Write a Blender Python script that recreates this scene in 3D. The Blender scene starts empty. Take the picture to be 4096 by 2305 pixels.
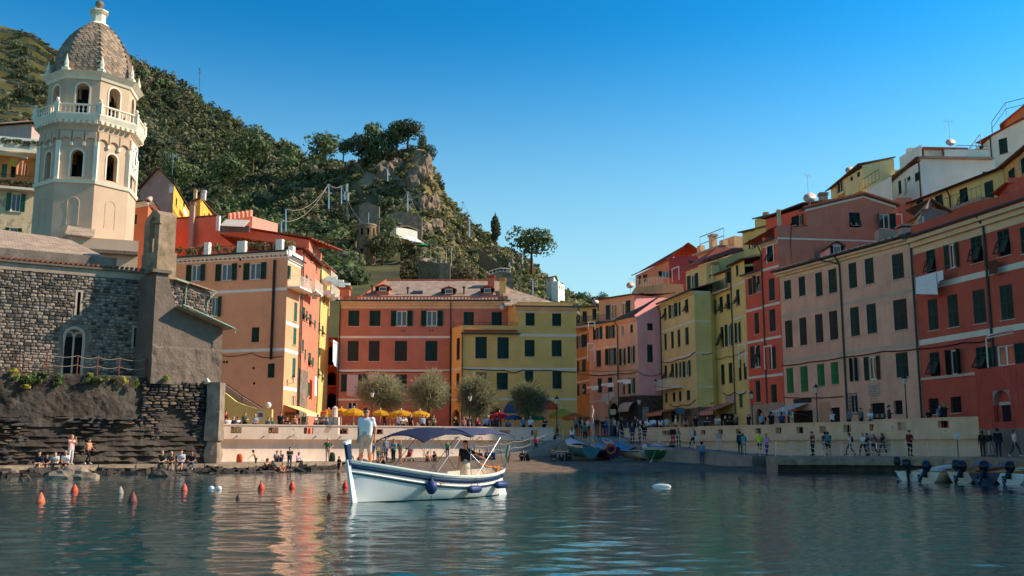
import bpy,math,random
import numpy as np
from mathutils import Matrix,Vector
random.seed(7)
MT,MR,MD,MS,RU,cos,sin,PI=Matrix.Translation,Matrix.Rotation,Matrix.Diagonal,Matrix.Scale,random.uniform,math.cos,math.sin,math.pi
def V3(*a): return Vector(a)

rng=np.random.default_rng(11)
R=math.radians
scene=bpy.context.scene
COL=scene.collection
# camera, sky, sun, exposure
CAM_H=1.6
PITCH=math.atan((1797.0-1152.5)/3982.2)
cam_data=bpy.data.cameras.new('camera')
cam_data.lens=35.0
cam_data.sensor_width=36.0
cam_data.clip_start=0.1
cam_data.clip_end=6000.0
cam=bpy.data.objects.new('camera',cam_data)
cam.location=(0,0,CAM_H)
cam.rotation_euler=(PI/2+PITCH,0,0)
COL.objects.link(cam)
scene.camera=cam
SUN_EL,SUN_AZ=R(35.0),R(84.5)
world=bpy.data.worlds.new('World')
scene.world=world
world.use_nodes=True
wn,wl=world.node_tree.nodes,world.node_tree.links
wn.clear()
w_out=wn.new('ShaderNodeOutputWorld')
w_bg=wn.new('ShaderNodeBackground')
w_sky=wn.new('ShaderNodeTexSky')
w_sky.sky_type='NISHITA'
w_sky.sun_disc=False
w_sky.sun_elevation=SUN_EL
w_sky.sun_rotation=SUN_AZ
w_sky.air_density=1.6
w_sky.dust_density=0.4
w_sky.ozone_density=5.0
w_hs=wn.new('ShaderNodeHueSaturation')
w_hs.inputs['Hue'].default_value=0.476
w_hs.inputs['Saturation'].default_value=1.38
w_gm=wn.new('ShaderNodeGamma')
w_gm.inputs[1].default_value=1.8
w_bg.inputs['Strength'].default_value=0.0300
wl.new(w_sky.outputs[0],w_hs.inputs['Color'])
wl.new(w_hs.outputs[0],w_gm.inputs[0])
w_tc=wn.new('ShaderNodeTexCoord')
w_sx=wn.new('ShaderNodeSeparateXYZ')
w_mr=wn.new('ShaderNodeMapRange')
w_mr.interpolation_type='SMOOTHSTEP'
w_mr.inputs['From Min'].default_value=0.0
w_mr.inputs['From Max'].default_value=0.42
w_mr.inputs['To Min'].default_value=0.95
w_mr.inputs['To Max'].default_value=0.0
w_mx=wn.new('ShaderNodeMix')
w_mx.data_type='RGBA'
w_mx.inputs[7].default_value=(11.8,17.6,20.6,1)
wl.new(w_tc.outputs['Generated'],w_sx.inputs[0])
wl.new(w_sx.outputs['Z'],w_mr.inputs['Value'])
wl.new(w_mr.outputs[0],w_mx.inputs[0])
wl.new(w_gm.outputs[0],w_mx.inputs[6])
wl.new(w_mx.outputs[2],w_bg.inputs['Color'])
wl.new(w_bg.outputs[0],w_out.inputs['Surface'])
sun_data=bpy.data.lights.new('sun','SUN')
sun_data.energy=3.8
sun_data.angle=R(0.53)
sun_data.color=(1.0,0.90,0.76)
sun=bpy.data.objects.new('sun',sun_data)
sdir=V3(sin(SUN_AZ)*cos(SUN_EL),cos(SUN_AZ)*cos(SUN_EL),sin(SUN_EL))
sun.rotation_euler=sdir.to_track_quat('Z','Y').to_euler()
sun.location=sdir*200
COL.objects.link(sun)
scene.view_settings.view_transform='Standard'
scene.view_settings.look='None'
scene.view_settings.exposure=0.66
scene.view_settings.gamma=1.0
scene.view_settings.use_curve_mapping=False
scene.cycles.max_bounces=5
scene.cycles.diffuse_bounces=4
scene.cycles.glossy_bounces=3
scene.cycles.transparent_max_bounces=8
scene.cycles.caustics_reflective=True
scene.cycles.blur_glossy=1.0
scene.cycles.caustics_refractive=False
# measuring: photo pixel -> point at a real distance
FPX,CX,CY=3982.2,2048.0,1152.5
CP,SP=cos(PITCH),sin(PITCH)
CROPS=dict(A=(0,0,1.318),B=(0,900,2.6833),C=(0,1440,2.197),D=(500,400,1.7059),E=(700,950,1.8125),F=(1250,450,1.8125),G=(1300,1100,2.2308),H=(1300,1550,2.636),I=(2000,1500,2.576),J=(2250,1000,1.9333),K=(2800,900,1.7059),L=(3200,400,2.0714),M=(3500,1000,1.9333),N=(2900,1550,3.2222),O=(3400,1550,2.9),Q=(600,1500,2.9),Rr=(2200,1400,2.9),S=(3000,700,3.2222),T=(0,480,3.02),U=(540,740,4.028),V=(1150,1000,2.0714),X=(1300,850,2.576),Z=(2500,700,3.22),s=(0,0,1.0))
def px(c,x,y):
 ox,oy,sc=CROPS[c]
 return ox+x/sc,oy+y/sc
def ray(c,x,y):
 u,v=px(c,x,y)
 a,b=u-CX,CY-v
 return V3(a,FPX*CP-b*SP,FPX*SP+b*CP)
def at(c,x,y,Y):
 d=ray(c,x,y)
 return V3(d.x*Y/d.y,Y,CAM_H+d.z*Y/d.y)
GXV=[1797.]
def gx(u,Y):
 return(u-2048.0)*Y/(FPX*CP-(CY-GXV[0])*SP)
 # materials
MATS={}
def srgb(h):
 h=h.lstrip('#')
 c=[int(h[i:i+2],16)/255 for i in(0,2,4)]
 return tuple(x/12.92 if x<=.04045 else((x+.055)/1.055)**2.4 for x in c)
def warm(c):return(min(.87,c[0]*1.44),min(.80,c[1]*1.14),min(.72,c[2]*.92))
GAIN=dict(old_pink_plaster=(1.6,1.0,.88),rust_red_plaster=(1.45,.95,.82),stained_red_plaster=(1.3,.95,.85),brick_red_plaster=(1.3,1.4,1.3),ochre_yellow_plaster=(1.75,1.24,.88),salmon_plaster=(1.25,1.35,1.3),olive_plaster=(1.5,1.55,1.4),olive_plaster_flank=(1.5,1.55,1.4),warm_yellow_plaster=(1.5,1.2,.95),lilac_pink_plaster=(1.5,1.3,1.2),lilac_plaster=(1.5,1.3,1.2),mauve_plaster=(1.5,1.25,1.15),pinkish_harbour_plaster=(1.5,1.0,.84),bright_red_plaster=(1.4,1.15,1.05),white_house_plaster=(1.3,1.1,1.),white_flank_plaster=(1.4,1.2,1.05))
def mat(name,col,rough=.8,var=.12,scale=1.5,streak=0.,bump=0.,bscale=18.,metal=0.,spec=.3,patch=None,patch_amt=.5,patch_scale=.5,col2=None,trans=0.,local=False):
 if name in MATS:return MATS[name]
 if 'plaster' in name:var*=1.25;streak*=1.5
 if isinstance(col,str):col=warm(srgb(col))
 if name in GAIN:col=tuple(min(.9,c*g)for c,g in zip(col,GAIN[name]))
 m=bpy.data.materials.new(name);m.use_nodes=True
 n,l=m.node_tree.nodes,m.node_tree.links
 p=n['Principled BSDF']
 p.inputs['Roughness'].default_value=rough
 p.inputs['Metallic'].default_value=metal
 p.inputs['Specular IOR Level'].default_value=spec
 p.inputs['Base Color'].default_value=(*col,1)
 if var or streak or patch or bump or col2:
  if local:
   g=n.new('ShaderNodeTexCoord');pos=g.outputs['Object']
  else:
   g=n.new('ShaderNodeNewGeometry');pos=g.outputs['Position']
  cur=None
  def noise(sc,detail=5,vec=None,rough_=.6):
   t=n.new('ShaderNodeTexNoise');t.inputs['Scale'].default_value=sc
   t.inputs['Detail'].default_value=detail;t.inputs['Roughness'].default_value=rough_
   l.new(vec or pos,t.inputs['Vector']);return t.outputs['Fac']
  def ramp(fac,a,b,c0,c1):
   r=n.new('ShaderNodeMapRange');r.inputs['From Min'].default_value=a;r.inputs['From Max'].default_value=b
   r.inputs['To Min'].default_value=c0;r.inputs['To Max'].default_value=c1
   l.new(fac,r.inputs['Value']);return r.outputs['Result']
  def mix(fac,a,b):
   x=n.new('ShaderNodeMix');x.data_type='RGBA'
   if isinstance(fac,float):x.inputs[0].default_value=fac
   else:l.new(fac,x.inputs[0])
   for i,q in((6,a),(7,b)):
    if isinstance(q,tuple):x.inputs[i].default_value=(*q,1)
    else:l.new(q,x.inputs[i])
   return x.outputs[2]
  base=col
  if col2:
   c2=warm(srgb(col2))if isinstance(col2,str)else col2
   base=mix(ramp(noise(scale,6),.38,.62,0,1),col,c2)
  dark=tuple(c*(1-var*1.6)for c in col);lite=tuple(min(1,c*(1+var*.7))for c in col)
  if not col2:
   base=mix(ramp(noise(scale,7),.3,.7,0,1),dark,lite)
  elif var:
   x=mix(ramp(noise(scale*3.1,5),.3,.7,0,var*2),base,tuple(c*.5 for c in col));base=x
  if streak:
   mp=n.new('ShaderNodeMapping');mp.inputs['Scale'].default_value=(2.2,2.2,.12);l.new(pos,mp.inputs['Vector'])
   base=mix(ramp(noise(1.6,6,mp.outputs[0]),.5,.8,0,streak),base,tuple(c*.58 for c in col))
  if patch:
   pc=warm(srgb(patch))if isinstance(patch,str)else patch
   t=ramp(noise(patch_scale,8,None,.65),1-patch_amt,1-patch_amt+.03,0,1)
   base=mix(t,base,pc)
  if not isinstance(base,tuple):l.new(base,p.inputs['Base Color'])
  if bump:
   b=n.new('ShaderNodeBump');b.inputs['Strength'].default_value=min(1.,bump);b.inputs['Distance'].default_value=.05*max(1.,bump)
   l.new(noise(bscale,6),b.inputs['Height']);l.new(b.outputs[0],p.inputs['Normal'])
 if trans:
  p.inputs['Transmission Weight'].default_value=trans
 MATS[name]=m
 return m
def leafmat(name,col,col2,trans=.25):
 if name in MATS:return MATS[name]
 m=bpy.data.materials.new(name);m.use_nodes=True
 n,l=m.node_tree.nodes,m.node_tree.links
 p=n['Principled BSDF'];p.inputs['Roughness'].default_value=.65;p.inputs['Specular IOR Level'].default_value=.25
 g=n.new('ShaderNodeNewGeometry')
 t=n.new('ShaderNodeTexNoise');t.inputs['Scale'].default_value=.16;t.inputs['Detail'].default_value=3;l.new(g.outputs['Position'],t.inputs['Vector'])
 ad=n.new('ShaderNodeMath');ad.operation='MULTIPLY_ADD';ad.inputs[1].default_value=.55;l.new(g.outputs['Random Per Island'],ad.inputs[0]);l.new(t.outputs['Fac'],ad.inputs[2])
 r=n.new('ShaderNodeMapRange');r.inputs['From Min'].default_value=.4;r.inputs['From Max'].default_value=1.05;l.new(ad.outputs[0],r.inputs['Value'])
 x=n.new('ShaderNodeMix');x.data_type='RGBA';l.new(r.outputs[0],x.inputs[0])
 x.inputs[6].default_value=(*col,1);x.inputs[7].default_value=(*col2,1);l.new(x.outputs[2],p.inputs['Base Color'])
 tr=n.new('ShaderNodeBsdfTranslucent');l.new(x.outputs[2],tr.inputs['Color'])
 ms=n.new('ShaderNodeMixShader');ms.inputs[0].default_value=trans
 l.new(p.outputs[0],ms.inputs[1]);l.new(tr.outputs[0],ms.inputs[2]);l.new(ms.outputs[0],n['Material Output'].inputs['Surface'])
 MATS[name]=m
 return m
def brickmat(name,c1,c2,mortar,sc=1.,bw=.5,rh=.25,ms=.02,rough=.85,bump=.5,nscale=2.,axis='XZ',offset=.5):
 if name in MATS:return MATS[name]
 c1,c2,mortar=[warm(srgb(c))if isinstance(c,str)else c for c in(c1,c2,mortar)]
 m=bpy.data.materials.new(name);m.use_nodes=True
 n,l=m.node_tree.nodes,m.node_tree.links
 p=n['Principled BSDF'];p.inputs['Roughness'].default_value=rough;p.inputs['Specular IOR Level'].default_value=.25
 tc=n.new('ShaderNodeTexCoord');sx=n.new('ShaderNodeSeparateXYZ');cx=n.new('ShaderNodeCombineXYZ')
 l.new(tc.outputs['Object'],sx.inputs[0])
 l.new(sx.outputs[axis[0]],cx.inputs[0]);l.new(sx.outputs[axis[1]],cx.inputs[1])
 b=n.new('ShaderNodeTexBrick');b.offset=offset;b.inputs['Scale'].default_value=sc
 b.inputs['Brick Width'].default_value=bw;b.inputs['Row Height'].default_value=rh;b.inputs['Mortar Size'].default_value=ms
 b.inputs['Color1'].default_value=(*c1,1);b.inputs['Color2'].default_value=(*c2,1);b.inputs['Mortar'].default_value=(*mortar,1)
 nz=n.new('ShaderNodeTexNoise');nz.inputs['Scale'].default_value=nscale;nz.inputs['Detail'].default_value=6;l.new(tc.outputs['Object'],nz.inputs['Vector'])
 v=n.new('ShaderNodeVectorMath');v.operation='SCALE';v.inputs['Scale'].default_value=.12;l.new(nz.outputs['Color'],v.inputs[0])
 a=n.new('ShaderNodeVectorMath');a.operation='ADD';l.new(cx.outputs[0],a.inputs[0]);l.new(v.outputs[0],a.inputs[1]);l.new(a.outputs[0],b.inputs['Vector'])
 mx=n.new('ShaderNodeMix');mx.data_type='RGBA';mx.blend_type='MULTIPLY';mx.inputs[0].default_value=.55
 l.new(b.outputs['Color'],mx.inputs[6])
 r=n.new('ShaderNodeMapRange');r.inputs['From Min'].default_value=.3;r.inputs['From Max'].default_value=.7;r.inputs['To Min'].default_value=.55;r.inputs['To Max'].default_value=1.25
 l.new(nz.outputs['Fac'],r.inputs['Value']);l.new(r.outputs[0],mx.inputs[7]);l.new(mx.outputs[2],p.inputs['Base Color'])
 bp=n.new('ShaderNodeBump');bp.inputs['Strength'].default_value=bump;bp.inputs['Distance'].default_value=.04
 iv=n.new('ShaderNodeMath');iv.operation='SUBTRACT';iv.inputs[0].default_value=1.;l.new(b.outputs['Fac'],iv.inputs[1])
 l.new(iv.outputs[0],bp.inputs['Height']);l.new(bp.outputs[0],p.inputs['Normal'])
 MATS[name]=m
 return m
 # objects
WM={}
def add(name,me,parent=None,M=None,mats=None):
 o=bpy.data.objects.new(name,me)
 COL.objects.link(o)
 M=M or Matrix()
 WM[o.name]=M
 if parent is not None:
  o.parent=parent
  o.matrix_basis=WM[parent.name].inverted()@M
 else:
  o.matrix_basis=M
 if mats is not None and me is not None:
  for i,mm in enumerate(mats):
   if i<len(me.materials):
    o.material_slots[i].link='OBJECT';o.material_slots[i].material=mm
 return o
def tag(o,label,cat=None,group=None,kind=None):
 if label:o['label']=label
 if cat:o['category']=cat
 if group:o['group']=group
 if kind:o['kind']=kind
 return o
def thing(name,label,cat,loc=(0,0,0),rotz=0.,group=None):
 return tag(add(name,None,None,MT(loc)@MR(rotz,4,'Z')),label,cat,group)
def struct(o):
 o['kind']='structure';return o
class MB:
 def __init__(s):s.v=[];s.f=[];s.m=[];s.cur=0;s.smooth=[];s.sm=False
 def add(s,vs,fs):
  o=len(s.v);s.v.extend([tuple(p)for p in vs])
  for f in fs:s.f.append([o+i for i in f]);s.m.append(s.cur);s.smooth.append(s.sm)
 def quad(s,a,b,c,d):s.add([a,b,c,d],[(0,1,2,3)])
 def poly(s,pts):s.add(pts,[tuple(range(len(pts)))])
 def box(s,x0,x1,y0,y1,z0,z1,M=None):
  vs=[V3(x,y,z)for x in(x0,x1)for y in(y0,y1)for z in(z0,z1)]
  if M is not None:vs=[M@p for p in vs]
  s.add(vs,[(0,1,3,2),(4,6,7,5),(0,4,5,1),(2,3,7,6),(0,2,6,4),(1,5,7,3)])
 def prism(s,pts,z0,z1):
  n=len(pts)
  s.add([(p[0],p[1],z0)for p in pts]+[(p[0],p[1],z1)for p in pts],[tuple(range(n-1,-1,-1)),tuple(range(n,2*n))]+[(i,(i+1)%n,n+(i+1)%n,n+i)for i in range(n)])
 def slab(s,pts,off):
  n=len(pts);off=Vector(off)
  s.add([Vector(p)for p in pts]+[Vector(p)+off for p in pts],[tuple(range(n)),tuple(range(2*n-1,n-1,-1))]+[(i,n+i,n+(i+1)%n,(i+1)%n)for i in range(n)])
 def tube(s,pts,r,n=6,cap=True):
  pts=[Vector(p)for p in pts];rs=r if isinstance(r,(list,tuple))else[r]*len(pts)
  rings=[];up=V3(0,0,1)
  for i,p in enumerate(pts):
   t=(pts[min(i+1,len(pts)-1)]-pts[max(i-1,0)])
   t=t.normalized()if t.length>1e-9 else V3(0,0,1)
   a=t.cross(up)
   if a.length<1e-3:a=t.cross(V3(1,0,0))
   a.normalize();b=t.cross(a)
   rings.append([p+(a*cos(2*PI*k/n)+b*sin(2*PI*k/n))*rs[i]for k in range(n)])
  vs=[q for rg in rings for q in rg];fs=[]
  for i in range(len(pts)-1):
   for k in range(n):
    fs.append((i*n+k,i*n+(k+1)%n,(i+1)*n+(k+1)%n,(i+1)*n+k))
  if cap:fs+=[tuple(range(n-1,-1,-1)),tuple((len(pts)-1)*n+k for k in range(n))]
  s.add(vs,fs)
 def lathe(s,prof,n=16,c=(0,0,0),sx=1.,sy=1.):
  vs=[];fs=[]
  for r,z in prof:
   for k in range(n):
    a=2*PI*k/n
    vs.append((c[0]+r*cos(a)*sx,c[1]+r*sin(a)*sy,c[2]+z))
  for i in range(len(prof)-1):
   for k in range(n):
    fs.append((i*n+k,i*n+(k+1)%n,(i+1)*n+(k+1)%n,(i+1)*n+k))
  if prof[0][0]>1e-6:fs.append(tuple(range(n-1,-1,-1)))
  if prof[-1][0]>1e-6:fs.append(tuple((len(prof)-1)*n+k for k in range(n)))
  s.add(vs,fs)
 def loft(s,rings,closed=True,cap=False):
  n=len(rings[0]);vs=[q for r in rings for q in r];fs=[]
  for i in range(len(rings)-1):
   for k in range(n if closed else n-1):
    fs.append((i*n+k,i*n+(k+1)%n,(i+1)*n+(k+1)%n,(i+1)*n+k))
  if cap:fs+=[tuple(range(n-1,-1,-1)),tuple((len(rings)-1)*n+k for k in range(n))]
  s.add(vs,fs)
 def mesh(s,name,mats):
  me=bpy.data.meshes.new(name)
  me.from_pydata(s.v,[],s.f)
  for mm in(mats if isinstance(mats,(list,tuple))else[mats]):me.materials.append(mm)
  me.polygons.foreach_set('material_index',s.m)
  me.polygons.foreach_set('use_smooth',s.smooth)
  me.update()
  return me
 def build(s,name,mats,parent=None,M=None,local=False):
  if local:return add(name,s.mesh(name,mats),parent,M)
  if M is None:M=WM[parent.name]if parent is not None else Matrix()
  inv=M.inverted()
  s.v=[tuple(inv@Vector(p))for p in s.v]
  return add(name,s.mesh(name,mats),parent,M)
def npmesh(name,V,Fq,mats,smooth=False,midx=None):
 me=bpy.data.meshes.new(name)
 V=np.asarray(V,dtype=np.float32);Fq=np.asarray(Fq,dtype=np.int32);k=Fq.shape[1]
 me.vertices.add(len(V));me.vertices.foreach_set('co',V.ravel())
 me.loops.add(Fq.size);me.loops.foreach_set('vertex_index',Fq.ravel())
 me.polygons.add(len(Fq));me.polygons.foreach_set('loop_start',np.arange(0,Fq.size,k,dtype=np.int32))
 me.polygons.foreach_set('loop_total',np.full(len(Fq),k,dtype=np.int32))
 for mm in(mats if isinstance(mats,(list,tuple))else[mats]):me.materials.append(mm)
 if midx is not None:me.polygons.foreach_set('material_index',np.asarray(midx,dtype=np.int32))
 me.polygons.foreach_set('use_smooth',np.full(len(Fq),smooth,dtype=bool))
 me.update(calc_edges=True);me.validate()
 return me
def vnoise(x,y,seed=0):
 xi,yi=np.floor(x).astype(np.int64),np.floor(y).astype(np.int64);xf,yf=x-xi,y-yi
 def h(a,b):
  n=(a*374761393+b*668265263+seed*1442695041)&0x7fffffff
  n=((n^(n>>13))*1274126177)&0x7fffffff
  return((n^(n>>16))&0xffff)/65535.0
 u,v=xf*xf*(3-2*xf),yf*yf*(3-2*yf)
 return(h(xi,yi)*(1-u)+h(xi+1,yi)*u)*(1-v)+(h(xi,yi+1)*(1-u)+h(xi+1,yi+1)*u)*v
def fbm(x,y,seed=0,o=4):
 t=0;a=.5
 for k in range(o):t=t+a*vnoise(x*2**k,y*2**k,seed+k);a*=.5
 return t
 # palette
DKGREEN=mat('shutter_green','#12352d',.55,.25,6.);MIDGREEN=mat('shutter_bright_green','#1e6b3c',.55,.15,6.)
BROWNSH=mat('shutter_brown_green','#2a302a',.6,.3,6.);TEALSH=mat('shutter_teal','#2f6a5c',.5,.15,6.)
DARK=mat('dark_interior',(.012,.012,.012),.9,0);WHITEP=mat('white_paint','#e9e4da',.6,.06,3.)
WOODW=mat('brown_window_wood','#6b4a35',.6,.2,8.)
STONES=mat('sill_stone','#b9b0a4',.8,.15,5.)
CREAM=mat('cream_frieze','#cdb795',.85,.10,.8,streak=.25)
BANDW=mat('white_band','#d8cfc2',.8,.08,.7,streak=.15)
GUTTER=mat('gutter_grey_green','#2f4140',.45,.15,4.);PIPEBR=mat('downpipe_dark_brown','#241512',.4,.1,4.)
SLATE=brickmat('slate_roof_grey','#8d8174','#a39788','#5c544b',1.,.42,.26,.012,.8,.4,1.3,'XY')
TILE=brickmat('terracotta_roof','#a8593c','#8c4a35','#4a2a20',1.,.22,.4,.03,.85,.9,2.,'XY')
DKTILE=brickmat('dark_weathered_roof','#5a4f48','#6d5d52','#2e2825',1.,.3,.3,.02,.85,.6,2.,'XY')
IRON=mat('dark_iron',(.018,.02,.022),.5,.2,10.);STEEL=mat('galvanised_steel',(.42,.43,.44),.35,.1,8.,metal=.8)
WHITEIRON=mat('white_railing','#d9d6d0',.5,.08,8.);CABLE=mat('black_cable',(.02,.02,.022),.6,0)
TERRA=mat('terracotta_clay','#a5583a',.8,.2,6.);CLOTHW=mat('white_cloth','#dcdde2',.85,.06,4.)
GLASS=bpy.data.materials.new('window_glass');GLASS.use_nodes=True
_p=GLASS.node_tree.nodes['Principled BSDF'];_p.inputs['Base Color'].default_value=(.03,.035,.04,1);_p.inputs['Roughness'].default_value=.06;_p.inputs['Specular IOR Level'].default_value=.7
CURT=mat('net_curtain','#b9b6ae',.9,.1,8.)
def leaf_mesh():
 b=MB()
 b.box(0,.11,-.025,.025,0,1);b.box(.89,1,-.025,.025,0,1)
 for z0,z1 in((0,.06),(.46,.52),(.95,1)):b.box(.11,.89,-.025,.025,z0,z1)
 for a,c in((.06,.46),(.52,.95)):
  n=9
  for i in range(n):
   z=a+(c-a)*i/n;h=(c-a)/n
   b.quad((.11,-.02,z),(.89,-.02,z),(.89,.015,z+h*1.25),(.11,.015,z+h*1.25))
 return b
_leaf=leaf_mesh()
LEAF={m.name:_leaf.mesh('shutter',m)for m in(DKGREEN,MIDGREEN,BROWNSH,TEALSH)}
def unit_box():b=MB();b.box(0,1,0,1,0,1);return b
UBOX={}
def ubox(m):
 if m.name not in UBOX:UBOX[m.name]=unit_box().mesh('block',m)
 return UBOX[m.name]
def bx(name,parent,F,x0,x1,y0,y1,z0,z1,m):
 return add(name,ubox(m),parent,F@MT((x0,y0,z0))@MD((x1-x0,y1-y0,z1-z0,1)))
def frame_mesh(m,curtain):
 b=MB()
 b.box(0,.1,0,.05,0,1);b.box(.9,1,0,.05,0,1);b.box(.1,.9,0,.05,0,.06);b.box(.1,.9,0,.05,.94,1);b.box(.46,.54,-.006,.05,.06,.94)
 return b.mesh('frame',m)
FRAMES={}
def pane_mesh():
 b=MB();b.quad((.08,.03,.04),(.92,.03,.04),(.92,.03,.96),(.08,.03,.96));return b.mesh('pane',GLASS)
PANE=pane_mesh()
def back_mesh():
 b=MB();b.quad((0,0,0),(1,0,0),(1,0,1),(0,0,1));return b.mesh('window',DARK)
BACK=back_mesh()
class Face:
 def __init__(s,p0,p1):
  s.p0,s.p1=V3(p0[0],p0[1],0),V3(p1[0],p1[1],0)
  d=(s.p1-s.p0);s.L=d.length;d.normalize();s.d=d
  s.n=V3(d.y,-d.x,0)
  s.M=Matrix(((d.x,-s.n.x,0,s.p0.x),(d.y,-s.n.y,0,s.p0.y),(0,0,1,0),(0,0,0,1)))
 def hit(s,c,x,y):
  r=ray(c,x,y);o=V3(0,0,CAM_H)
  t=(s.p0-o).dot(s.n)/r.dot(s.n);q=o+r*t
  return(q-s.p0).dot(s.d),q.z
 def rect(s,c,x0,y0,x1,y1):
  xm,ym=(x0+x1)/2,(y0+y1)/2
  return s.hit(c,x0,ym)[0],s.hit(c,xm,y1)[1],s.hit(c,x1,ym)[0],s.hit(c,xm,y0)[1]
 def pt(s,x,z,out=0.):
  return s.M@V3(x,-out,z)
def wall_cells(mb,F,x0,x1,zb,zt,ops,rev=.24,topf=None):
 xs=sorted({x0,x1}|{min(max(v,x0),x1)for o in ops for v in(o[0],o[2])})
 zs=sorted({zb,zt}|{min(max(v,zb),zt)for o in ops for v in(o[1],o[3])})
 xs=[v for i,v in enumerate(xs)if i==0 or v-xs[i-1]>1e-4]
 zs=[v for i,v in enumerate(zs)if i==0 or v-zs[i-1]>1e-4]
 for i in range(len(xs)-1):
  for k in range(len(zs)-1):
   a,b,c,d=xs[i],xs[i+1],zs[k],zs[k+1]
   mx,mz=(a+b)/2,(c+d)/2
   if any(o[0]<mx<o[2]and o[1]<mz<o[3]for o in ops):continue
   mb.quad(F.pt(a,c),F.pt(b,c),F.pt(b,d),F.pt(a,d))
 for o in ops:
  a,c,b,d=o[:4]
  for(p,q,r,t)in((a,c,a,d),(b,d,b,c),(a,d,b,d),(b,c,a,c)):
   mb.quad(F.pt(p,q),F.pt(r,t),F.pt(r,t,-rev),F.pt(p,q,-rev))
 if topf:
  n=12
  for i in range(n):
   a,b=x0+(x1-x0)*i/n,x0+(x1-x0)*(i+1)/n
   mb.quad(F.pt(a,zt),F.pt(b,zt),F.pt(b,max(zt,topf(b))),F.pt(a,max(zt,topf(a))))
WSEED=random.Random(5)
def window(bld,F,o,kind='c',sh=DKGREEN,fr=None,sill=True,trim=None,tw=.11):
 x0,z0,x1,z1=o;w,h=x1-x0,z1-z0
 M=F.M
 wi=add('window',BACK,bld,M@MT((x0,.2,z0))@MD((w,1,h,1)))
 leaf=LEAF[sh.name]
 j=WSEED.uniform(-.012,.012)
 def lf(xh,right,ang,za=0.,zb=1.,tilt=0.):
  T=M@MT((xh,-.03 if ang>.2 else .03+j,z0+h*(zb if tilt else za)))
  T=T@MR(PI+ang if right else-ang,4,'Z')
  if tilt:T=T@MR((tilt if right else-tilt),4,'X')@MT((0,0,-h*(zb-za)))
  add('shutter',leaf,wi,T@MD((w/2*.99,1,h*(zb-za),1)))
 if kind in 'ogpfG':
  fr=fr or WHITEP
  if fr.name not in FRAMES:FRAMES[fr.name]=frame_mesh(fr,0)
  add('frame',FRAMES[fr.name],wi,M@MT((x0,.1,z0))@MD((w,1,h,1)))
  add('pane',PANE,wi,M@MT((x0,.1,z0))@MD((w,1,h,1)))
 if kind=='c':lf(x0,0,0);lf(x1,1,0)
 elif kind=='o':lf(x0,0,R(172));lf(x1,1,R(172))
 elif kind=='l':lf(x0,0,R(165));lf(x1,1,0)
 elif kind=='r':lf(x0,0,0);lf(x1,1,R(165))
 elif kind=='p':lf(x0,0,R(75+600*j));lf(x1,1,R(110+900*j))
 elif kind=='f':lf(x0,0,R(172));lf(x1,1,0,.45,1.);lf(x1,1,0,0.,.45,R(38))
 elif kind=='a':
  for s_ in(0,1):lf((x0,x1)[s_],s_,0,.46,1.);lf((x0,x1)[s_],s_,0,0.,.46,R(36+700*j))
 elif kind=='u':
  for s_ in(0,1):lf((x0,x1)[s_],s_,0,0.,1.,R(30))
 if sill:bx('sill',wi,M,x0-.12,x1+.12,-.09,.05,z0-.07,z0-.004,STONES)
 if trim:
  b=MB();t=tw
  b.box(x0-t,x0,-.02,.02,z0,z1+t);b.box(x1,x1+t,-.02,.02,z0,z1+t);b.box(x0,x1,-.02,.02,z1,z1+t)
  b.v=[tuple(M@Vector(p))for p in b.v];b.build('surround',trim,wi,Matrix.Identity(4))
 return wi
def house(name,label,base,cat='house',group=None):
 return thing(name,label,cat,base,0,group)
def facade(bld,F,m,zb,zt,wins=(),name='wall',sh=DKGREEN,trim=None,sill=True,topf=None,x0=0.,x1=None,fr=None,extra=(),hidden=False):
 ops=[]
 for w in wins:
  o=F.rect(*w[:5]);ops.append(((max(o[0],x0+.03),max(o[1],zb+.02),min(o[2],(x1 or F.L)-.03),min(o[3],zt-.02)),w))
 b=MB();wall_cells(b,F,x0,x1 or F.L,zb,zt,[o for o,w in ops]+list(extra),topf=topf)
 o_=b.build(name,m,bld)
 for o,w in ops:
  window(bld,F,o,w[5],w[6]if len(w)>6 and w[6]else sh,fr,sill,trim)
 return o_
def shell(bld,pts,zb,zt,m,skip=(0,),name='side_wall'):
 b=MB();n=len(pts)
 for i in range(n):
  if i in skip:continue
  a,c=pts[i],pts[(i+1)%n]
  b.quad((a[0],a[1],zb),(c[0],c[1],zb),(c[0],c[1],zt),(a[0],a[1],zt))
 b.poly([(p[0],p[1],zt-.03)for p in pts])
 return b.build(name,m,bld)
def band(bld,F,x0,x1,z0,z1,m=BANDW,out=.02,name='string_course'):
 return bx(name,bld,F.M,x0,x1,-out,.01,z0,z1,m)
def hband(bld,F,c,xa,y0,y1,m=BANDW,out=.02,x0=0.,x1=None,name='string_course'):
 _,za=F.hit(c,xa,y1);_,zb=F.hit(c,xa,y0)
 return band(bld,F,x0,x1 or F.L,za,zb,m,out,name)
def cornice(bld,F,x0,x1,z,m=CREAM,h=.55,out=.35):
 b=MB()
 for k,(a,o,e)in enumerate(((0,.04,.45),(.45,.5,.75),(.75,1.,1.))):
  b.box(x0,x1,-out*o,.05,z-h+h*a,z-h+h*e-.002)
 b.v=[tuple(F.M@Vector(p))for p in b.v]
 return b.build('cornice',m,bld)
def gutter(bld,F,x0,x1,z,out=.5,m=GUTTER,r=.085):
 b=MB();b.tube([F.pt(x0,z,out),F.pt(x1,z,out)],r,8);return b.build('gutter',m,bld)
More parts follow.
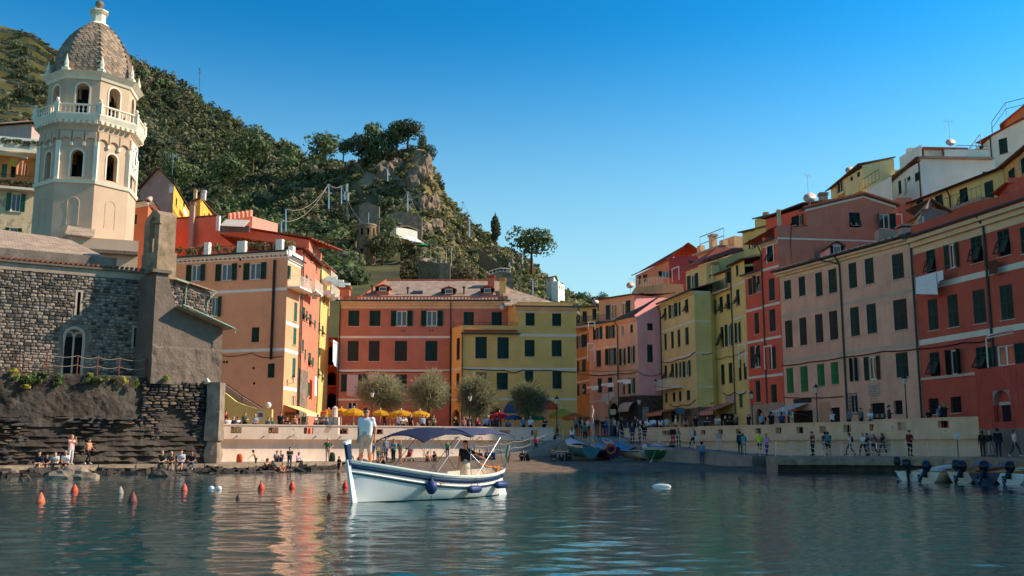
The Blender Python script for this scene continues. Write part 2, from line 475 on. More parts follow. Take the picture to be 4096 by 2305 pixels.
def pipe(bld,F,x,z0,z1,m=GUTTER,r=.06,out=.1,top_out=None,dx=0.):
 b=MB();pts=[F.pt(x,z0,out),F.pt(x,z1-.9,out)]
 if top_out:pts+=[F.pt(x+dx*.1,z1-.7,out),F.pt(x+dx,z1,top_out)]
 else:pts.append(F.pt(x,z1,out))
 b.tube(pts,r,7)
 for z in np.arange(z0+1.2,z1-1,2.2):b.tube([F.pt(x,z,out),F.pt(x,z+.06,out)],r*1.3,7)
 return b.build('downpipe',m,bld)
def roof(bld,pts,ze,rise,kind='gable',over=.45,m=SLATE,th=.12,name='roof',ridge_tiles=True):
 P=[V3(p[0],p[1],0)for p in pts];c=sum(P,Vector())/4
 E=[p+(p-c).normalized()*over*1.4 for p in P]
 up=lambda v,z:V3(v.x,v.y,z)
 A,B,C,D=E
 faces=[]
 if kind=='gable':
  r0,r1=(A+D)/2,(B+C)/2
  faces=[[up(A,ze),up(B,ze),up(r1,ze+rise),up(r0,ze+rise)],[up(C,ze),up(D,ze),up(r0,ze+rise),up(r1,ze+rise)]]
 elif kind=='front':
  r0,r1=(A+B)/2,(D+C)/2
  faces=[[up(A,ze),up(r0,ze+rise),up(r1,ze+rise),up(D,ze)],[up(B,ze),up(C,ze),up(r1,ze+rise),up(r0,ze+rise)]]
 elif kind=='hip':
  m0,m1=(A+D)/2,(B+C)/2;dl=(m1-m0);k=min(.45,(A-D).length/2/max(dl.length,.1))
  r0,r1=up(m0+dl*k,ze+rise),up(m1-dl*k,ze+rise)
  faces=[[up(A,ze),up(B,ze),r1,r0],[up(C,ze),up(D,ze),r0,r1],[up(B,ze),up(C,ze),r1],[up(D,ze),up(A,ze),r0]]
 elif kind=='shed':
  faces=[[up(A,ze),up(B,ze),up(C,ze+rise),up(D,ze+rise)]]
 elif kind=='flat':
  faces=[[up(A,ze),up(B,ze),up(C,ze),up(D,ze)]]
 last=None
 for i,f in enumerate(faces):
  nrm=(f[1]-f[0]).cross(f[2]-f[0]).normalized()
  if nrm.z<0:nrm=-nrm
  xa=(f[1]-f[0]).normalized();ya=nrm.cross(xa)
  M=Matrix(((xa.x,ya.x,nrm.x,f[0].x),(xa.y,ya.y,nrm.y,f[0].y),(xa.z,ya.z,nrm.z,f[0].z),(0,0,0,1)))
  b=MB();inv=M.inverted();b.slab([inv@p for p in f],(0,0,th))
  last=b.build(name if i==0 else 'roof_slope',m,bld,M,local=True)
 if ridge_tiles and kind in('gable','hip','front'):
  b=MB();a_,c_=faces[0][2],faces[0][3]if kind!='front' else faces[0][1]
  if kind=='front':a_,c_=faces[0][1],faces[0][2]
  b.tube([a_+V3(0,0,th),c_+V3(0,0,th)],.12,7);b.build('ridge_tiles',TERRA,bld)
 return last
def chimney(bld,p,z0,z1,w=.5,m=None,cap=True):
 b=MB();b.box(p[0]-w/2,p[0]+w/2,p[1]-w/2,p[1]+w/2,z0,z1)
 if cap:
  for i in range(3):b.box(p[0]-w*.62,p[0]+w*.62,p[1]-w*.62,p[1]+w*.62,z1+.12*i+.06,z1+.12*i+.11)
  b.box(p[0]-w*.3,p[0]+w*.3,p[1]-w*.3,p[1]+w*.3,z1,z1+.4)
 return b.build('chimney',m or CREAM,bld)
def dish(bld,p,r=.4,az=-.6,pole=1.0):
 b=MB();b.tube([(p[0],p[1],p[2]),(p[0],p[1],p[2]+pole)],.03,6)
 o=b.build('mast',STEEL,bld)
 d=MB();d.sm=True
 prof=[(0.02,0),(r*.4,.02),(r*.75,.07),(r,.14)]
 d.lathe(prof,18)
 M=MT((p[0],p[1]-.05,p[2]+pole))@MR(az,4,'Z')@MR(R(65),4,'X')
 d.build('satellite_dish',mat('dish_grey','#b8b4ae',.5,.1,5.),o,M,local=True)
def antenna(bld,p,h=1.8,az=.3):
 b=MB();b.tube([p,(p[0],p[1],p[2]+h)],.025,6)
 c,s_=cos(az),sin(az)
 b.tube([(p[0]-.7*c,p[1]-.7*s_,p[2]+h),(p[0]+.7*c,p[1]+.7*s_,p[2]+h)],.014,5)
 for t in(-.6,-.35,-.1,.15,.4,.6):
  b.tube([(p[0]+t*c,p[1]+t*s_,p[2]+h-.25),(p[0]+t*c,p[1]+t*s_,p[2]+h+.25)],.009,4)
 return b.build('aerial',STEEL,bld)
def railing(bld,pts,h=1.,m=IRON,step=.14,name='railing',bars=True,r=.012):
 b=MB();pts=[Vector(p)for p in pts];top=[p+V3(0,0,h)for p in pts]
 b.tube(top,r*1.8,5);b.tube([p+V3(0,0,.1)for p in pts],r*1.4,5)
 for a,c in zip(pts[:-1],pts[1:]):
  n=max(1,int((c-a).length/step))
  for i in range(n+1):
   q=a.lerp(c,i/n)
   if bars or i in(0,n):b.tube([q,q+V3(0,0,h)],r,4,False)
 return b.build(name,m,bld)
def cable(bld,pts,r=.02,sag=.1,name='cable',m=CABLE):
 b=MB();out=[]
 for a,c in zip(pts[:-1],pts[1:]):
  a,c=Vector(a),Vector(c)
  for i in range(7):
   t=i/6;out.append(a.lerp(c,t)-V3(0,0,sag*4*t*(1-t)))
 b.tube(out,r,5);return b.build(name,m,bld)
def balcony(bld,F,x0,x1,z,out=.9,m=WHITEP,rail=WHITEIRON,th=.14,h=1.0):
 o=bx('balcony',bld,F.M,x0,x1,-out,-.002,z-th,z,m)
 b=MB()
 for x in(x0+.25,(x0+x1)/2,x1-.25):
  b.box(x-.07,x+.07,-out*.75,-.003,z-th-.22,z-th-.002);b.box(x-.07,x+.07,-out*.4,-.004,z-th-.42,z-th-.222)
 b.v=[tuple(F.M@Vector(p))for p in b.v];b.build('bracket',m,o,Matrix.Identity(4))
 railing(o,[F.pt(x0+.03,z,.02),F.pt(x0+.03,z,out-.04),F.pt(x1-.03,z,out-.04),F.pt(x1-.03,z,.02)],h,rail)
 return o
def awning(bld,F,x0,x1,z1,z0,out,m,valance=.22,vm=None):
 b=MB();n=10
 b.slab([F.pt(x0,z1,.05),F.pt(x0,z0,out),F.pt(x1,z0,out),F.pt(x1,z1,.05)],(0,0,.03))
 o=b.build('awning',m,bld)
 v=MB()
 for i in range(n*2):
  a,c=x0+(x1-x0)*i/(n*2),x0+(x1-x0)*(i+1)/(n*2)
  v.cur=i%2 if vm else 0
  v.slab([F.pt(a,z0,out+.01),F.pt(c,z0,out+.01),F.pt(c,z0-valance*.8,out+.01),F.pt((a+c)/2,z0-valance,out+.01),F.pt(a,z0-valance*.8,out+.01)],tuple(F.n*.012))
 v.build('valance',[m,vm]if vm else m,o)
 arms=MB()
 for x in(x0+.1,x1-.1):arms.tube([F.pt(x,z0-.05,out-.05),F.pt(x,z0-.35,.03)],.02,5)
 arms.build('awning_arm',STEEL,o)
 return o
def cloth(name,parent,F,x0,x1,z0,z1,out,m,drop=(0,0),seed=1):
 b=MB();b.sm=True;nx,nz=9,6;rows=[]
 r_=random.Random(seed);ph=r_.uniform(0,6)
 for k in range(nz+1):
  t=k/nz;row=[]
  for i in range(nx+1):
   s_=i/nx;zlow=z0+drop[0]*(1-s_)+drop[1]*s_
   row.append(F.pt(x0+(x1-x0)*s_,z1+(zlow-z1)*t,out+.05*sin(s_*9+ph)*(.3+t)))
  rows.append(row)
 b.loft(rows,False)
 back=[[q-F.n*.015 for q in row]for row in rows];b.loft(back[::-1],False)
 return b.build(name,m,parent)
def lettering(parent,txt,M,size,m,name='lettering',ext=.006):
 cu=bpy.data.curves.new('lettering','FONT');cu.body=txt;cu.size=size;cu.align_x='CENTER';cu.align_y='CENTER';cu.extrude=ext;cu.resolution_u=2
 t=bpy.data.objects.new('tmp_text',cu);COL.objects.link(t)
 dg=bpy.context.evaluated_depsgraph_get();me=bpy.data.meshes.new_from_object(t.evaluated_get(dg))
 bpy.data.objects.remove(t);me.materials.clear();me.materials.append(m)
 return add(name,me,parent,M)
 # water
wm=bpy.data.materials.new('harbour_water');wm.use_nodes=True
n,l=wm.node_tree.nodes,wm.node_tree.links
p=n['Principled BSDF']
p.inputs['Base Color'].default_value=(.002,.060,.060,1);p.inputs['Roughness'].default_value=.03;p.inputs['IOR'].default_value=1.33
p.inputs['Specular IOR Level'].default_value=.5
g=n.new('ShaderNodeNewGeometry')
def wnoise(sc,det,sx=1.,sy=1.):
 mp=n.new('ShaderNodeMapping');mp.inputs['Scale'].default_value=(sx,sy,1);l.new(g.outputs['Position'],mp.inputs['Vector'])
 t=n.new('ShaderNodeTexNoise');t.inputs['Scale'].default_value=sc;t.inputs['Detail'].default_value=det;t.inputs['Roughness'].default_value=.5
 l.new(mp.outputs[0],t.inputs['Vector']);return t.outputs['Fac']
b2=n.new('ShaderNodeBump');b2.inputs['Strength'].default_value=1.;b2.inputs['Distance'].default_value=.011;l.new(wnoise(3.6,4,.8,1.3),b2.inputs['Height'])
l.new(b2.outputs[0],p.inputs['Normal'])
def water_sheet():
 ys=[1.0]
 while ys[-1]<96:ys.append(ys[-1]+max(.06,ys[-1]*.0052))
 ys=np.array(ys);xs=np.linspace(-1,1,560)
 Yg,T=np.meshgrid(ys,xs,indexing='ij');Xg=T*(Yg*.62+6)
 amp=1.
 h=np.zeros_like(Xg)
 r_=np.random.default_rng(3)
 for k in range(34):
  lam=.36*1.085**k*r_.uniform(.93,1.07);th=r_.normal(1.45,.95)
  a=lam/6.283*(.0155 if lam<1.3 else .0155*(1.3/lam)**1.6)*amp
  kx,ky=2*PI/lam*cos(th),2*PI/lam*sin(th)
  fade=np.clip(lam/(Yg*.0115)-.5,0,1)
  h+=a*np.sin(kx*Xg+ky*Yg+r_.uniform(0,6.3))*fade
 h*=.55+.9*fbm(Xg*.08,Yg*.05,5,3)
 V=np.stack([Xg,Yg,h],-1).reshape(-1,3);ny,nx=Xg.shape
 idx=np.arange(ny*nx).reshape(ny,nx)
 Fq=np.stack([idx[:-1,:-1],idx[:-1,1:],idx[1:,1:],idx[1:,:-1]],-1).reshape(-1,4)
 me=npmesh('water',V,Fq,wm,True)
 o=add('water',me);return struct(o)
water_sheet()
b=MB();b.quad((-900,-500,-.12),(900,-500,-.12),(900,130,-.12),(-900,130,-.12));struct(b.build('sea',wm))
CONC=mat('concrete_grey','#8d8880',.85,.2,1.2,streak=.25,bump=.3,bscale=9.)
QSTONE=mat('quay_stone','#8f8473',.85,.3,1.6,bump=.5,bscale=7.,patch='#5a5247',patch_amt=.38,patch_scale=1.3)
WETROCK=mat('dark_wet_rock','#3a3630',.6,.4,1.6,bump=.8,bscale=5.)
PAVE=mat('paving_stone','#958c80',.85,.2,1.1,bump=.2)
SAND=mat('dark_beach_gravel','#6b6255',.95,.25,1.4,bump=.8,bscale=16.)
WALLW=mat('pale_harbour_plaster','#cfc3b6',.85,.10,.6,streak=.22,bump=.15,bscale=10.,patch='#a09281',patch_amt=.40,patch_scale=.7)
WALLP=mat('pinkish_harbour_plaster','#cdb5a3',.85,.10,.6,streak=.25,bump=.15,bscale=10.,patch='#a8968a',patch_amt=.36,patch_scale=.6)
# plan
ZP=2.8
WL0,WL1=(gx(868,78.5),78.5),(gx(2214,92),92.)
WRP=[(gx(u,Y),Y)for u,Y in((2496,92),(2800,87),(3100,81),(3500,74),(3925,67))]
QE=[(gx(u,Y),Y)for u,Y in((-420,54),(0,58.6),(430,63.6),(860,68.4),(1370,77.5))]
RW0,RW1=(gx(-250,61.4),61.4),(gx(842,71.6),71.6)
pave=MB()
pave.poly([(*WL0,ZP),(*WL1,ZP),(*WRP[0],ZP)]+[(*p,ZP)for p in WRP[1:]]+[(60,60,ZP),(60,170,ZP),(-60,170,ZP),(-60,86,ZP),(-30,82,ZP)])
struct(pave.build('plaza_pavement',PAVE))
land=MB();land.quad((-500,118,-.3),(500,118,-.3),(500,1500,-.3),(-500,1500,-.3));struct(land.build('ground',mat('earth','#5a5040',.95,.2)))
ZQ=.62
q=MB();q.poly([(p[0],p[1],ZQ-.02)for p in QE]+[(WL1[0]-17,88,ZQ-.02),(WL0[0],WL0[1]+2,ZQ-.02),(RW0[0]-8,RW0[1]+3,ZQ-.02)])
quay=struct(q.build('left_quay',CONC))
def blocks_along(parent,pts,z0,z1,depth,lmin,lmax,m,name='stone_block',seed=1,jit=.03):
 r_=random.Random(seed);meshes=[]
 for k in range(5):
  b=MB();c=.03
  prof=[(0,0),(1,0),(1,1),(0,1)]
  vs=[]
  for(x,y,z)in[(x,y,z)for x in(0,1)for y in(0,1)for z in(0,1)]:
   vs.append((x*.98+.01+r_.uniform(-.012,.012),y+r_.uniform(-.05,.03),z+r_.uniform(-.05,.03)))
  b.add(vs,[(0,1,3,2),(4,6,7,5),(0,4,5,1),(2,3,7,6),(0,2,6,4),(1,5,7,3)])
  meshes.append(b.mesh(name,m))
 for a,c in zip(pts[:-1],pts[1:]):
  F=Face(a,c);s_=0
  while s_<F.L-.2:
   w=min(r_.uniform(lmin,lmax),F.L-s_)
   T=F.M@MT((s_,r_.uniform(-jit,jit),z0))@MD((w,depth,z1-z0,1))
   add(name,r_.choice(meshes),parent,T);s_+=w
blocks_along(quay,QE,ZQ-.42,ZQ,.7,1.1,1.9,QSTONE)
b=MB()
for a,c in zip(QE[:-1],QE[1:]):
 F=Face(a,c);nn=int(F.L/.5)
 for i in range(nn+1):
  for k in range(3):
   x=i*F.L/nn+RU(-.3,.3);s_=RU(.2,.45)
   M=F.M@MT((x,.15-.28*k+RU(-.2,.1),.22-.16*k+RU(-.08,.08)))@MR(RU(0,3),4,'Z')@MR(RU(-.4,.4),4,'X')
   b.box(-s_*1.4,s_*1.4,-s_,s_,-s_*.45,s_*.45,M)
rub=b.build('rubble',WETROCK,quay);rub['kind']='stuff'
def harbour_wall(name,label,pts,ztops,zled,zfoot,opens,m,ledge=.42,batter=.45,th=.4):
 w=thing(name,label,'wall',(pts[0][0],pts[0][1],0))
 front=MB();cop=MB()
 ns=len(pts)-1
 for i in range(ns):
  F=Face(pts[i],pts[i+1]);zt=(ztops[i]+ztops[i+1])/2-.09
  ops=[]
  for(c,x0,y0,x1,y1)in opens:
   o=F.rect(c,x0,y0,x1,y1)
   if 0<(o[0]+o[2])/2<F.L:ops.append((max(.02,o[0]),max(ZP+.03,o[1]),min(F.L-.02,o[2]),min(zt-.12,o[3])))
  wall_cells(front,F,0,F.L,zled,zt,ops,rev=th)
  Fb=Face((F.p1+F.n*-th).xy,(F.p0+F.n*-th).xy)
  wall_cells(front,Fb,0,Fb.L,ZP,zt,[(Fb.L-o[2],o[1],Fb.L-o[0],o[3])for o in ops],rev=0.)
  prof=[(0,zled),(-ledge*.55,zled-.06),(-ledge,zled-.3),(-ledge+.02,zled-.7),(-ledge+.12,zfoot+.5),(-ledge+batter,zfoot)]
  rows=[]
  for k in range(9):
   x=F.L*k/8;rows.append([F.pt(x,z,o)for o,z in prof])
  front.sm=True;front.loft(rows[::-1],False);front.sm=False
  c0,c1=F.pt(-.0,zt,.05),F.pt(F.L,zt,.05)
  cop.slab([c0,c1,F.pt(F.L,zt,-th-.05),F.pt(0,zt,-th-.05)],(0,0,.1))
 front.build('wall_body',m,w);cop.build('coping',m,w)
 return w
opl=[('Q',935,600,1062,685),('Q',1372,600,1490,690),('Q',1785,600,1895,695),('Q',2180,610,2300,702),('H',505,440,615,510)]
opl+=[('s',u,1716,u+40,1746)for u in(1628,1766,1905)]+[('I',-5,570,108,630),('I',322,570,405,632)]
wl_=harbour_wall('harbour_wall','pale plastered harbour wall with square openings running behind the moored boat and sunbathers',[WL0,WL1],[3.54,3.54],2.38,ZQ,opl,WALLW)
opr=[('N',a,y0,b_,y1)for a,b_,y0,y1 in((140,208,532,614),(388,462,525,608),(652,725,517,605),(920,1007,510,604),(1215,1307,500,592),(1525,1620,482,580),(1860,1963,466,562),(2222,2330,450,552))]
opr+=[('O',1020,375,1145,470),('I',1670,572,1790,628),('I',2067,568,2113,625),('I',2247,562,2293,624),('I',2430,556,2485,620),('O',228,415,316,505),('O',550,402,645,495)]
wr_=harbour_wall('harbour_wall','pinkish plaster harbour wall with square openings below the pink and red houses',WRP,[3.48,3.52,3.58,3.68,3.82],2.3,1.0,opr[:13],WALLP,.2,.25)
for F_,k in((Face(WL0,WL1),0),):
 b=MB()
 for x in np.arange(1.5,F_.L,2.1):b.tube([F_.pt(x,2.62,-.1),F_.pt(x,2.6,.12)],.05,6)
 b.build('drain_spout',mat('spout_grey','#5c5750',.7,.1),wl_)
def gate_pillar(c,x,ybase,ytop,Y,label):
 p0=at(c,x,ybase,Y);zt=at(c,x,ytop,Y).z;w=thing('wall_pillar',label,'pillar',(p0.x,Y,ZP))
 b=MB();h=zt-ZP
 b.box(p0.x-.38,p0.x+.38,Y-.38,Y+.38,ZP,ZP+h*.62);b.build('plinth',WALLW,w)
 b=MB();b.lathe([(.25,0),(.22,h*.32),(.26,h*.33),(.05,h*.4)],8,(p0.x,Y,ZP+h*.62-.002));b.build('finial',WALLW,w)
gate_pillar('Q',2140,600,368,84.2,'short white stone pillar with pointed cap standing on the harbour wall')
xs=np.linspace(-17.5,19,120);ys=np.linspace(69,93,90);Yg,Xg=np.meshgrid(ys,xs,indexing='ij')
sh=72.3+.9*np.sin(Xg*.11)+.25*np.sin(Xg*.9)+np.clip(-9-Xg,0,9)*.55
zz=np.where(Yg>sh,(Yg-sh)*.062,(Yg-sh)*.12)+(fbm(Xg*1.1,Yg*1.1,3,4)-.47)*.16
zz=zz+.10*np.exp(-((Yg-sh-3.2)/.7)**2)
zz=np.minimum(zz,1.02);idx=np.arange(zz.size).reshape(zz.shape)
struct(add('beach',npmesh('beach',np.stack([Xg,Yg,zz],-1).reshape(-1,3),np.stack([idx[:-1,:-1],idx[:-1,1:],idx[1:,1:],idx[1:,:-1]],-1).reshape(-1,4),SAND,True)))
def beach_z(x,y):
 s_=72.3+.9*sin(x*.11)+.25*sin(x*.9)+max(0,min(9,-9-x))*.55
 return min(1.0,(y-s_)*.062 if y>s_ else 0)+.10*math.exp(-((y-s_-3.2)/.7)**2)
X0,X1=gx(2228,90),gx(2395,90)
st=thing('beach_stairs','wide stone stairs leading from the beach up to the plaza','stairs',(X0,86,.8))
for i in range(9):
 b=MB();y0=92.3-i*.8;z1=ZP-.004-i*.225
 b.box(X0,X1,y0-.8-.06,y0,z1-.6,z1);b.build('step',PAVE,st)
sl=MB();sl.slab([(X1+.02,92.3,ZP),(X1+.02,84.3,.72),(gx(2500,86)+.5,84.3,.72),(gx(2500,92)+.3,92.3,ZP)],(0,0,-.7));struct(sl.build('slipway',CONC))
def ramp(name,pts,wid,m,kerb):
 b=MB()
 for a,c in zip(pts[:-1],pts[1:]):
  F=Face(a[:2],c[:2])
  b.slab([F.pt(0,a[2],wid),F.pt(F.L,c[2],wid),F.pt(F.L,c[2],-2),F.pt(0,a[2],-2)],(0,0,-2.2))
 return struct(b.build(name,m))
RL=[(gx(1900,87.2),87.2,.85),(gx(2075,88.9),88.9,1.35),(gx(2236,90.4),90.4,2.4)]
ramp('left_ramp',RL,1.3,CONC,0)
RRM=[(gx(2500,89.6),89.6,2.12),(gx(2650,86),86.,1.85),(gx(2810,83.5),83.5,1.55),(gx(2970,80.6),80.6,1.27),(gx(3085,78.6),78.6,1.1)]
ramp('right_ramp',RRM,2.6,CONC,0)
RQ=[(gx(3062,73.5),73.5),(gx(3110,71.5),71.5),(gx(3350,71),71.),(gx(3600,69.2),69.2),(gx(3850,65),65.),(gx(4010,59),59.),(gx(4096,53),53.),(29.,40.)]
q2=MB();q2.prism([(gx(3075,79),79.)]+RQ+[(45,40),(45,75),(31,68.5)]+[(p[0]+.15,p[1]-.15)for p in WRP[3:2:-1]]+[(gx(3100,81.3),81.3)],-1,1.1)
rquay=struct(q2.build('right_quay',CONC))
blocks_along(rquay,[(p[0]-.32,p[1]-.62)for p in RQ[1:]],.52,.95,.75,1.2,1.9,QSTONE,seed=4)
b=MB();b.prism([(p[0]-.1,p[1]-.25)for p in RQ[1:]]+[(p[0]+1,p[1]+1)for p in RQ[:0:-1]],-1.,.5);b.build('quay_foot',WETROCK,rquay)
ROPE=mat('pale_rope','#c9bfae',.8,.1,9.)
def rope_rail(label,pts,rows=3,h=1.05,sag=.16,m=STEEL,rope=ROPE,pr=.032,rr=.022):
 w=thing('rope_railing',label,'railing',pts[0])
 for p in pts:
  b=MB();b.tube([p,(p[0],p[1],p[2]+h)],pr,6);b.lathe([(pr*2,0),(pr*2,.03)],8,p);b.build('post',m,w)
 for k in range(rows):
  b=MB();z=h*(k+1)/rows*.97;line=[]
  for a,c in zip(pts[:-1],pts[1:]):
   for i in range(7):
    t=i/6;line.append((a[0]+(c[0]-a[0])*t,a[1]+(c[1]-a[1])*t,a[2]+(c[2]-a[2])*t+z-sag*4*t*(1-t)))
  b.tube(line,rr,5);b.build('rope',rope,w)
def railpts(lst):return[tuple(at('s',*px(c,x,y),Y))for c,x,y,Y in lst]
rope_rail('pale rope railing along the sloping ramp left of the beach stairs',[(gx(u,Y),Y-1.0,z)for u,Y,z in((1900,87.2,.86),(1990,88.1,1.07),(2055,88.7,1.25),(2123,89.3,1.57),(2190,90,1.94),(2252,90.5,2.2))],2)
rope_rail('long pale rope railing down the ramp right of the beached boats',[(gx(u,Y),Y-2.3,z)for u,Y,z in((2470,91.4,2.2),(2553,88.4,2.05),(2624,86.7,1.9),(2698,85.2,1.76),(2763,84.2,1.63),(2850,82.8,1.47),(2931,81.3,1.33))],3)
rope_rail('rope railing on the quay ending at the gap behind the purple leggings',[(gx(u,Y),Y,1.1)for u,Y in((2977,77.6),(3040,75.6),(3102,73.4),(3164,72.2),(3236,72),(3297,71.8),(3366,71.6))],3)
rope_rail('short rope railing on the quay in front of the group with hats',[(gx(u,Y),Y,1.1)for u,Y in((3400,71.4),(3483,70.8),(3570,70.1))],3)
rope_rail('rope railing beside the red and white notice at the quay',[(gx(u,Y),Y,1.1)for u,Y in((3624,69.6),(3713,68.2),(3830,66.2))],3)
GXV[0]=1420.
# the row at the back of the plaza
REDW=mat('brick_red_plaster','#9c6253',.88,.09,.5,streak=.12,bump=.1,bscale=8.)
YELW=mat('ochre_yellow_plaster','#c2a273',.88,.08,.5,streak=.10,bump=.1,bscale=8.)
ORAW=mat('salmon_plaster','#bd8b70',.88,.07,.45,streak=.08,bump=.1,bscale=8.)
OLIW=mat('olive_plaster','#a69c74',.88,.08,.5,streak=.14,bump=.1,bscale=8.)
LILW=mat('lilac_pink_plaster','#c99c92',.88,.08,.5,streak=.16,bump=.1,bscale=8.)
PNKW=mat('old_pink_plaster','#d6a698',.9,.10,.5,streak=.25,bump=.12,bscale=8.,patch='#8b8177',patch_amt=.285,patch_scale=.42)
BRDW=mat('bright_red_plaster','#b45a4a',.88,.08,.5,streak=.14,bump=.1,bscale=8.)
YE2W=mat('warm_yellow_plaster','#cfb07d',.88,.08,.5,streak=.16,bump=.1,bscale=8.)
MAUW=mat('mauve_plaster','#9c6a5c',.9,.10,.5,streak=.22,bump=.1,bscale=8.)
RR2W=mat('rust_red_plaster','#975a4c',.88,.10,.5,streak=.22,bump=.1,bscale=8.)
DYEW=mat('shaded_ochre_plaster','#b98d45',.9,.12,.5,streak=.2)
WHHW=mat('white_house_plaster','#ccd0d2',.85,.06,.5,streak=.10)
PYEW=mat('pale_yellow_plaster','#d6c592',.88,.07,.5,streak=.12)
DSTONE=brickmat('dark_stone_base','#5a5048','#3f3934','#2a2622',1.,.5,.22,.02,.9,.8,3.)
def G(*a):return('G',)+a
F=Face((gx(1351.6,112),112),(gx(2042,112),112));ze=F.hit('G',600,300)[1];zc=F.hit('G',600,240)[1]
redh=house('red_house','brick red four storey house with slotted parapet and slate roof behind the yellow parasols',(F.p0.x,112,ZP))
d=11.
ft=[F.p0.xy,F.p1.xy,(F.p1.x,112+d),(F.p0.x,112+d)]
wins=[G(208,318,307,458,'c'),G(397,318,495,458,'c'),G(636,320,733,458,'o'),G(905,320,1002,458,'o'),G(1237,330,1328,452,'c'),G(1487,330,1578,452,'c'),G(202,588,300,770,'c',BROWNSH),G(390,588,487,770,'c',BROWNSH),G(623,588,732,770,'c',BROWNSH),G(895,588,1003,770,'c'),G(195,888,297,1042,'o'),G(395,888,497,1042,'o'),G(628,888,730,1042,'c'),G(900,890,998,1042,'c'),G(198,1140,285,1195,'g')]
wins=[w for w in wins]
facade(redh,F,REDW,ZP-.1,ze,wins)
shell(redh,ft,ZP-.1,ze,REDW)
cornice(redh,F,0,F.L,zc,CREAM,zc-ze,.4)
for y0,y1 in((545,565),(845,865),(1105,1122)):hband(redh,F,'G',600,y0,y1,BANDW,.02,0,F.hit('G',1126,700)[0])
gutter(redh,F,-.5,F.L,zc+.1,.5)
pipe(redh,F,F.hit('G',1122,400)[0],ZP,zc,top_out=.45)
pipe(redh,F,.12,ZP,zc,top_out=.45)
zb_,zt_=zc+.14,F.hit('G',600,188)[1];hs=(zt_-zb_)
slots=[]
for i in range(48):
 x=F.hit('G',168+i*30,210)[0]
 slots.append((x,zb_+hs*.28,x+.24,zb_+hs*.80))
b=MB();wall_cells(b,F,-.35,F.L-.3,zb_,zt_,slots,rev=.22)
Fb=Face((F.p1.x-.3,112.22),(F.p0.x-.35,112.22));LL=Fb.L
wall_cells(b,Fb,0,LL,zb_,zt_,[(LL-(s_[2]+.35),s_[1],LL-(s_[0]+.35),s_[3])for s_ in slots],rev=0)
b.quad(F.pt(-.35,zt_),F.pt(F.L-.3,zt_),F.pt(F.L-.3,zt_,-.22),F.pt(-.35,zt_,-.22));b.build('parapet',REDW,redh)
zr=at('G',900,47,118.).z
z1_=zt_-.35
A_,B_,r0_,r1_=V3(F.p0.x+1.9,113,z1_),V3(F.p1.x+1.5,113,z1_),V3(at('G',545,45,119).x,119,zr),V3(at('G',1560,60,119).x,119,zr)
def slope(bld,pts,m,th=.12,name='roof'):
 f=[Vector(p)for p in pts];nrm=(f[1]-f[0]).cross(f[2]-f[0]).normalized()
 if nrm.z<0:nrm=-nrm
 xa=(f[1]-f[0]).normalized();ya=nrm.cross(xa)
 M=Matrix(((xa.x,ya.x,nrm.x,f[0].x),(xa.y,ya.y,nrm.y,f[0].y),(xa.z,ya.z,nrm.z,f[0].z),(0,0,0,1)))
 b=MB();inv=M.inverted();b.slab([inv@p_ for p_ in f],(0,0,th));return b.build(name,m,bld,M,local=True)
slope(redh,[A_,B_,r1_,r0_],SLATE);slope(redh,[A_,r0_,V3(A_.x,125,z1_)],SLATE,name='roof_slope')
slope(redh,[V3(A_.x,125,z1_),r0_,r1_,V3(B_.x,125,z1_)],SLATE,name='roof_slope')
b=MB()
for a_,c_ in((r0_,r1_),(A_,r0_)):
 nn=int((c_-a_).length/.45)
 for i in range(nn):
  p_,q_=a_.lerp(c_,i/nn),a_.lerp(c_,(i+.9)/nn);b.tube([p_+V3(0,0,.13),q_+V3(0,0,.16)],[.13,.16],7)
b.build('ridge_tiles',TERRA,redh)
def roof_z(y):return z1_+(y-113)*(zr-z1_)/6.
def dormer(bld,c,x0,y0,x1,y1,Y,wallm,win,roofm=TERRA):
 p,q_=at(c,x0,y1,Y),at(c,x1,y0,Y);xa,xb,za,zb=p.x,q_.x,p.z,q_.z
 o=MB();w=xb-xa;zm=za+(zb-za)*.72
 o.prism([(xa,Y),(xb,Y),(xb,Y+3),(xa,Y+3)],za-.4,zm)
 o.add([(xa,Y,zm),(xb,Y,zm),((xa+xb)/2,Y,zb-.1),(xa,Y+3,zm),(xb,Y+3,zm),((xa+xb)/2,Y+3,zb-.1)],[(0,1,2),(3,5,4)])
 d_=o.build('dormer',wallm,bld)
 r=MB()
 for s_ in(-1,1):
  xe=xa-.2 if s_<0 else xb+.2;xm=(xa+xb)/2
  r.slab([(xe,Y-.25,zm-.12),(xm,Y-.25,zb-.05),(xm,Y+3,zb-.05),(xe,Y+3,zm-.12)],(0,0,.1))
 r.build('dormer_roof',roofm,d_)
 Fd=Face((xa,Y-.005),(xb,Y-.005))
 m_=MB();m_.box(w*.18,w*.82,-.04,-.002,za+.1,zm-.02)
 m_.v=[tuple(Fd.M@Vector(v))for v in m_.v];m_.build('dormer_window',WHITEP,d_)
 g_=MB();g_.quad(Fd.pt(w*.24,za+.18,.045),Fd.pt(w*.76,za+.18,.045),Fd.pt(w*.76,zm-.1,.045),Fd.pt(w*.24,zm-.1,.045));g_.build('pane',GLASS,d_)
 for s_ in(0,1):
  T=Fd.M@MT((w*(.82 if s_ else .18),-.05,za+.1))@MR(R(-25)if s_ else R(205),4,'Z')
  add('shutter',LEAF[DKGREEN.name],d_,T@MD((w*.3,1,zm-za-.12,1)))
 return d_
for x0,x1,y0,y1 in((462,572,88,152),(1050,1160,105,176),(1400,1500,100,168)):dormer(redh,'G',x0,y0,x1,y1,114.2,REDW,1)
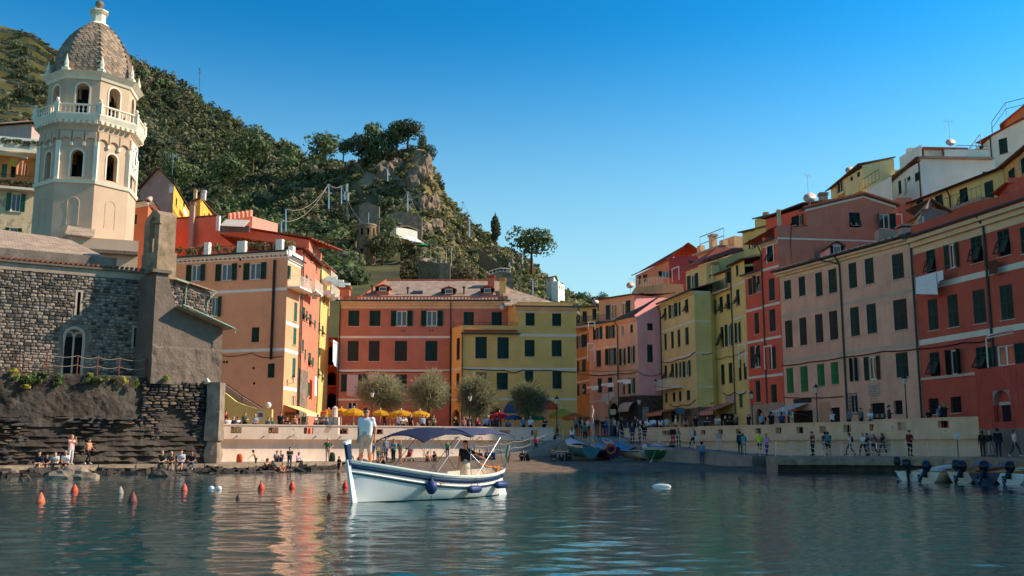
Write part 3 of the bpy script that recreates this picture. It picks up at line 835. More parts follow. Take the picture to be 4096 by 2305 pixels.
for x,y in((738,165),(1240,160),(420,145)):
 p_=at('G',x,y,114.6);b=MB();b.tube([p_-V3(0,0,.3),p_+V3(0,0,.55)],.1,8);b.tube([p_+V3(0,0,.5),p_+V3(0,0,.75)],.17,8);b.build('roof_vent',GUTTER,redh)
p_=at('G',828,158,114.9);b=MB();b.box(-.6,.6,-.35,.35,0,.12);b.build('skylight',GLASS,redh,MT(p_)@MR(R(28),4,'X'),local=True)
chimney(redh,(at('G',180,180,113.2).x,113.2),zc,at('G',180,135,113.2).z,1.1,REDW)
chimney(redh,(at('G',1482,60,117).x,117.),zr-1,at('G',1482,32,117).z,.8,REDW,True)
b=MB();b.sm=True;b.lathe([(.02,0),(.3,.05),(.42,.14)],16)
b.build('satellite_dish',WHITEP,redh,MT(F.pt(F.hit('G',1590,295)[0],F.hit('G',1590,295)[1],.35))@MR(R(80),4,'X'),local=True)
for x in(690,712,938,962):
 s_,z_=F.hit('G',x,497);b=MB();b.tube([F.pt(s_,z_,-.02),F.pt(s_,z_,.015)],.09,8);b.build('vent',DARK,redh)
cable(redh,[F.pt(s_,z_,.06)for s_,z_ in(F.hit('G',120,862),F.hit('G',260,868),F.hit('G',400,858),F.hit('G',700,866),F.hit('G',1110,862))],.035,.06)
lace=mat('lace_curtain','#b9a9b4',.9,.15,9.)
for x0,x1,y1 in((197,296,1078),(388,480,1060)):
 s0,_=F.hit('G',x0,950);s1,_=F.hit('G',x1,950);cl=cloth('hanging_curtain',None,F,s0,s1,F.hit('G',x0,y1)[1],F.hit('G',x0,892)[1],.12,lace,(0,-.2),x0)
 tag(cl,'pale lace curtain hanging out of the %s low window of the red house'%('leftmost' if x0<300 else 'second'),'curtain')
P0,P1,P2=(gx(1805.6,111.9),111.9),(gx(1847,109.2),109.2),(gx(2306.4,110.2),110.2)
yelh=house('yellow_house','ochre yellow house with green shutters and roof terrace at the centre of the plaza',(P1[0],P1[1],ZP))
F1,F2=Face(P0,P1),Face(P1,P2)
zter=F2.hit('G',1300,450)[1];zgut=F2.hit('G',1400,525)[1];xs_=F2.hit('G',1722,600)[0];ztop=F2.hit('G',1900,300)[1]
ops=[(F1.L*.12,ZP-.05,F1.L*.88,F1.hit('G',1170,1200)[1])]
facade(yelh,F1,YELW,ZP-.1,zter,[G(1175,563,1203,757,'c',BROWNSH),G(1173,878,1200,1000,'c',BROWNSH)],name='corner_wall',extra=ops)
wl2=[G(1342,552,1444,746,'c'),G(1538,556,1640,748,'c'),G(1342,868,1442,1015,'c'),G(1532,872,1632,1024,'c')]
wr2=[G(1790,340,1870,453,'c'),G(2027,344,2108,456,'c'),G(1782,580,1870,728,'c'),G(2023,582,2111,728,'c'),G(1783,857,1858,1012,'c'),G(2030,860,2111,1016,'c')]
ar=(F2.hit('G',1440,1300)[0],ZP-.05,F2.hit('G',1575,1300)[0],F2.hit('G',1500,1165)[1])
facade(yelh,F2,YELW,ZP-.1,zter,wl2,x1=xs_,extra=[ar])
facade(yelh,F2,YELW,ZP-.1,ztop,wr2,x0=xs_,name='upper_wall')
def arch_fill(bld,F,o,m,rev=.3,name='arch'):
 x0,z0,x1,z1=o;r=(x1-x0)/2;cx_=(x0+x1)/2;zc_=z1-r;b=MB();n_=14
 pts=[(cx_-r*cos(PI*i/n_),zc_+r*sin(PI*i/n_))for i in range(n_+1)]
 for(a0,a1),(c0,c1)in zip(pts[:-1],pts[1:]):
  b.quad(F.pt(a0,a1,.001),F.pt(c0,c1,.001),F.pt(c0,z1+.002,.001),F.pt(a0,z1+.002,.001))
  b.quad(F.pt(a0,a1,.001),F.pt(a0,a1,-rev),F.pt(c0,c1,-rev),F.pt(c0,c1,.001))
 return b.build(name,m,bld)
arch_fill(yelh,F2,ar,YELW);arch_fill(yelh,F1,ops[0],YELW)
q_=F2.pt(xs_,0);bk=120.
shell(yelh,[P0,P1,(q_.x,q_.y),(q_.x,bk),(P0[0],bk)],ZP-.1,zter-.9,YELW,skip=(0,1,2))
shell(yelh,[(q_.x,q_.y),P2,(P2[0]+.3,bk),(q_.x-.4,bk)],ZP-.1,ztop,YELW,skip=(0,))
Fk=Face((q_.x-1.1,111.95),(q_.x,q_.y));b=MB();wall_cells(b,Fk,0,Fk.L,zgut,F2.hit('G',1700,250)[1],[]);b.build('flank_wall',YELW,yelh)
bx('eaves',yelh,F2.M,-.1,xs_+.25,-.35,.02,zgut-.06,zgut+.1,GUTTER)
b=MB()
for i in range(34):x=F2.hit('G',1245+i*14,500)[0];b.tube([F2.pt(x,zgut+.32,.2),F2.pt(x,zgut+.42,-.2)],.13,6)
b.build('tile_strip',TERRA,yelh)
for y0,y1 in((525,552),):band(yelh,F2,xs_+.05,F2.L,F2.hit('G',1950,550)[1],F2.hit('G',1950,528)[1])
for F_,xa in((F2,1950),(F1,1180)):
 hband(yelh,F_,'G',xa,830,852);hband(yelh,F_,'G',xa,1100,1118)
cornice(yelh,F2,xs_-.2,F2.L+.1,F2.hit('G',1950,292)[1],CREAM,.6,.35);gutter(yelh,F2,xs_-.4,F2.L+.5,F2.hit('G',1950,290)[1]+.06,.5)
zb_,zt_=F2.hit('G',1950,284)[1]+.1,F2.hit('G',1950,243)[1]
slots=[(F2.hit('G',1757+i*29,262)[0],zb_+.25,F2.hit('G',1757+i*29,262)[0]+.2,zt_-.2)for i in range(14)]
b=MB();wall_cells(b,F2,xs_-.1,F2.L-.4,zb_,zt_,slots,rev=.2)
b.quad(F2.pt(xs_-.1,zt_),F2.pt(F2.L-.4,zt_),F2.pt(F2.L-.4,zt_,-.2),F2.pt(xs_-.1,zt_,-.2));b.build('parapet',YELW,yelh)
slope(yelh,[F2.pt(xs_-1.4,zt_-.4,-1.),F2.pt(F2.L-.6,zt_-.5,-1.),F2.pt(F2.L-3,zt_+1.1,-6),F2.pt(xs_-1.4,zt_+2.6,-6)],SLATE)
for cxx,yt in((1585,60),):chimney(yelh,(at('G',cxx,180,114).x,114.),zt_-2,at('G',cxx,yt,114).z,.75,YELW)
b=MB();pa,pb=at('G',1600,110,117),at('G',1812,175,117);pc=at('G',1930,225,117)
b.add([(pa.x,117,zt_-2),(pc.x,117,zt_-2),(pc.x,117,pc.z),(pb.x,117,pb.z),(pa.x,117,pa.z)],[(0,1,2,3,4)]);b.slab([(pa.x,117,pa.z),(pb.x,117,pb.z),(pb.x,119,pb.z),(pa.x,119,pa.z)],(0,0,.1));b.build('attic_wall',YELW,yelh)
pipe(yelh,F2,F2.hit('G',1216,700)[0]+.1,ZP,zgut,top_out=.3);pipe(yelh,F1,.08,ZP,zter,PIPEBR)
cable(yelh,[F2.pt(s_,z_,.08)for s_,z_ in(F2.hit('G',1230,840),F2.hit('G',1400,845),F2.hit('G',1600,850),F2.hit('G',1680,875),F2.hit('G',1760,848),F2.hit('G',2000,850),F2.hit('G',2240,868))],.045,.05)
railing(yelh,[F1.pt(.1,zter,-.1),F2.pt(.05,zter,-.1),F2.pt(xs_-.1,zter,-.1)],.35,IRON,.6)
S0,S1,S2=(gx(660,97.8),97.8),(gx(1138,94),94.),(gx(1195,97.8),97.8)
oran=house('salmon_house','tall salmon house with white bands and green shutters beside the church',(S1[0],S1[1],ZP))
F1,F2=Face(S0,S1),Face(S1,S2)
zt_=F1.hit('E',500,140)[1]
E_=lambda*a:('E',)+a
facade(oran,F1,ORAW,ZP-.1,zt_,[E_(118,198,186,318,'o'),E_(335,192,412,314,'o'),E_(540,184,622,306,'o'),E_(262,430,312,576,'o'),E_(556,652,610,760,'c'),E_(673,914,722,1018,'c')])
facade(oran,F2,ORAW,ZP-.1,zt_,[E_(800,200,822,300,'o',TEALSH),E_(862,470,886,612,'c',TEALSH),E_(857,656,880,780,'c',TEALSH),E_(850,874,874,1016,'c',TEALSH),E_(846,1150,874,1225,'g')],name='flank_wall')
shell(oran,[S0,S1,S2,(S2[0]-9,S2[1]+6),(S0[0]+1,S0[1]+8)],ZP-.1,zt_,ORAW,skip=(0,1))
for F_,xa,lst in((F1,500,((378,398),(810,832))),(F2,850,((620,645),(818,843),(1090,1115)))):
 for y0,y1 in lst:hband(oran,F_,'E',xa,y0,y1,WHITEP)
for F_ in(F1,F2):
 zc=F_.hit('E',700 if F_ is F1 else 830,118 if F_ is F1 else 150)[1]
 cornice(oran,F_,0,F_.L,zc+.1,WHITEP,.55,.3);gutter(oran,F_,0,F_.L,zc+.15,.42)
zpar=zc+.75
for F_ in(F1,F2):
 b=MB();b.box(0,F_.L-.02,-.1,.15,zc+.22,zpar);b.v=[tuple(F_.M@Vector(v))for v in b.v];b.build('terrace_parapet',WHITEP,oran)
b=MB()
for i in range(26):x=F1.L*(i+.5)/26;b.tube([F1.pt(x,zc+.2,.2),F1.pt(x,zc+.24,-.1)],.09,6)
b.build('tile_ends',TERRA,oran)
for F_,lst in((F1,((217,250,38),(455,512,28),(735,780,15))),(F2,((843,862,65),))):
 for x0,x1,y in lst:
  a_,c_=F_.hit('E',x0,80)[0],F_.hit('E',x1,80)[0];bx('terrace_pillar',oran,F_.M,a_,c_,-.16,.3,zc+.2,F_.hit('E',(x0+x1)/2,y)[1],WHITEP)
railing(oran,[F1.pt(.2,zpar,-.05),F1.pt(F1.L-.2,zpar,-.05)],.75,IRON,.3)
pipe(oran,F1,F1.hit('E',715,500)[0],F1.hit('E',708,885)[1],F1.hit('E',725,165)[1],PIPEBR,.13,.14)
for x,y in((355,904),(376,904),(570,948),(574,1058),(474,162),(472,210)):
 s_,z_=F1.hit('E',x,y);b=MB();b.tube([F1.pt(s_,z_,-.02),F1.pt(s_,z_,.015)],.13,8);b.build('vent',DARK,oran)
balcony(oran,F2,.1,F2.L-.2,F2.hit('E',850,378)[1]+.1,1.25)
cable(oran,[F1.pt(s_,z_,.06)for s_,z_ in(F1.hit('E',345,855),F1.hit('E',420,862),F1.hit('E',560,838),F1.hit('E',640,872),F1.hit('E',780,862))],.03,.05)
pipe(oran,F2,F2.L-.15,ZP,zt_,GUTTER)
shopm=mat('cream_awning','#dcc48a',.8,.1,5.)
awning(oran,F2,.15,F2.L+.3,F2.hit('E',850,1222)[1],F2.hit('E',850,1222)[1]-.75,2.2,shopm,.3,mat('cream_awning_light','#efe2c0',.8,.05))
bx('shop_front',oran,F2.M,.5,F2.L-.4,-.02,.02,ZP,ZP+2.3,mat('shop_interior','#7a5a34',.8,.4,4.))
for i in range(3):bx('poster',oran,F2.M,.7+i*.75,1.2+i*.75,-.05,-.021,ZP+.9,ZP+1.9,mat('poster_ochre','#b9924c',.7,.5,6.))
def lane_house(name,label,ya,yb,u,m,zt,wins,roofm=TILE):
 p0,p1=(gx(u[0],ya),ya),(gx(u[1],yb),yb)
 h=house(name,label,(p0[0],p0[1],ZP));F=Face(p0,p1)
 facade(h,F,m,ZP-.1,zt,wins,sh=TEALSH)
 pts=[p0,p1,(p1[0]-8,p1[1]+1),(p0[0]-8,p0[1]+1)]
 shell(h,pts,ZP-.1,zt,m);roof(h,pts,zt,1.6,'shed',.5,roofm)
 gutter(h,F,0,F.L,zt,.5);pipe(h,F,.2,ZP,zt);return h,F
zl=at('E',985,120,100).z
W_=lambda x0,y0,x1,y1,k='a':('E',x0,y0,x1,y1,k)
h1,F=lane_house('rose_lane_house','sunlit rose house with tilted green shutters in the lane beside the salmon house',97.9,106.5,(1197,1268),mat('rose_plaster','#c77b66',.88,.08,.6,streak=.1),zl,[W_(925,505,943,600),W_(950,530,962,610),W_(972,555,990,640),W_(1008,600,1020,665,'c'),W_(920,740,935,830,'c'),W_(938,810,950,890,'c'),W_(965,835,985,930),W_(993,870,1006,940,'c'),W_(985,60,997,180,'c'),W_(1022,140,1033,250,'c'),W_(945,270,962,335,'c'),W_(975,300,990,360,'c'),W_(925,1080,938,1160,'c'),W_(960,1050,975,1150,'c')])
balcony(h1,F,.3,F.L*.52,F.hit('E',985,490)[1]+1.0,1.3)
F_st=brickmat('x','#999','#888','#777')if False else None
b=MB();b.box(.2,F.L*.5,-.03,.02,ZP,F.hit('E',930,960)[1]);b.v=[tuple(F.M@Vector(v))for v in b.v];b.build('bare_stone',mat('bare_grey_render','#7c776a',.9,.3,1.5,bump=.5),h1)
cl=cloth('white_sheet',None,F,F.L*.62,F.L*.78,F.hit('E',985,1150)[1],F.hit('E',990,1010)[1],.5,CLOTHW);tag(cl,'white cloth hanging low on the sunlit rose house in the lane','laundry')
h2,F=lane_house('cream_lane_house','sunlit cream yellow house with tilted shutters deeper in the lane',106.6,112.5,(1269,1313),mat('cream_yellow_plaster','#dcb878',.88,.08,.6,streak=.1),at('E',1062,190,107).z,[W_(1040,620,1052,690),W_(1064,640,1078,710),W_(1050,370,1058,460,'c'),W_(1078,400,1086,480,'c'),W_(1040,950,1048,1010),W_(1062,970,1072,1040),W_(1045,800,1055,860,'c')])
balcony(h2,F,.2,F.L*.7,F.hit('E',1085,330)[1],1.2)
balcony(h2,F,.6,F.L*.95,F.hit('E',1110,440)[1],1.2)
cl=cloth('white_sheet',None,F,F.L*.3,F.L*.85,F.hit('E',1085,915)[1],F.hit('E',1085,755)[1],1.3,CLOTHW,(0,-.6));tag(cl,'large bright white sheet hung out high in the sunny lane','laundry')
b=MB();b.tube([F.pt(.3,F.hit('E',1080,780)[1]+.15,1.3),F.pt(F.L,F.hit('E',1080,780)[1]+.15,1.3)],.03,5);b.build('washing_pole',STEEL,h2)
h3=house('arcaded_house','shaded red house with three stacked arches closing the narrow lane',(gx(1320,117),117,ZP))
F=Face((gx(1285,117),117.),(gx(1375,117),117.));arl=[tuple(F.rect('E',*a))for a in((1104,1130,1166,1235),(1104,978,1166,1080),(1106,790,1168,935))]
zt_=F.hit('E',1140,725)[1]
facade(h3,F,mat('lane_red_plaster','#9c5038',.9,.12,.6),ZP-.1,zt_,[],extra=arl)
for o in arl:arch_fill(h3,F,o,MATS['lane_red_plaster']);bx('arch_back',h3,F.M,o[0]-.1,o[2]+.1,1.5,1.55,o[1]-.1,o[3]+.1,DARK)
for o in arl[1:]:band(h3,F,o[0]-.3,o[2]+.3,o[1]-.05,o[1]+.12,mat('ochre_band','#b5762f',.85,.1))
shell(h3,[F.p0.xy,F.p1.xy,(F.p1.x,122),(F.p0.x,122)],ZP-.1,zt_,MATS['lane_red_plaster'])
ys0,ys1=(gx(868,89.5),89.5),(gx(1088,89.),89.)
F=Face(ys0,ys1);sw=house('stair_wall','yellow curved wall of an outside stair at the foot of the salmon house',(ys0[0],89,ZP),'wall')
prof=[('Q',800,165),('Q',900,230),('Q',1000,310),('Q',1100,352),('Q',1240,390),('Q',1415,400)]
pts=[F.hit(*a)for a in prof];b=MB()
for(a0,a1),(c0,c1)in zip(pts[:-1],pts[1:]):
 b.slab([F.pt(a0,ZP),F.pt(c0,ZP),F.pt(c0,c1),F.pt(a0,a1)],tuple(F.n*-.35))
b.build('wall_body',mat('stair_yellow_plaster','#d9bd76',.88,.07,.6,streak=.1),sw)
b=MB();up=[F.hit(*a)for a in(('Q',800,100),('Q',900,170),('Q',1000,240),('Q',1180,350),('Q',1240,388))]
for(a0,a1),(c0,c1)in zip(up[:-1],up[1:]):b.slab([F.pt(a0,ZP+.1,-1.4),F.pt(c0,ZP+.1,-1.4),F.pt(c0,c1,-1.4),F.pt(a0,a1,-1.4)],tuple(F.n*-.25))
b.build('back_balustrade',mat('grey_stair_plaster','#a79587',.88,.08,.6),sw)
railing(sw,[F.pt(up[0][0],up[0][1]-.75,-1.4),F.pt(up[2][0],up[2][1]-.75,-1.4),F.pt(up[4][0],up[4][1]-.75,-1.4)],.85,IRON,5.,bars=False,r=.03)
s0,z0,s1,z1=F.rect('Q',1238,422,1322,530);bx('poster',sw,F.M,s0,s1,-.03,-.002,z0,z1,mat('poster_paper','#cfc8bb',.7,.15,3.));bx('poster_picture',sw,F.M,s0+.12,s1-.12,-.034,-.0301,z0+.3,z1-.12,mat('poster_picture','#77787a',.7,.6,3.))
b=MB();b.sm=True;s_,z_=F.hit('Q',1364,350);b.lathe([(.02,-.28),(.2,-.2),(.28,0),(.2,.2),(.02,.28)],12,F.pt(s_,z_,-.2));b.build('globe_lamp',WHITEP,sw)
GXV[0]=1400.
# the row of houses along the right of the harbour
def J(*a):return('J',)+a
def K(*a):return('K',)+a
def inner(F,d,side=0.):
 return[F.p0.xy,F.p1.xy,tuple((F.p1-F.n*d+F.d*side).xy),tuple((F.p0-F.n*d+F.d*side).xy)]
F=Face((gx(2298,129),129.),(gx(2358,123.6),123.6));zt=F.hit('J',160,590)[1]
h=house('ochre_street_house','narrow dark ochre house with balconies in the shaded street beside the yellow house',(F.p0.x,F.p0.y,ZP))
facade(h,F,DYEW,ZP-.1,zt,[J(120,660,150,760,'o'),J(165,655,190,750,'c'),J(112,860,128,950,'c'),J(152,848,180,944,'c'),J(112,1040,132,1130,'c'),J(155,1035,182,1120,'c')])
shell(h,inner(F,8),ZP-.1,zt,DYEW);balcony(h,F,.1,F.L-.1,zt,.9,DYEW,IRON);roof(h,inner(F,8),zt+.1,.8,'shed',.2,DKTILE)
for y in(640,830,1010):hband(h,F,'J',160,y,y+12)
F2_=Face((gx(2322,131),131.),(gx(2392,130),130.));zt2=F2_.hit('J',200,445)[1]
facade(h,F2_,YE2W,zt,zt2,[J(155,475,188,560,'c'),J(232,455,262,540,'c')],name='attic_wall');roof(h,inner(F2_,6),zt2,.8,'shed',.3,DKTILE)
bx('shop_canopy',h,F.M,.1,F.L,-1.2,0,ZP+2.6,ZP+2.75,mat('grey_canvas','#77706a',.8,.1))
A_,B_,C_,D_=(gx(2356,122.7),122.7),(gx(2475,117.7),117.7),(gx(2551.6,114),114.),(gx(2645,114.6),114.6)
h=house('lilac_house','pink and lilac corner house with dark stone base near the top of the beach stairs',(B_[0],B_[1],ZP))
F1,F2,F3=Face(A_,B_),Face(B_,C_),Face(C_,D_)
z1=F1.hit('J',320,575)[1];z2=F2.hit('J',500,545)[1]
aro=tuple(F1.rect('J',350,1185,436,1330));aro=(aro[0],ZP-.05,min(aro[2],F1.L-.1),aro[3])
facade(h,F1,LILW,ZP-.1,z1,[J(258,595,292,692,'o'),J(355,582,388,684,'o'),J(262,778,298,905,'c'),J(355,762,396,888,'o'),J(272,992,304,1104,'c'),J(352,986,385,1098,'c')],extra=[aro],fr=WOODW)
arch_fill(h,F1,aro,LILW)
facade(h,F2,LILW,ZP-.1,z2,[J(456,570,476,660,'g'),J(524,550,544,640,'c'),J(456,762,478,890,'o'),J(523,745,548,875,'o'),J(460,1010,482,1118,'d'),J(527,988,551,1112,'o')])
facade(h,F3,mat('lilac_plaster','#b48c98',.88,.08,.5,streak=.16),ZP-.1,z2+.2,[J(655,567,697,622,'c'),J(655,732,697,868,'c')],trim=WHITEP,name='flank_wall',topf=lambda x:z2+.2+x*.55)
shell(h,[A_,B_,C_,D_,(D_[0]+2,124),(A_[0]+3,131)],ZP-.1,min(z1,z2),LILW,skip=(0,1,2))
zst=F3.hit('J',680,1125)[1]
for F_,nm in((F2,0),(F3,0)):
 bx('stone_base',h,F_.M,.02,F_.L-.01,-.05,.02,ZP,zst,mat('stone_dark','#4b443d',.9,.4,3.,bump=.8,bscale=4.))
for y in(750,950):hband(h,F1,'J',320,y,y+14)
hband(h,F1,'J',280,1162,1176)
pipe(h,F1,F1.L-.1,ZP,z1,top_out=.4);gutter(h,F1,0,F1.L,z1+.1,.45);gutter(h,F2,0,F2.L,z2+.2,.45)
cornice(h,F2,0,F2.L,z2+.2,LILW,.8,.4);cornice(h,F1,0,F1.L,z1+.1,CREAM,.4,.3)
slope(h,[F2.pt(0,z2+.25,.5),F2.pt(F2.L,z2+.25,.5),F3.pt(F3.L,z2+2.6,0),F1.pt(F1.L,z1+2.2,-4)],DKTILE)
FT=Face((gx(2398,126),126.),(gx(2542,121.5),121.5));zt=FT.hit('J',430,365)[1]
facade(h,FT,mat('peach_plaster','#d3a383',.88,.07,.5),z1-.5,zt,[J(372,418,418,535,'g'),J(456,405,495,525,'g')],name='attic_wall')
for x0,x1,y0,y1 in((338,368,428,540),(495,525,392,522)):
 o=FT.rect('J',x0,y0,x1,y1);add('shutter',LEAF[DKGREEN.name],h,FT.M@MT((o[0],-.05,o[1]))@MD((o[2]-o[0],1,o[3]-o[1],1)))
shell(h,inner(FT,6,1.),z1-.5,zt,MATS['lilac_plaster']);roof(h,inner(FT,6,1.),zt,.7,'shed',.4,DKTILE)
bx('terrace_floor',h,FT.M,-1.2,FT.L+.2,-4.2,0,z1-.1,z1+.12,STONES)
railing(h,[FT.pt(-1.2,z1+.12,4.1),FT.pt(FT.L,z1+.12,4.1)],1.,IRON,.15)
dish(h,FT.pt(FT.L*.75,zt+.5,-1),.5,-.3,.9);dish(h,FT.pt(-1.6,zt-.5,-1),.45,.3,.5)
antenna(h,FT.pt(FT.L*.7,zt+.4,-2),2.)
cable(h,[F1.pt(.2,F1.hit('J',210,965)[1],.1),F1.pt(F1.L,F1.hit('J',430,955)[1],.1),F2.pt(F2.L,F2.hit('J',580,940)[1],.1),F3.pt(F3.L*.5,F3.hit('J',670,975)[1],.1),F3.pt(F3.L,F3.hit('J',755,945)[1],.1)],.035,.15)
s0,z0,s1,z1_=F3.rect('Rr',1070,665,1140,812);bx('poster',h,F3.M,s0,s1,-.09,-.06,z0,z1_,mat('poster_blue','#7d949b',.7,.3,3.));bx('poster_picture',h,F3.M,s0+.1,s1-.1,-.095,-.0905,z0+1.3,z1_-.2,mat('poster_castle','#4b5558',.7,.5,3.))
s0,z0,s1,z1_=F1.rect('Rr',706,688,770,752);bx('notice_board',h,F1.M,s0,s1,-.1,-.06,z0,z1_,WHITEP)
cl=cloth('white_sheet',None,F1,*[F1.hit('Rr',x,560)[0]for x in(635,712)],F1.hit('Rr',670,640)[1],F1.hit('Rr',670,505)[1],.45,CLOTHW,(.5,0));tag(cl,'white sheet hanging over the arch of the lilac house','laundry')
cl=cloth('white_shirt',None,F1,*[F1.hit('Rr',x,560)[0]for x in(728,782)],F1.hit('Rr',750,580)[1],F1.hit('Rr',750,492)[1],.45,CLOTHW,(0,.3),8);tag(cl,'smaller white cloth hanging right of the sheet on the lilac house','laundry')
b=MB();b.sm=True
s0,z0,s1,z1_=F2.rect('Rr',878,605,1008,720);rows=[]
for i in range(8):
 a=PI/2*i/7;rows.append([F2.pt(s0+(s1-s0)*k/6,z0+(z1_-z0)*sin(a),1.1*cos(a)+.02)for k in range(7)])
b.loft(rows,False);b.build('shop_canopy',mat('pale_canvas','#b9b0a8',.85,.08),h)
A_,B_,C_=(gx(2645.7,114.4),114.4),(gx(2782.8,104),104.),(gx(2848,104.4),104.4)
h=house('olive_house','olive green house with white bands and lattice balcony beside the lilac house',(B_[0],B_[1],ZP))
F1,F2=Face(A_,B_),Face(B_,C_)
zt=F1.hit('J',900,375)[1]
OLD=mat('olive_plaster_flank','#a8a070',.88,.08,.5,streak=.14,bump=.1,bscale=8.)
facade(h,F1,OLIW,ZP-.1,zt,[J(785,442,804,545,'a'),J(840,418,866,525,'o'),J(888,405,905,510,'o'),J(948,378,972,486,'a'),J(788,648,806,774,'c'),J(840,630,861,762,'c'),J(890,616,911,750,'c'),J(950,598,976,735,'c'),J(790,895,808,1005,'a'),J(840,882,862,995,'a'),J(890,870,910,990,'o'),J(950,858,978,980,'o'),J(795,1105,812,1180,'c'),J(853,1102,873,1172,'c'),J(900,1094,920,1168,'c'),J(962,1086,986,1162,'c'),J(830,1250,900,1330,'d')])
facade(h,F2,OLD,ZP-.1,zt,[],name='flank_wall')
shell(h,[A_,B_,C_,(C_[0]+6,112),(A_[0]+6,120)],ZP-.1,zt,OLD,skip=(0,1))
for F_,xa,lst in((F1,900,((582,596),(826,842))),(F2,1090,((545,558),(788,800),(1050,1064)))):
 for y0,y1 in lst:hband(h,F_,'J',xa,y0,y1)
cornice(h,F1,0,F1.L,zt+.15,OLIW,.6,.35);gutter(h,F1,0,F1.L,zt+.2,.5);band(h,F2,0,F2.L,zt-.05,zt+.15)
slope(h,[F1.pt(-.2,zt+.2,.5),F1.pt(F1.L+.2,zt+.2,.5),F1.pt(F1.L,zt+1.2,-3),F1.pt(0,zt+1.2,-3)],DKTILE)
FA=Face((gx(2752,112),112.),(gx(2836,107),107.));za=FA.hit('J',1000,150)[1]
facade(h,FA,OLIW,zt-.5,za,[J(990,190,1030,300,'o')],name='attic_wall')
FA2=Face(FA.p1.xy,(gx(3010,108),108.));facade(h,FA2,OLD,zt-.5,za,[],name='attic_flank',topf=lambda x:za+x*.34)
shell(h,[FA.p0.xy,FA.p1.xy,FA2.p1.xy,(FA2.p1.x,116),(FA.p0.x+1,117)],zt-.5,za,OLD,skip=(0,1))
slope(h,[FA.pt(-.3,za+.1,.5),FA.pt(FA.L,za+.1,.5),FA2.pt(FA2.L,za+FA2.L*.34+.1,0),FA2.pt(FA2.L-2,za+2.6,-4)],TILE)
chimney(h,(gx(2867,107),106.6),zt,za-.3,.8,OLIW);chimney(h,(gx(2928,108),108.5),za,FA.hit('J',1190,60)[1],.8,OLIW)
balcony(h,F1,F1.hit('Rr',1325,430)[0],F1.hit('Rr',1545,430)[0],F1.hit('Rr',1440,458)[1]+.15,1.)
cable(h,[F1.pt(*F1.hit('J',775,862),.08),F1.pt(*F1.hit('J',900,845),.08),F1.pt(*F1.hit('J',1028,790),.08),F2.pt(F2.L,F2.hit('J',1150,795)[1],.08)],.04,.25)
cable(h,[F1.pt(*F1.hit('J',830,1190),.08),F1.pt(*F1.hit('J',930,1195),.08),F1.pt(*F1.hit('J',1030,1160),.08),F2.pt(F2.L,F2.hit('J',1150,1180)[1],.08)],.04,.3)
pipe(h,F1,.15,ZP,zt,top_out=.45)
awn=mat('faded_red_awning','#b07a6c',.85,.08,6.);awn2=mat('faded_red_awning_light','#c79a8a',.85,.05)
awning(h,F1,F1.hit('Rr',1290,700)[0]-.5,F1.hit('Rr',1520,700)[0],F1.hit('Rr',1420,685)[1],F1.hit('Rr',1420,735)[1],2.2,awn,.35,awn2)
s0,z0,s1,z1_=F1.rect('Rr',1560,672,1648,738);bx('shop_sign',h,F1.M,s0,s1,-1.,-.85,z0,z1_,mat('blue_sign','#2c6d92',.5,.2,4.))
for F_ in(F1,F2):bx('stone_base',h,F_.M,F_.L*.55 if F_ is F1 else .02,F_.L-.01,-.06,.02,ZP,F_.hit('J',1080,1215)[1],mat('rough_grey_stone','#6e655a',.9,.4,2.4,bump=.8,bscale=4.))
A_,B_,C_=(gx(2850,106),106.),(gx(2935,101.2),101.2),(gx(2990.5,97.6),97.6)
h=house('narrow_yellow_house','narrow warm yellow house with pink awning left of the bright red house',(B_[0],B_[1],ZP))
F1,F2=Face(A_,B_),Face(B_,C_)
zt1,zt2=F1.hit('K',150,455)[1],F2.hit('K',270,255)[1]
facade(h,F1,YE2W,ZP-.1,zt1,[K(92,515,108,612,'r'),K(134,490,156,598,'a'),K(182,470,206,578,'a'),K(82,735,104,812,'a'),K(140,695,162,838,'a'),K(188,676,212,826,'o'),K(97,932,112,1060,'c'),K(145,952,168,1090,'c'),K(196,940,222,1080,'c'),K(100,1105,120,1188,'c')],trim=WHITEP)
facade(h,F2,YE2W,ZP-.1,zt2,[K(246,275,262,350,'c'),K(247,440,270,552,'a'),K(252,665,270,806,'o'),K(264,920,283,1062,'c'),K(298,942,318,1054,'c'),K(268,1150,290,1245,'c',MIDGREEN)])
shell(h,[A_,B_,C_,(C_[0]+7,100),(A_[0]+6,110)],ZP-.1,zt1,YE2W,skip=(0,1))
FX=Face((gx(2853,107.5),107.5),(gx(2936,102.7),102.7));z3=FX.hit('K',150,330)[1]
facade(h,FX,YE2W,zt1-.2,z3,[K(86,348,100,408,'c'),K(172,312,215,400,'d')],name='attic_wall',trim=WHITEP);roof(h,inner(FX,5),z3,.7,'shed',.4,DKTILE)
bx('terrace_floor',h,F1.M,.6,F1.L,-.5,1.,zt1-.1,zt1+.05,STONES);railing(h,[F1.pt(1.8,zt1+.05,.45),F1.pt(F1.L,zt1+.05,.45)],1.05,IRON,.1)
b=MB();wall_cells(b,Face((B_[0],B_[1]+.0),(B_[0]+3,B_[1]+2.)),0,1,zt1,zt2,[]);b.build('party_wall',YE2W,h)
roof(h,inner(F2,6),zt2,1.,'shed',.4,TILE)
for y in(390,625,880):hband(h,F2,'K',275,y,y+13)
hband(h,F2,'K',275,1140,1152)
pipe(h,F2,.05,ZP,zt2,top_out=.4);gutter(h,F2,0,F2.L,zt2+.05,.45)
cable(h,[F1.pt(*F1.hit('K',100,905),.08),F1.pt(*F1.hit('K',180,900),.08),F2.pt(*F2.hit('K',320,850),.08)],.03,.2)
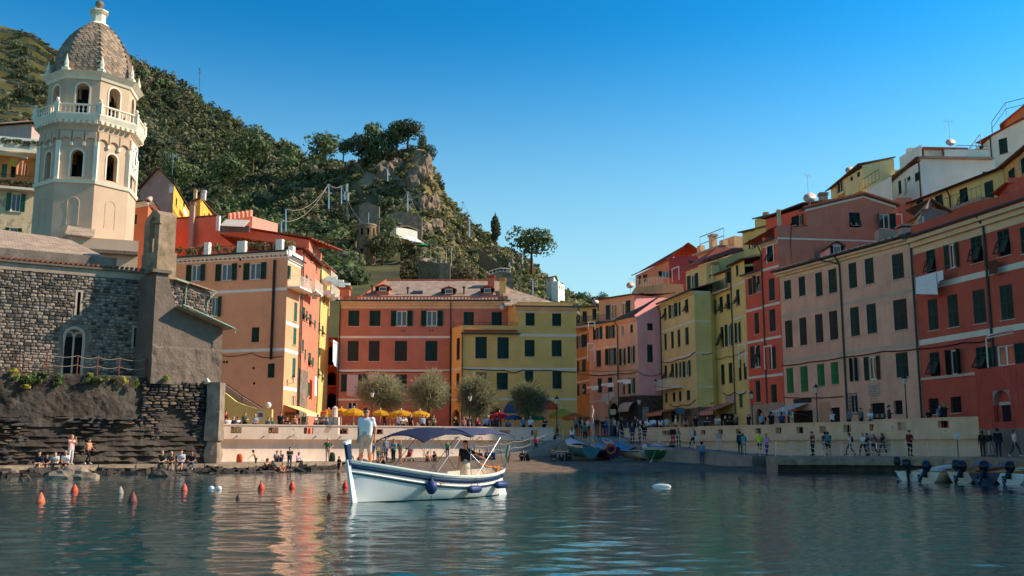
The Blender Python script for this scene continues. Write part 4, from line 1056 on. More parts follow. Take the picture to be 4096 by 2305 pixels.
cable(h,[F1.pt(*F1.hit('K',160,1145),.08),F2.pt(*F2.hit('K',240,1140),.08),F2.pt(*F2.hit('K',322,1135),.08)],.04,.3)
awning(h,F1,F1.hit('K',80,1260)[0],F1.L-.2,F1.hit('K',150,1222)[1],F1.hit('K',150,1258)[1]-.3,2.4,awn,.4,awn2)
bx('shop_front',h,F1.M,F1.L*.3,F1.L-.4,-.02,.03,ZP,ZP+2.4,DARK)
bx('blank_panel',h,F1.M,F1.L*.55,F1.L-.15,-.03,.0,F1.hit('K',180,1215)[1],F1.hit('K',180,1165)[1],mat('grey_panel','#a39a94',.85,.05))
A_,B_,C_=(gx(2990.5,97.5),97.5),(gx(3062,94.4),94.4),(gx(3128,91.9),91.9)
h=house('bright_red_house','tall narrow bright red house with white window surrounds and a roof terrace',(B_[0],B_[1],ZP))
F1,F2=Face(A_,B_),Face(B_,C_)
zt1,zt2=F1.hit('K',370,335)[1],F2.hit('K',510,108)[1]
zg=F1.hit('K',400,1225)[1]
facade(h,F1,BRDW,zg,zt1,[K(330,360,356,480,'c'),K(380,340,408,462,'f'),K(373,598,402,745,'c'),K(370,822,410,975,'f'),K(382,1062,412,1210,'c')],trim=WHITEP)
facade(h,F2,BRDW,zg,zt2,[K(461,143,503,255,'a'),K(470,365,510,518,'c'),K(474,575,515,728,'c'),K(475,832,518,985,'c'),K(486,1088,524,1212,'c')],trim=WHITEP)
GRP=mat('grey_pink_base','#a39084',.9,.14,.7,streak=.2,patch='#877c72',patch_amt=.35)
aro=tuple(F1.rect('K',378,1255,430,1360));aro=(aro[0],ZP-.05,min(aro[2],F1.L-.2),aro[3])
facade(h,F1,GRP,ZP-.1,zg,[],name='ground_wall',extra=[aro]);arch_fill(h,F1,aro,GRP)
facade(h,F2,GRP,ZP-.1,zg,[K(468,1275,485,1320,'d'),K(540,1275,562,1325,'d')],name='ground_wall')
shell(h,[A_,B_,C_,(C_[0]+6,94.5),(A_[0]+5,101)],ZP-.1,zt1-.02,BRDW,skip=(0,1))
for F_,xa,lst in((F1,380,((548,585)[:0])),):pass
for y in(565,785,1030):hband(h,F1,'K',385,y,y+17)
for y in(278,530,760,1017):hband(h,F2,'K',510,y,y+17)
pipe(h,F2,.02,zg,zt2,top_out=.5);gutter(h,F2,0,F2.L,zt2+.1,.5);gutter(h,F1,-.2,F1.L,zt1+.1,.45);cornice(h,F2,0,F2.L,zt2+.05,CREAM,.4,.3);cornice(h,F1,0,F1.L,zt1+.05,CREAM,.35,.3)
b=MB();zr_=F1.hit('K',370,232)[1];b.box(.5,F1.L,.7,.8,zt1,zr_);b.v=[tuple(F1.M@Vector(v))for v in b.v];b.build('terrace_screen',mat('dark_red_screen','#8d3b33',.9,.12,3.),h)
b=MB()
for i in range(5):b.tube([F1.pt(1.+i*.5,zr_+.3-i*.02,-.3),F1.pt(1.2+i*.5,zr_+.1,1.)],.02,4)
b.build('drying_rack',STEEL,h)
zt3=F2.hit('S',400,655)[1]
for x0,x1 in((0.02,.5),(F2.L-.55,F2.L-.02)):bx('terrace_pillar',h,F2.M,x0,x1,.1,.6,zt2+.1,zt3-(.5 if x0<.1 else 0),BRDW)
railing(h,[F2.pt(.5,zt2+.1,-.3),F2.pt(F2.L-.5,zt2+.1,-.3)],1.3,IRON,.14)
chimney(h,(F2.pt(F2.L*.62,0,-1).x,F2.pt(F2.L*.62,0,-1).y),zt2,F2.hit('S',382,440)[1],.32,CREAM)
FM=Face((C_[0]+.01,C_[1]+.02),(gx(3620,93.6),93.6))
zm0=FM.hit('S',720,440)[1];zm1=FM.hit('S',1460,265)[1];zm2=FM.hit('S',1990,405)[1];zlow=FM.hit('S',460,655)[1]
sx0,sx1,sx2=FM.hit('S',720,440)[0],FM.hit('S',1460,265)[0],FM.L
def mtop(x):
 return zm0+(zm1-zm0)*(x-sx0)/(sx1-sx0)if x<sx1 else zm1+(zm2-zm1)*(x-sx1)/(sx2-sx1)
gab=house('mauve_house','mauve gabled house with two white framed windows rising behind the pink house',(FM.p0.x,FM.p0.y,ZP))
facade(gab,FM,MAUW,16.0,zlow,[],x1=sx0)
facade(gab,FM,MAUW,16.0,min(zm0,zm2),[('S',1280,485,1420,680,'a'),('S',1662,500,1800,695,'G')],x0=sx0,topf=mtop,trim=WHITEP,name='gable_wall')
o=FM.rect('S',1662,500,1800,695)
for s_ in(0,1):add('shutter',LEAF[DKGREEN.name],gab,FM.M@MT(((o[0],o[2])[s_],-.04,o[1]))@MR(R(-120)if not s_ else R(-40),4,'Z')@MD(((o[2]-o[0])/2,1,o[3]-o[1],1)))
hband(gab,FM,'S',1000,826,846)
b=MB()
for xa,xb in((sx0-.3,sx1),(sx1,sx2+.3)):
 b.slab([FM.pt(xa,mtop(xa)+.02,.35),FM.pt(xb,mtop(xb)+.02,.35),FM.pt(xb,mtop(xb)+.02,-9),FM.pt(xa,mtop(xa)+.02,-9)],(0,0,.16))
b.build('roof',DKTILE,gab)
for xa,xb in((sx0-.1,sx1),(sx1,sx2)):
 t_=MB();t_.slab([FM.pt(xa,mtop(xa)-.22,.04),FM.pt(xb,mtop(xb)-.22,.04),FM.pt(xb,mtop(xb),.04),FM.pt(xa,mtop(xa),.04)],tuple(FM.n*-.05));t_.build('verge_board',WHITEP,gab)
b=MB()
for i in range(40):
 x=sx0-.2+(sx2-sx0+.3)*i/39;b.tube([FM.pt(x,mtop(x)+.2,.38),FM.pt(x,mtop(x)+.2,-.1)],.12,6)
b.build('verge_tiles',TERRA,gab)
b=MB();b.quad(FM.pt(sx2,16,0),FM.pt(sx2,16,-9),FM.pt(sx2,zm2,-9),FM.pt(sx2,zm2,0));b.quad(FM.pt(sx0,zlow,0),FM.pt(sx0,zlow,-9),FM.pt(sx0,zm0,-9),FM.pt(sx0,zm0,0))
b.quad(FM.pt(0,zlow-.02,0),FM.pt(sx0,zlow-.02,0),FM.pt(sx0,zlow-.02,-9),FM.pt(0,zlow-.02,-9));b.build('side_wall',MAUW,gab)
FS=Face((FM.pt(sx0-.0,0,-2.6).x-2.2,FM.pt(sx0,0,-2.6).y+2.4),FM.pt(sx0,0,0).xy)
facade(gab,FS,BRDW,zlow,FS.hit('S',600,455)[1],[('S',535,535,600,650,'a'),('S',628,510,668,652,'o')],trim=WHITEP,name='flank_wall')
slope(gab,[FS.pt(-.3,FS.hit('S',600,455)[1]+.05,.4),FS.pt(FS.L,FS.hit('S',600,455)[1]+.35,.4),FM.pt(sx1,zm1,-.5),FM.pt(sx1-3,zm1-1.,-8)],DKTILE,name='roof_slope')
dish(gab,FM.pt(FM.hit('S',765,330)[0],mtop(sx0)+.1,.1),.6,-.4,.9);antenna(gab,FM.pt(FM.hit('S',750,300)[0],mtop(sx0),.05),3.3,.8)
chimney(gab,(FM.pt(FM.hit('S',1030,250)[0],0,-2).x,FM.pt(0,0,-2).y),mtop(sx0+2),FM.hit('S',1030,240)[1],.7,GRP)
cable(gab,[FM.pt(*FM.hit('S',730,655),.05),FM.pt(*FM.hit('S',530,670),.05),FM.pt(*FM.hit('S',520,900),.05),FM.pt(*FM.hit('S',545,1130),.05)],.03,0)
F=Face((gx(3128,92),92.),(gx(3677,76),76.));zt=F.hit('K',1000,250)[1]
h=house('old_pink_house','long weathered pink house with rows of tall dark green shutters above the ice cream shop',(F.p0.x,F.p0.y,ZP))
wins=[K(575,378,622,508,'c'),K(674,352,718,486,'c'),K(789,324,835,488,'c'),K(878,300,934,466,'c'),K(1016,258,1070,432,'c'),K(1127,227,1186,404,'c'),K(1312,196,1390,370,'c'),K(582,652,631,838,'c',BROWNSH),K(680,632,728,822,'c',BROWNSH),K(788,608,839,803,'c',BROWNSH),K(884,586,940,784,'c',BROWNSH),K(1027,560,1087,760,'c'),K(1139,538,1204,742,'c'),K(1322,507,1414,717,'c',BROWNSH),K(592,976,638,1148,'c',MIDGREEN),K(687,964,737,1140,'c',MIDGREEN),K(801,948,850,1100,'c',MIDGREEN),K(895,935,946,1088,'c',MIDGREEN),K(1040,908,1075,1068,'p',BROWNSH),K(1152,896,1205,1058,'o',BROWNSH),K(1338,870,1421,1040,'c'),K(1024,1155,1076,1285,'G'),K(1322,1198,1382,1292,'d'),K(1165,1215,1262,1330,'d'),K(890,1246,955,1345,'d')]
facade(h,F,PNKW,ZP-.1,zt,wins)
pts=[F.p0.xy,F.p1.xy,(39,79.5),(33.5,93.0)]
shell(h,pts,ZP-.1,zt,PNKW)
for xa,y0,y1 in((1000,528,548),(1000,862,884)):hband(h,F,'K',xa,y0,y1,mat('faded_band','#b3a896',.88,.12,.8,streak=.2))
cornice(h,F,-.2,F.L,zt+.55,CREAM,.75,.45);gutter(h,F,-.4,F.L+.2,zt+.68,.62,r=.1)
slope(h,[F.pt(-.5,zt+.6,.6),F.pt(F.L,zt+.6,.6),(37.5,81,zt+2.3),(31,93.2,zt+2.3)],DKTILE)
b=MB()
for i in range(24):
 x=F.L*i/23;b.tube([F.pt(x,zt+.78,.55),F.pt(x,zt+.9,.1)],[.1,.13],6)
b.build('eaves_tiles',DKTILE,h)
xp=F.hit('K',968,500)[0];pipe(h,F,xp,ZP,zt+.6,top_out=.55,dx=.0,r=.075);pipe(h,F,F.L-.1,ZP,zt+.6,top_out=.55,r=.075)
b=MB();b.tube([F.pt(xp-1.9,zt+.55,.55),F.pt(xp-.6,zt+.15,.3),F.pt(xp,zt-.1,.12)],.06,6);b.build('downpipe',GUTTER,h)
cable(h,[F.pt(*F.hit('K',562,960),.08),F.pt(*F.hit('K',755,935),.08),F.pt(*F.hit('K',985,902),.08),F.pt(*F.hit('K',1260,862),.08),F.pt(*F.hit('K',1495,845),.08)],.045,.08)
cable(h,[F.pt(*F.hit('K',575,1175),.08),F.pt(*F.hit('K',760,1180),.08),F.pt(*F.hit('K',980,1170),.08)],.04,.05)
b=MB()
o=F.rect('K',1018,1150,1080,1288)
for i in range(6):x=o[0]+(o[2]-o[0])*i/5;b.tube([F.pt(x,o[1],.12),F.pt(x,o[3],.12)],.018,5)
for i in range(6):z_=o[1]+(o[3]-o[1])*i/5;b.tube([F.pt(o[0],z_,.12),F.pt(o[2],z_,.12)],.018,5)
b.build('window_bars',IRON,h)
o=F.rect('K',1148,1078,1228,1168);pl=bx('plaque',h,F.M,o[0],o[2],-.03,0,o[1],o[3],mat('plaque_stone','#a99a8d',.85,.1,4.))
b=MB()
for i in range(7):z_=o[3]-.25-i*.2;b.box(o[0]+.15,o[2]-.15-(i%3)*.12,-.036,-.0305,z_-.05,z_)
b.v=[tuple(F.M@Vector(v))for v in b.v];b.build('inscription',mat('inscription','#7d7067',.9,0),h)
o=F.rect('K',815,1208,890,1345);bx('shop_shutter',h,F.M,o[0],o[2],-.04,0,ZP,o[3],mat('peach_metal_door','#b48a70',.7,.1,3.))
o=F.rect('K',1150,1210,1270,1330)
for i in range(14):bx('shop_print',h,F.M,*(lambda x:(x,x+.25))(o[0]+(i%7)*(o[2]-o[0])/7),-.03,-.005,*(lambda z_:(z_,z_+.3))(ZP+.5+(i//7)*.8),mat(('print_grey','print_dark')[i%2],('#8c867e','#4a4744')[i%2],.8,.3,8.))
o=F.rect('K',640,1185,762,1215);bx('lintel',h,F.M,o[0],o[2],-.04,.02,o[1],o[3],mat('dark_lintel','#39332f',.9,.2))
o=F.rect('K',585,1215,755,1270)
ga=awning(h,F,F.hit('K',625,1240)[0],F.hit('K',745,1240)[0],F.hit('K',700,1218)[1],F.hit('K',660,1250)[1]-.35,2.3,mat('white_awning','#c5c2bb',.85,.06),.4)
BLUEL=mat('blue_letters','#35618a',.6,0)
xm=(F.hit('K',625,1240)[0]+F.hit('K',745,1240)[0])/2;zv=F.hit('K',660,1250)[1]-.35
lettering(ga,'GELATERIA',F.M@MT((xm,-2.34,zv-.18))@MR(R(90),4,'X'),.42,BLUEL)
sg=bx('hanging_sign',h,F.M@MT((F.hit('K',718,1285)[0],-1.9,F.hit('K',718,1285)[1]))@MR(R(15),4,'Y'),-.8,.8,0,.06,-.25,.25,WHITEP)
lettering(sg,'GELATO',F.M@MT((F.hit('K',718,1285)[0],-1.92,F.hit('K',718,1285)[1]))@MR(R(15),4,'Y')@MR(R(90),4,'X'),.38,BLUEL)
for x in(648,720):
 o=F.rect('K',x-12,1292,x+12,1352);bx('menu_board',h,F.M,o[0],o[2],-1.5,-1.42,ZP,o[3],mat('menu_paper','#b7ad9c',.8,.2,8.))
bx('shop_front',h,F.M,F.hit('K',600,1320)[0],F.hit('K',770,1320)[0],-.03,.02,ZP,ZP+2.2,mat('shop_dark_wood','#33261d',.7,.3,4.))
FDm=dormer(h,'S',1045,860,1190,1040,86.5,MATS['lilac_plaster'],1,DKTILE)
for x,yt,yb in((1800,725,840),):p_=at('S',x,yb,85.);b=MB();b.box(p_.x-1.1,p_.x+1.1,84.5,85.5,p_.z-1,at('S',x,yt,85).z);b.build('chimney',GRP,h)
p_=at('S',2040,780,82.);b=MB();b.box(p_.x-.7,p_.x+.7,81.5,82.5,p_.z-1.4,at('S',2040,695,82).z);b.box(p_.x-.85,p_.x+.85,81.4,82.6,at('S',2040,695,82).z+.15,at('S',2040,690,82).z+.25);b.build('chimney',GRP,h)
b=MB();tr=[FM.hit('S',820,935),FM.hit('S',1010,1070)]
for i in range(9):
 f=i/8;xa=tr[0][0]+(tr[1][0]-tr[0][0])*f
 b.tube([FM.pt(xa,tr[0][1],.1),FM.pt(max(tr[0][0],xa-1.3),tr[1][1],.1)],.015,4);b.tube([FM.pt(xa,tr[1][1],.1),FM.pt(min(tr[1][0],xa+1.3),tr[0][1],.1)],.015,4)
b.build('trellis',mat('trellis_green','#50665c',.8,.1),gab)
_q=V3(35.6-gx(3679,75.9),58.-75.9)*2.1;F=Face((gx(3679,75.9),75.9),(gx(3679,75.9)+_q.x,75.9+_q.y));zt=F.hit('L',1300,1150)[1]  # facade lengthened out of view so its shade covers the moored boats
h=house('rust_red_house','rust red house with cream cornice and washing line at the right edge',(F.p0.x,F.p0.y,ZP))
M_=lambda*a:('M',)+a
facade(h,F,RR2W,ZP-.1,zt,[('L',1048,1228,1122,1435,'a'),('L',1232,1190,1290,1395,'o'),('L',1418,1130,1512,1350,'a'),('L',1638,1075,1740,1295,'a'),('L',1828,1045,1925,1270,'c'),M_(412,378,488,622,'c'),M_(565,345,645,598,'c'),M_(760,306,856,570,'c'),M_(970,268,1070,540,'c'),M_(425,790,502,978,'a'),M_(585,770,660,965,'p'),M_(783,750,868,930,'a'),M_(940,735,1085,895,'o'),M_(415,1148,494,1272,'d'),M_(585,1135,668,1260,'d')])
shell(h,[F.p0.xy,F.p1.xy,(52,42),(48,80)],ZP-.1,zt,RR2W)
for y0,y1 in((0,0),):pass
zb1=F.hit('M',700,230)[1];zb2=F.hit('M',700,672)[1]
band(h,F,0,F.L,zb1-.12,zb1+.3);band(h,F,0,F.L,zb2-.12,zb2+.3);band(h,F,0,F.L,F.hit('M',560,985)[1]-.05,F.hit('M',560,985)[1]+.15,STONES,.1)
cornice(h,F,0,F.L,zt+.95,CREAM,1.2,.55);gutter(h,F,-.2,F.L,zt+1.08,.7,r=.1)
bx('parapet',h,F.M,0,F.L,-.1,.2,zt+1.2,zt+2.0,RR2W)
b=MB()
for i in range(34):x=.3+F.L*i/34;b.tube([F.pt(x,zt+1.25,.2),F.pt(x,zt+1.32,-.05)],.1,6)
b.build('tile_ends',TERRA,h)
slope(h,[F.pt(0,zt+1.7,-.3),F.pt(F.L,zt+1.7,-.3),F.pt(F.L,zt+3.2,-8),F.pt(0,zt+3.2,-8)],DKTILE)
pipe(h,F,F.hit('M',890,400)[0],F.hit('M',920,890)[1],zt+1.,top_out=.6,r=.085)
cable(h,[F.pt(*F.hit('M',340,765),.08),F.pt(*F.hit('M',700,715),.08),F.pt(*F.hit('M',900,695),.08)],.045,.1)
lin=MB();za_=F.hit('M',400,200)[1];lin.tube([F.pt(.2,za_,.9),F.pt(F.hit('M',700,170)[0],za_+.1,.9)],.015,4);lin.build('washing_line',STEEL,h)
cl=cloth('white_sheet',None,F,*[F.hit('M',x,260)[0]for x in(397,557)],F.hit('M',480,368)[1],F.hit('M',480,195)[1],.9,CLOTHW,(.4,0),4);tag(cl,'large white sheet on the washing line of the rust red house','laundry')
cl=cloth('white_towel',None,F,*[F.hit('M',x,260)[0]for x in(563,616)],F.hit('M',590,255)[1],F.hit('M',590,165)[1],.9,CLOTHW,(0,.2),5);tag(cl,'small white towel right of the large sheet on the rust red house','laundry')
cl=cloth('brown_towel',None,F,*[F.hit('M',x,130)[0]for x in(920,1000)],F.hit('M',960,190)[1],F.hit('M',960,85)[1],.5,mat('brown_cloth','#5a3d2c',.9,.3,9.),(0,0),6);tag(cl,'brown towel hanging under a top window of the rust red house','laundry')
for rr in((415,1148,494,1272),(585,1135,668,1260)):
 o=F.rect('M',*rr);b=MB()
 for i in range(5):x=o[0]+(o[2]-o[0])*(i+.5)/5;b.tube([F.pt(x,o[1],-.05),F.pt(x,o[3],-.05)],.016,5)
 for i in range(4):z_=o[1]+(o[3]-o[1])*(i+.5)/4;b.tube([F.pt(o[0],z_,-.05),F.pt(o[2],z_,-.05)],.016,5)
 b.build('window_bars',IRON,h)
F=Face((WRP[-1][0]-.05,WRP[-1][1]),(WRP[-1][0]+1.6,50.));zt=F.hit('M',1000,895)[1]
wg=house('red_wing','low stained red wing with an arched doorway on the right quay',(F.p0.x,F.p0.y,1.1),'outbuilding')
aro=tuple(F.rect('M',916,1085,1048,1330));WGM=mat('stained_red_plaster','#9d5147',.9,.14,.7,streak=.55,bump=.15,bscale=8.)
zq=F.hit('M',950,1385)[1]
facade(wg,F,WGM,zq,zt,[],extra=[aro]);arch_fill(wg,F,aro,mat('arch_grey','#8f837c',.9,.1));facade(wg,F,mat('grey_wing_base','#77706a',.9,.15,.8),1.0,zq,[],name='base_wall')
bx('door',wg,F.M,aro[0]+.55,aro[2]+.1,.235,.3,aro[1],aro[3]-.9,DARK);bx('door_back',wg,F.M,aro[0]-.1,aro[2]+.2,.3,.34,aro[1]-.1,aro[3]+.2,WGM);bx('lintel',wg,F.M,aro[0]+.5,aro[2],.1,.24,aro[3]-.95,aro[3]-.75,STONES)
shell(wg,[F.p0.xy,F.p1.xy,(40,50),(38,69)],1.,zt,WGM);
b=MB();pa=F.pt(F.hit('M',880,900)[0],zt,.05);b.tube([pa,pa+V3(0,0,1.9),pa+V3(0,0,2.1)+F.d*.3,pa+V3(0,0,2.2)+F.d*3],.05,6);b.tube([pa+V3(0,0,1.95),pa+V3(0,0,1.95)+F.d*3],.04,6);b.build('terrace_frame',WHITEIRON,wg)
GXV[0]=900.
# houses stepping up the right-hand hill
def hill_house(name,label,p0,p1,zb,ct,m,wins,d=8.,rk='gable',rm=DKTILE,rise=1.6,flank=None,side=0.,sh=DKGREEN,trim=None,over=.4,sill=True,rf=True):
 h=house(name,label,(p0[0],p0[1],zb));F=Face(p0,p1);zt=F.hit(*ct)[1]if isinstance(ct,tuple)else ct
 facade(h,F,m,zb,zt,wins,sh=sh,trim=trim,sill=sill)
 pts=inner(F,d,side);shell(h,pts,zb,zt,flank or m)
 if rf:roof(h,pts,zt,rise,rk,over,rm)
 return h,F,zt
L_=lambda*a:('L',)+a
Zc=lambda*a:('Z',)+a
def P(u,Y):return(gx(u,Y),Y)
h,F,zt=hill_house('ridge_yellow_house','yellow house with slate eaves just behind the bright red tower',P(2968,108),P(3150,103),17.,Zc(1900,660),YE2W,[Zc(1592,832,1612,952,'c'),Zc(1634,826,1656,952,'g'),Zc(1660,812,1682,945,'c')],rk='shed',rise=1.)
bx('party_step',h,F.M,F.L*.32,F.L+.3,-.2,6,17.,zt+1.1,YE2W);chimney(h,F.pt(F.L*.28,0,-2).xy,zt,zt+1.9,.5,CREAM)
slope(h,[F.pt(F.L*.3,zt+1.12,.5),F.pt(F.L+.4,zt+1.12,.5),F.pt(F.L+.4,zt+2.4,-6),F.pt(F.L*.3,zt+2.4,-6)],DKTILE,name='roof_slope')
h,F,zt=hill_house('terrace_peach_house','peach house with pillared open roof terrace against the sky',P(2789,118),P(2885,113),17.,Zc(1000,1020),mat('peach2_plaster','#dcae88',.88,.07,.5),[Zc(970,1062,1030,1122,'c'),Zc(1146,1020,1206,1090,'c')],rf=False,d=9.)
F2_=Face(F.p1.xy,P(2975,114));facade(h,F2_,MATS['peach2_plaster'],17.,zt,[],name='flank_wall')
bx('roof_slab',h,F.M,-.7,F.L+.1,-.5,7,zt+.002,zt+.22,GRP)
for c_,yt in((950,912),(1108,792),(1242,840)):
 s_=F.hit('Z',c_,950)[0];zz_=F.hit('Z',c_,yt)[1];bx('terrace_pillar',h,F.M,s_-.42,s_+.42,.0,.6,zt+.22,zz_,MATS['peach2_plaster'])
 if c_==1108:bx('chimney_cap',h,F.M,s_-.55,s_+.55,-.1,.7,zz_,zz_+.25,GRP)
railing(h,[F.pt(0,zt+.2,-.3),F.pt(F.L,zt+.2,-.3)],2.1,STEEL,3.,bars=False,r=.03);railing(h,[F.pt(0,zt+.2,-.3),F.pt(F.L,zt+.2,-.3)],1.2,STEEL,3.,bars=False,r=.03)
bx('stair_house',h,F2_.M,F2_.L*.55,F2_.L+.3,0,3,zt,F2_.hit('Z',1480,790)[1],MATS['peach2_plaster'])
h,F,zt=hill_house('coral_house','coral house with terracotta roof on the skyline above the lilac house',P(2538,138),P(2672,130),17.,Zc(370,1225),mat('coral_plaster','#d98a66',.88,.08,.5),[Zc(176,1298,206,1412,'c'),Zc(262,1280,285,1372,'l')],rf=False,d=9.,trim=None)
b=MB();b.poly([F.pt(0,zt),F.pt(F.L,zt),F.pt(F.L,zt+.8)]);b.build('raking_wall',MATS['coral_plaster'],h)
Fb=Face(F.p1.xy,P(2795,130.5));facade(h,Fb,mat('crimson_plaster','#a8484a',.88,.08,.5),17.,zt,[Zc(438,1240,478,1322,'o')],name='flank_wall',topf=lambda x:zt+.9+x*.22 if x<Fb.L*.62 else zt+.9+Fb.L*.62*.22-(x-Fb.L*.62)*.2)
slope(h,[F.pt(-.4,zt,.4),F.pt(F.L+.2,zt+.7,.4),Fb.pt(Fb.L*.62,zt+3.0,.2),Fb.pt(Fb.L*.62,zt+2.4,-8)],TILE)
slope(h,[Fb.pt(Fb.L*.62,zt+3.0,.3),Fb.pt(Fb.L*.62,zt+3.,-8),Fb.pt(Fb.L+.4,zt+1.6,-8),Fb.pt(Fb.L+.4,zt+1.6,.3)],TILE,name='roof_slope')
b=MB();pa,pb,pc=at('J',565,330,130),at('J',775,262,127),at('J',935,262,127.4)
b.prism([(pa.x,130.),(pb.x,127.),(pc.x,127.4),(pc.x,133),(pa.x,134)],15.,pb.z);b.build('terrace_wall',mat('beige_plaster','#b9a077',.88,.1,.6,streak=.2),h)
railing(h,[(pa.x,129.8,pb.z),(pb.x,126.8,pb.z)],1.,WHITEIRON,.25)
h_=tag(add('weather_siren',None,None,MT(at('J',1018,95,122))),'small dark rooftop siren against the sky beside the peach house','siren');p_=at('J',1018,100,122)
b=MB();b.tube([p_-V3(0,0,1.4),p_+V3(0,0,.2)],.06,6);b.build('pole',IRON,h_)
for s_ in(-1,1):b=MB();b.tube([p_+V3(s_*.12,0,.2),p_+V3(s_*.6,0,.2),p_+V3(s_*.62,0,.2)],[.1,.2,.34],8);b.build('horn',IRON,h_)
h,F,zt=hill_house('hillside_pale_yellow_house','pale yellow house with small balconies left of the white house on the skyline',P(3330,118),P(3462,110),22.,L_(440,610),PYEW,[L_(312,672,332,795,'c'),L_(420,635,440,740,'c'),L_(474,597,498,680,'c')],rf=False,d=9)
Fb=Face(F.p1.xy,P(3592,110.4));zf=Fb.hit('L',560,545)[1]
facade(h,Fb,PYEW,22.,zf,[],name='flank_wall',topf=lambda x:zf+x*.24)
slope(h,[F.pt(-.5,zt-.6,.5),F.pt(F.L+.1,zf+.1,.5),Fb.pt(Fb.L+.2,zf+Fb.L*.24+.15,.1),Fb.pt(Fb.L,zf+Fb.L*.24+.6,-8)],DKTILE)
bx('balcony',h,F.M,F.hit('L',370,790)[0],F.hit('L',440,790)[0],-1.2,0,F.hit('L',410,790)[1],F.hit('L',410,770)[1],PYEW);railing(h,[F.pt(F.hit('L',370,780)[0],F.hit('L',410,770)[1],1.1),F.pt(F.hit('L',440,780)[0],F.hit('L',410,770)[1],1.1)],1.,IRON,.14)
pipe(h,F,F.hit('L',348,700)[0],22.,zt,PIPEBR);dish(h,F.pt(F.hit('L',380,580)[0],zt+.2,-.5),.55,-.3,.6)
bx('balcony_wall',h,F.M,F.hit('L',440,740)[0],F.L+1.2,-1.,-.8,F.hit('L',480,800)[1],F.hit('L',480,682)[1],PYEW)
A_,B_,C_=P(3580,110),P(3700,103.5),P(4000,104)
h=house('white_house','white house with roof terrace high on the right-hand hill',(B_[0],B_[1],22));F1,F2=Face(A_,B_),Face(B_,C_)
zt=F2.hit('L',1300,492)[1]
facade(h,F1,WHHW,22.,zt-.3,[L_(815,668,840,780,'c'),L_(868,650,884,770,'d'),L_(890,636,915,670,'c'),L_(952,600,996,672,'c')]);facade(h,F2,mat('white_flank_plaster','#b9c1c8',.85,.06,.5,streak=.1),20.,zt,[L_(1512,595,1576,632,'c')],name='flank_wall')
shell(h,[A_,B_,C_,(C_[0],114),(A_[0]+2,116)],22.,zt,WHHW,skip=(0,1))
bx('terrace_slab',h,F2.M,-.1,F2.L-.3,-.35,6,zt+.002,zt+.22,GRP);slope(h,[F1.pt(-.6,zt-.9,.5),F1.pt(F1.L,zt+.1,.5),F1.pt(F1.L,zt+.1,-2),F1.pt(-.6,zt-.9,-2)],DKTILE)
bx('terrace_parapet',h,F2.M,F2.hit('L',1200,440)[0],F2.L-.6,0,.2,zt+.22,F2.hit('L',1300,412)[1],WHHW)
bx('terrace_parapet',h,F1.M,F1.L*.3,F1.L,0,.2,zt+.1,zt+1.5,WHHW)
b=MB();o=F2.rect('L',1050,400,1195,475);b.box(o[0],o[2],.6,.65,zt+.2,o[3]);b.v=[tuple(F2.M@Vector(v))for v in b.v];b.build('slatted_screen',WHITEP,h)
sc_=MB()
for i in range(14):x=o[0]+(o[2]-o[0])*i/13;sc_.tube([F2.pt(x,zt+.2,-.5),F2.pt(x,o[3],-.5)],.03,4)
sc_.build('screen_slat',WHITEIRON,h)
bx('canopy_roof',h,F2.M,o[0]-.3,o[2]+2.8,.2,4,o[3],o[3]+.2,TERRA);bx('terrace_post',h,F1.M,F1.L*.25,F1.L*.25+.7,1,2,zt-.5,F1.hit('L',820,400)[1],WHHW)
FW=Face(P(3985,108),P(4140,104));zw=FW.hit('L',1610,285)[1]
facade(h,FW,WHHW,22.,zw,[L_(1648,318,1720,448,'c')],name='wing_wall',topf=lambda x:zw+x*.14);slope(h,[FW.pt(-1.5,zw-.5,.3),FW.pt(FW.L,zw+FW.L*.14+.1,.3),FW.pt(FW.L,zw+FW.L*.14+.1,-7),FW.pt(-1.5,zw-.5,-7)],TILE,name='roof_slope')
FW2=Face(P(3885,114),P(3985,108));facade(h,FW2,WHHW,22.,FW2.hit('L',1560,330)[1],[L_(1485,360,1520,410,'c')],name='wing_wall');b=MB();b.quad(FW.pt(0,22,0),FW.pt(0,22,-7),FW.pt(0,zw,-7),FW.pt(0,zw,0));b.build('side_wall',WHHW,h)
railing(h,[FW2.pt(-5,zt+.3,1),FW2.pt(FW2.L,zt+3.2,1)],1.,STEEL,1.2,r=.03);railing(h,[F2.pt(F2.L*.5,F2.hit('L',1300,412)[1],-.1),F2.pt(F2.L-.6,F2.hit('L',1300,412)[1],-.1)],.5,STEEL,1.5,r=.025)
dish(h,F2.pt(F2.hit('L',1285,370)[0],zt+1.6,-1),.5,-.3,.5);antenna(h,F2.pt(F2.hit('L',1283,340)[0],zt+2,-1),2.6,.2)
pipe(h,F1,F1.L-.3,24,zt-.3,PIPEBR);pipe(h,FW,.15,24,zw,PIPEBR)
b=MB();b.box(0,F1.L,-3.6,-3.4,24.,F1.hit('L',960,672)[1]);b.v=[tuple(F1.M@Vector(v))for v in b.v];b.build('balcony_wall',WHHW,h)
railing(h,[F1.pt(-4,F1.hit('L',800,745)[1],3.8),F1.pt(F1.L*.7,F1.hit('L',800,745)[1],3.8)],1.2,IRON,.8,r=.02)
h,F,zt=hill_house('long_yellow_house','long yellow house with dark eaves just below the white house',P(3636,97),P(4030,84),18.,L_(1300,715),YE2W,[L_(964,826,1022,918,'a'),L_(1122,788,1185,920,'a'),L_(1324,730,1392,884,'a'),L_(1532,672,1606,870,'c'),L_(826,832,866,872,'c')],rk='shed',rise=1.2,over=.5,d=6.)
pipe(h,F,F.hit('L',1250,850)[0],18.,zt,PIPEBR,top_out=.45);gutter(h,F,0,F.L,zt-.05,.6,PIPEBR)
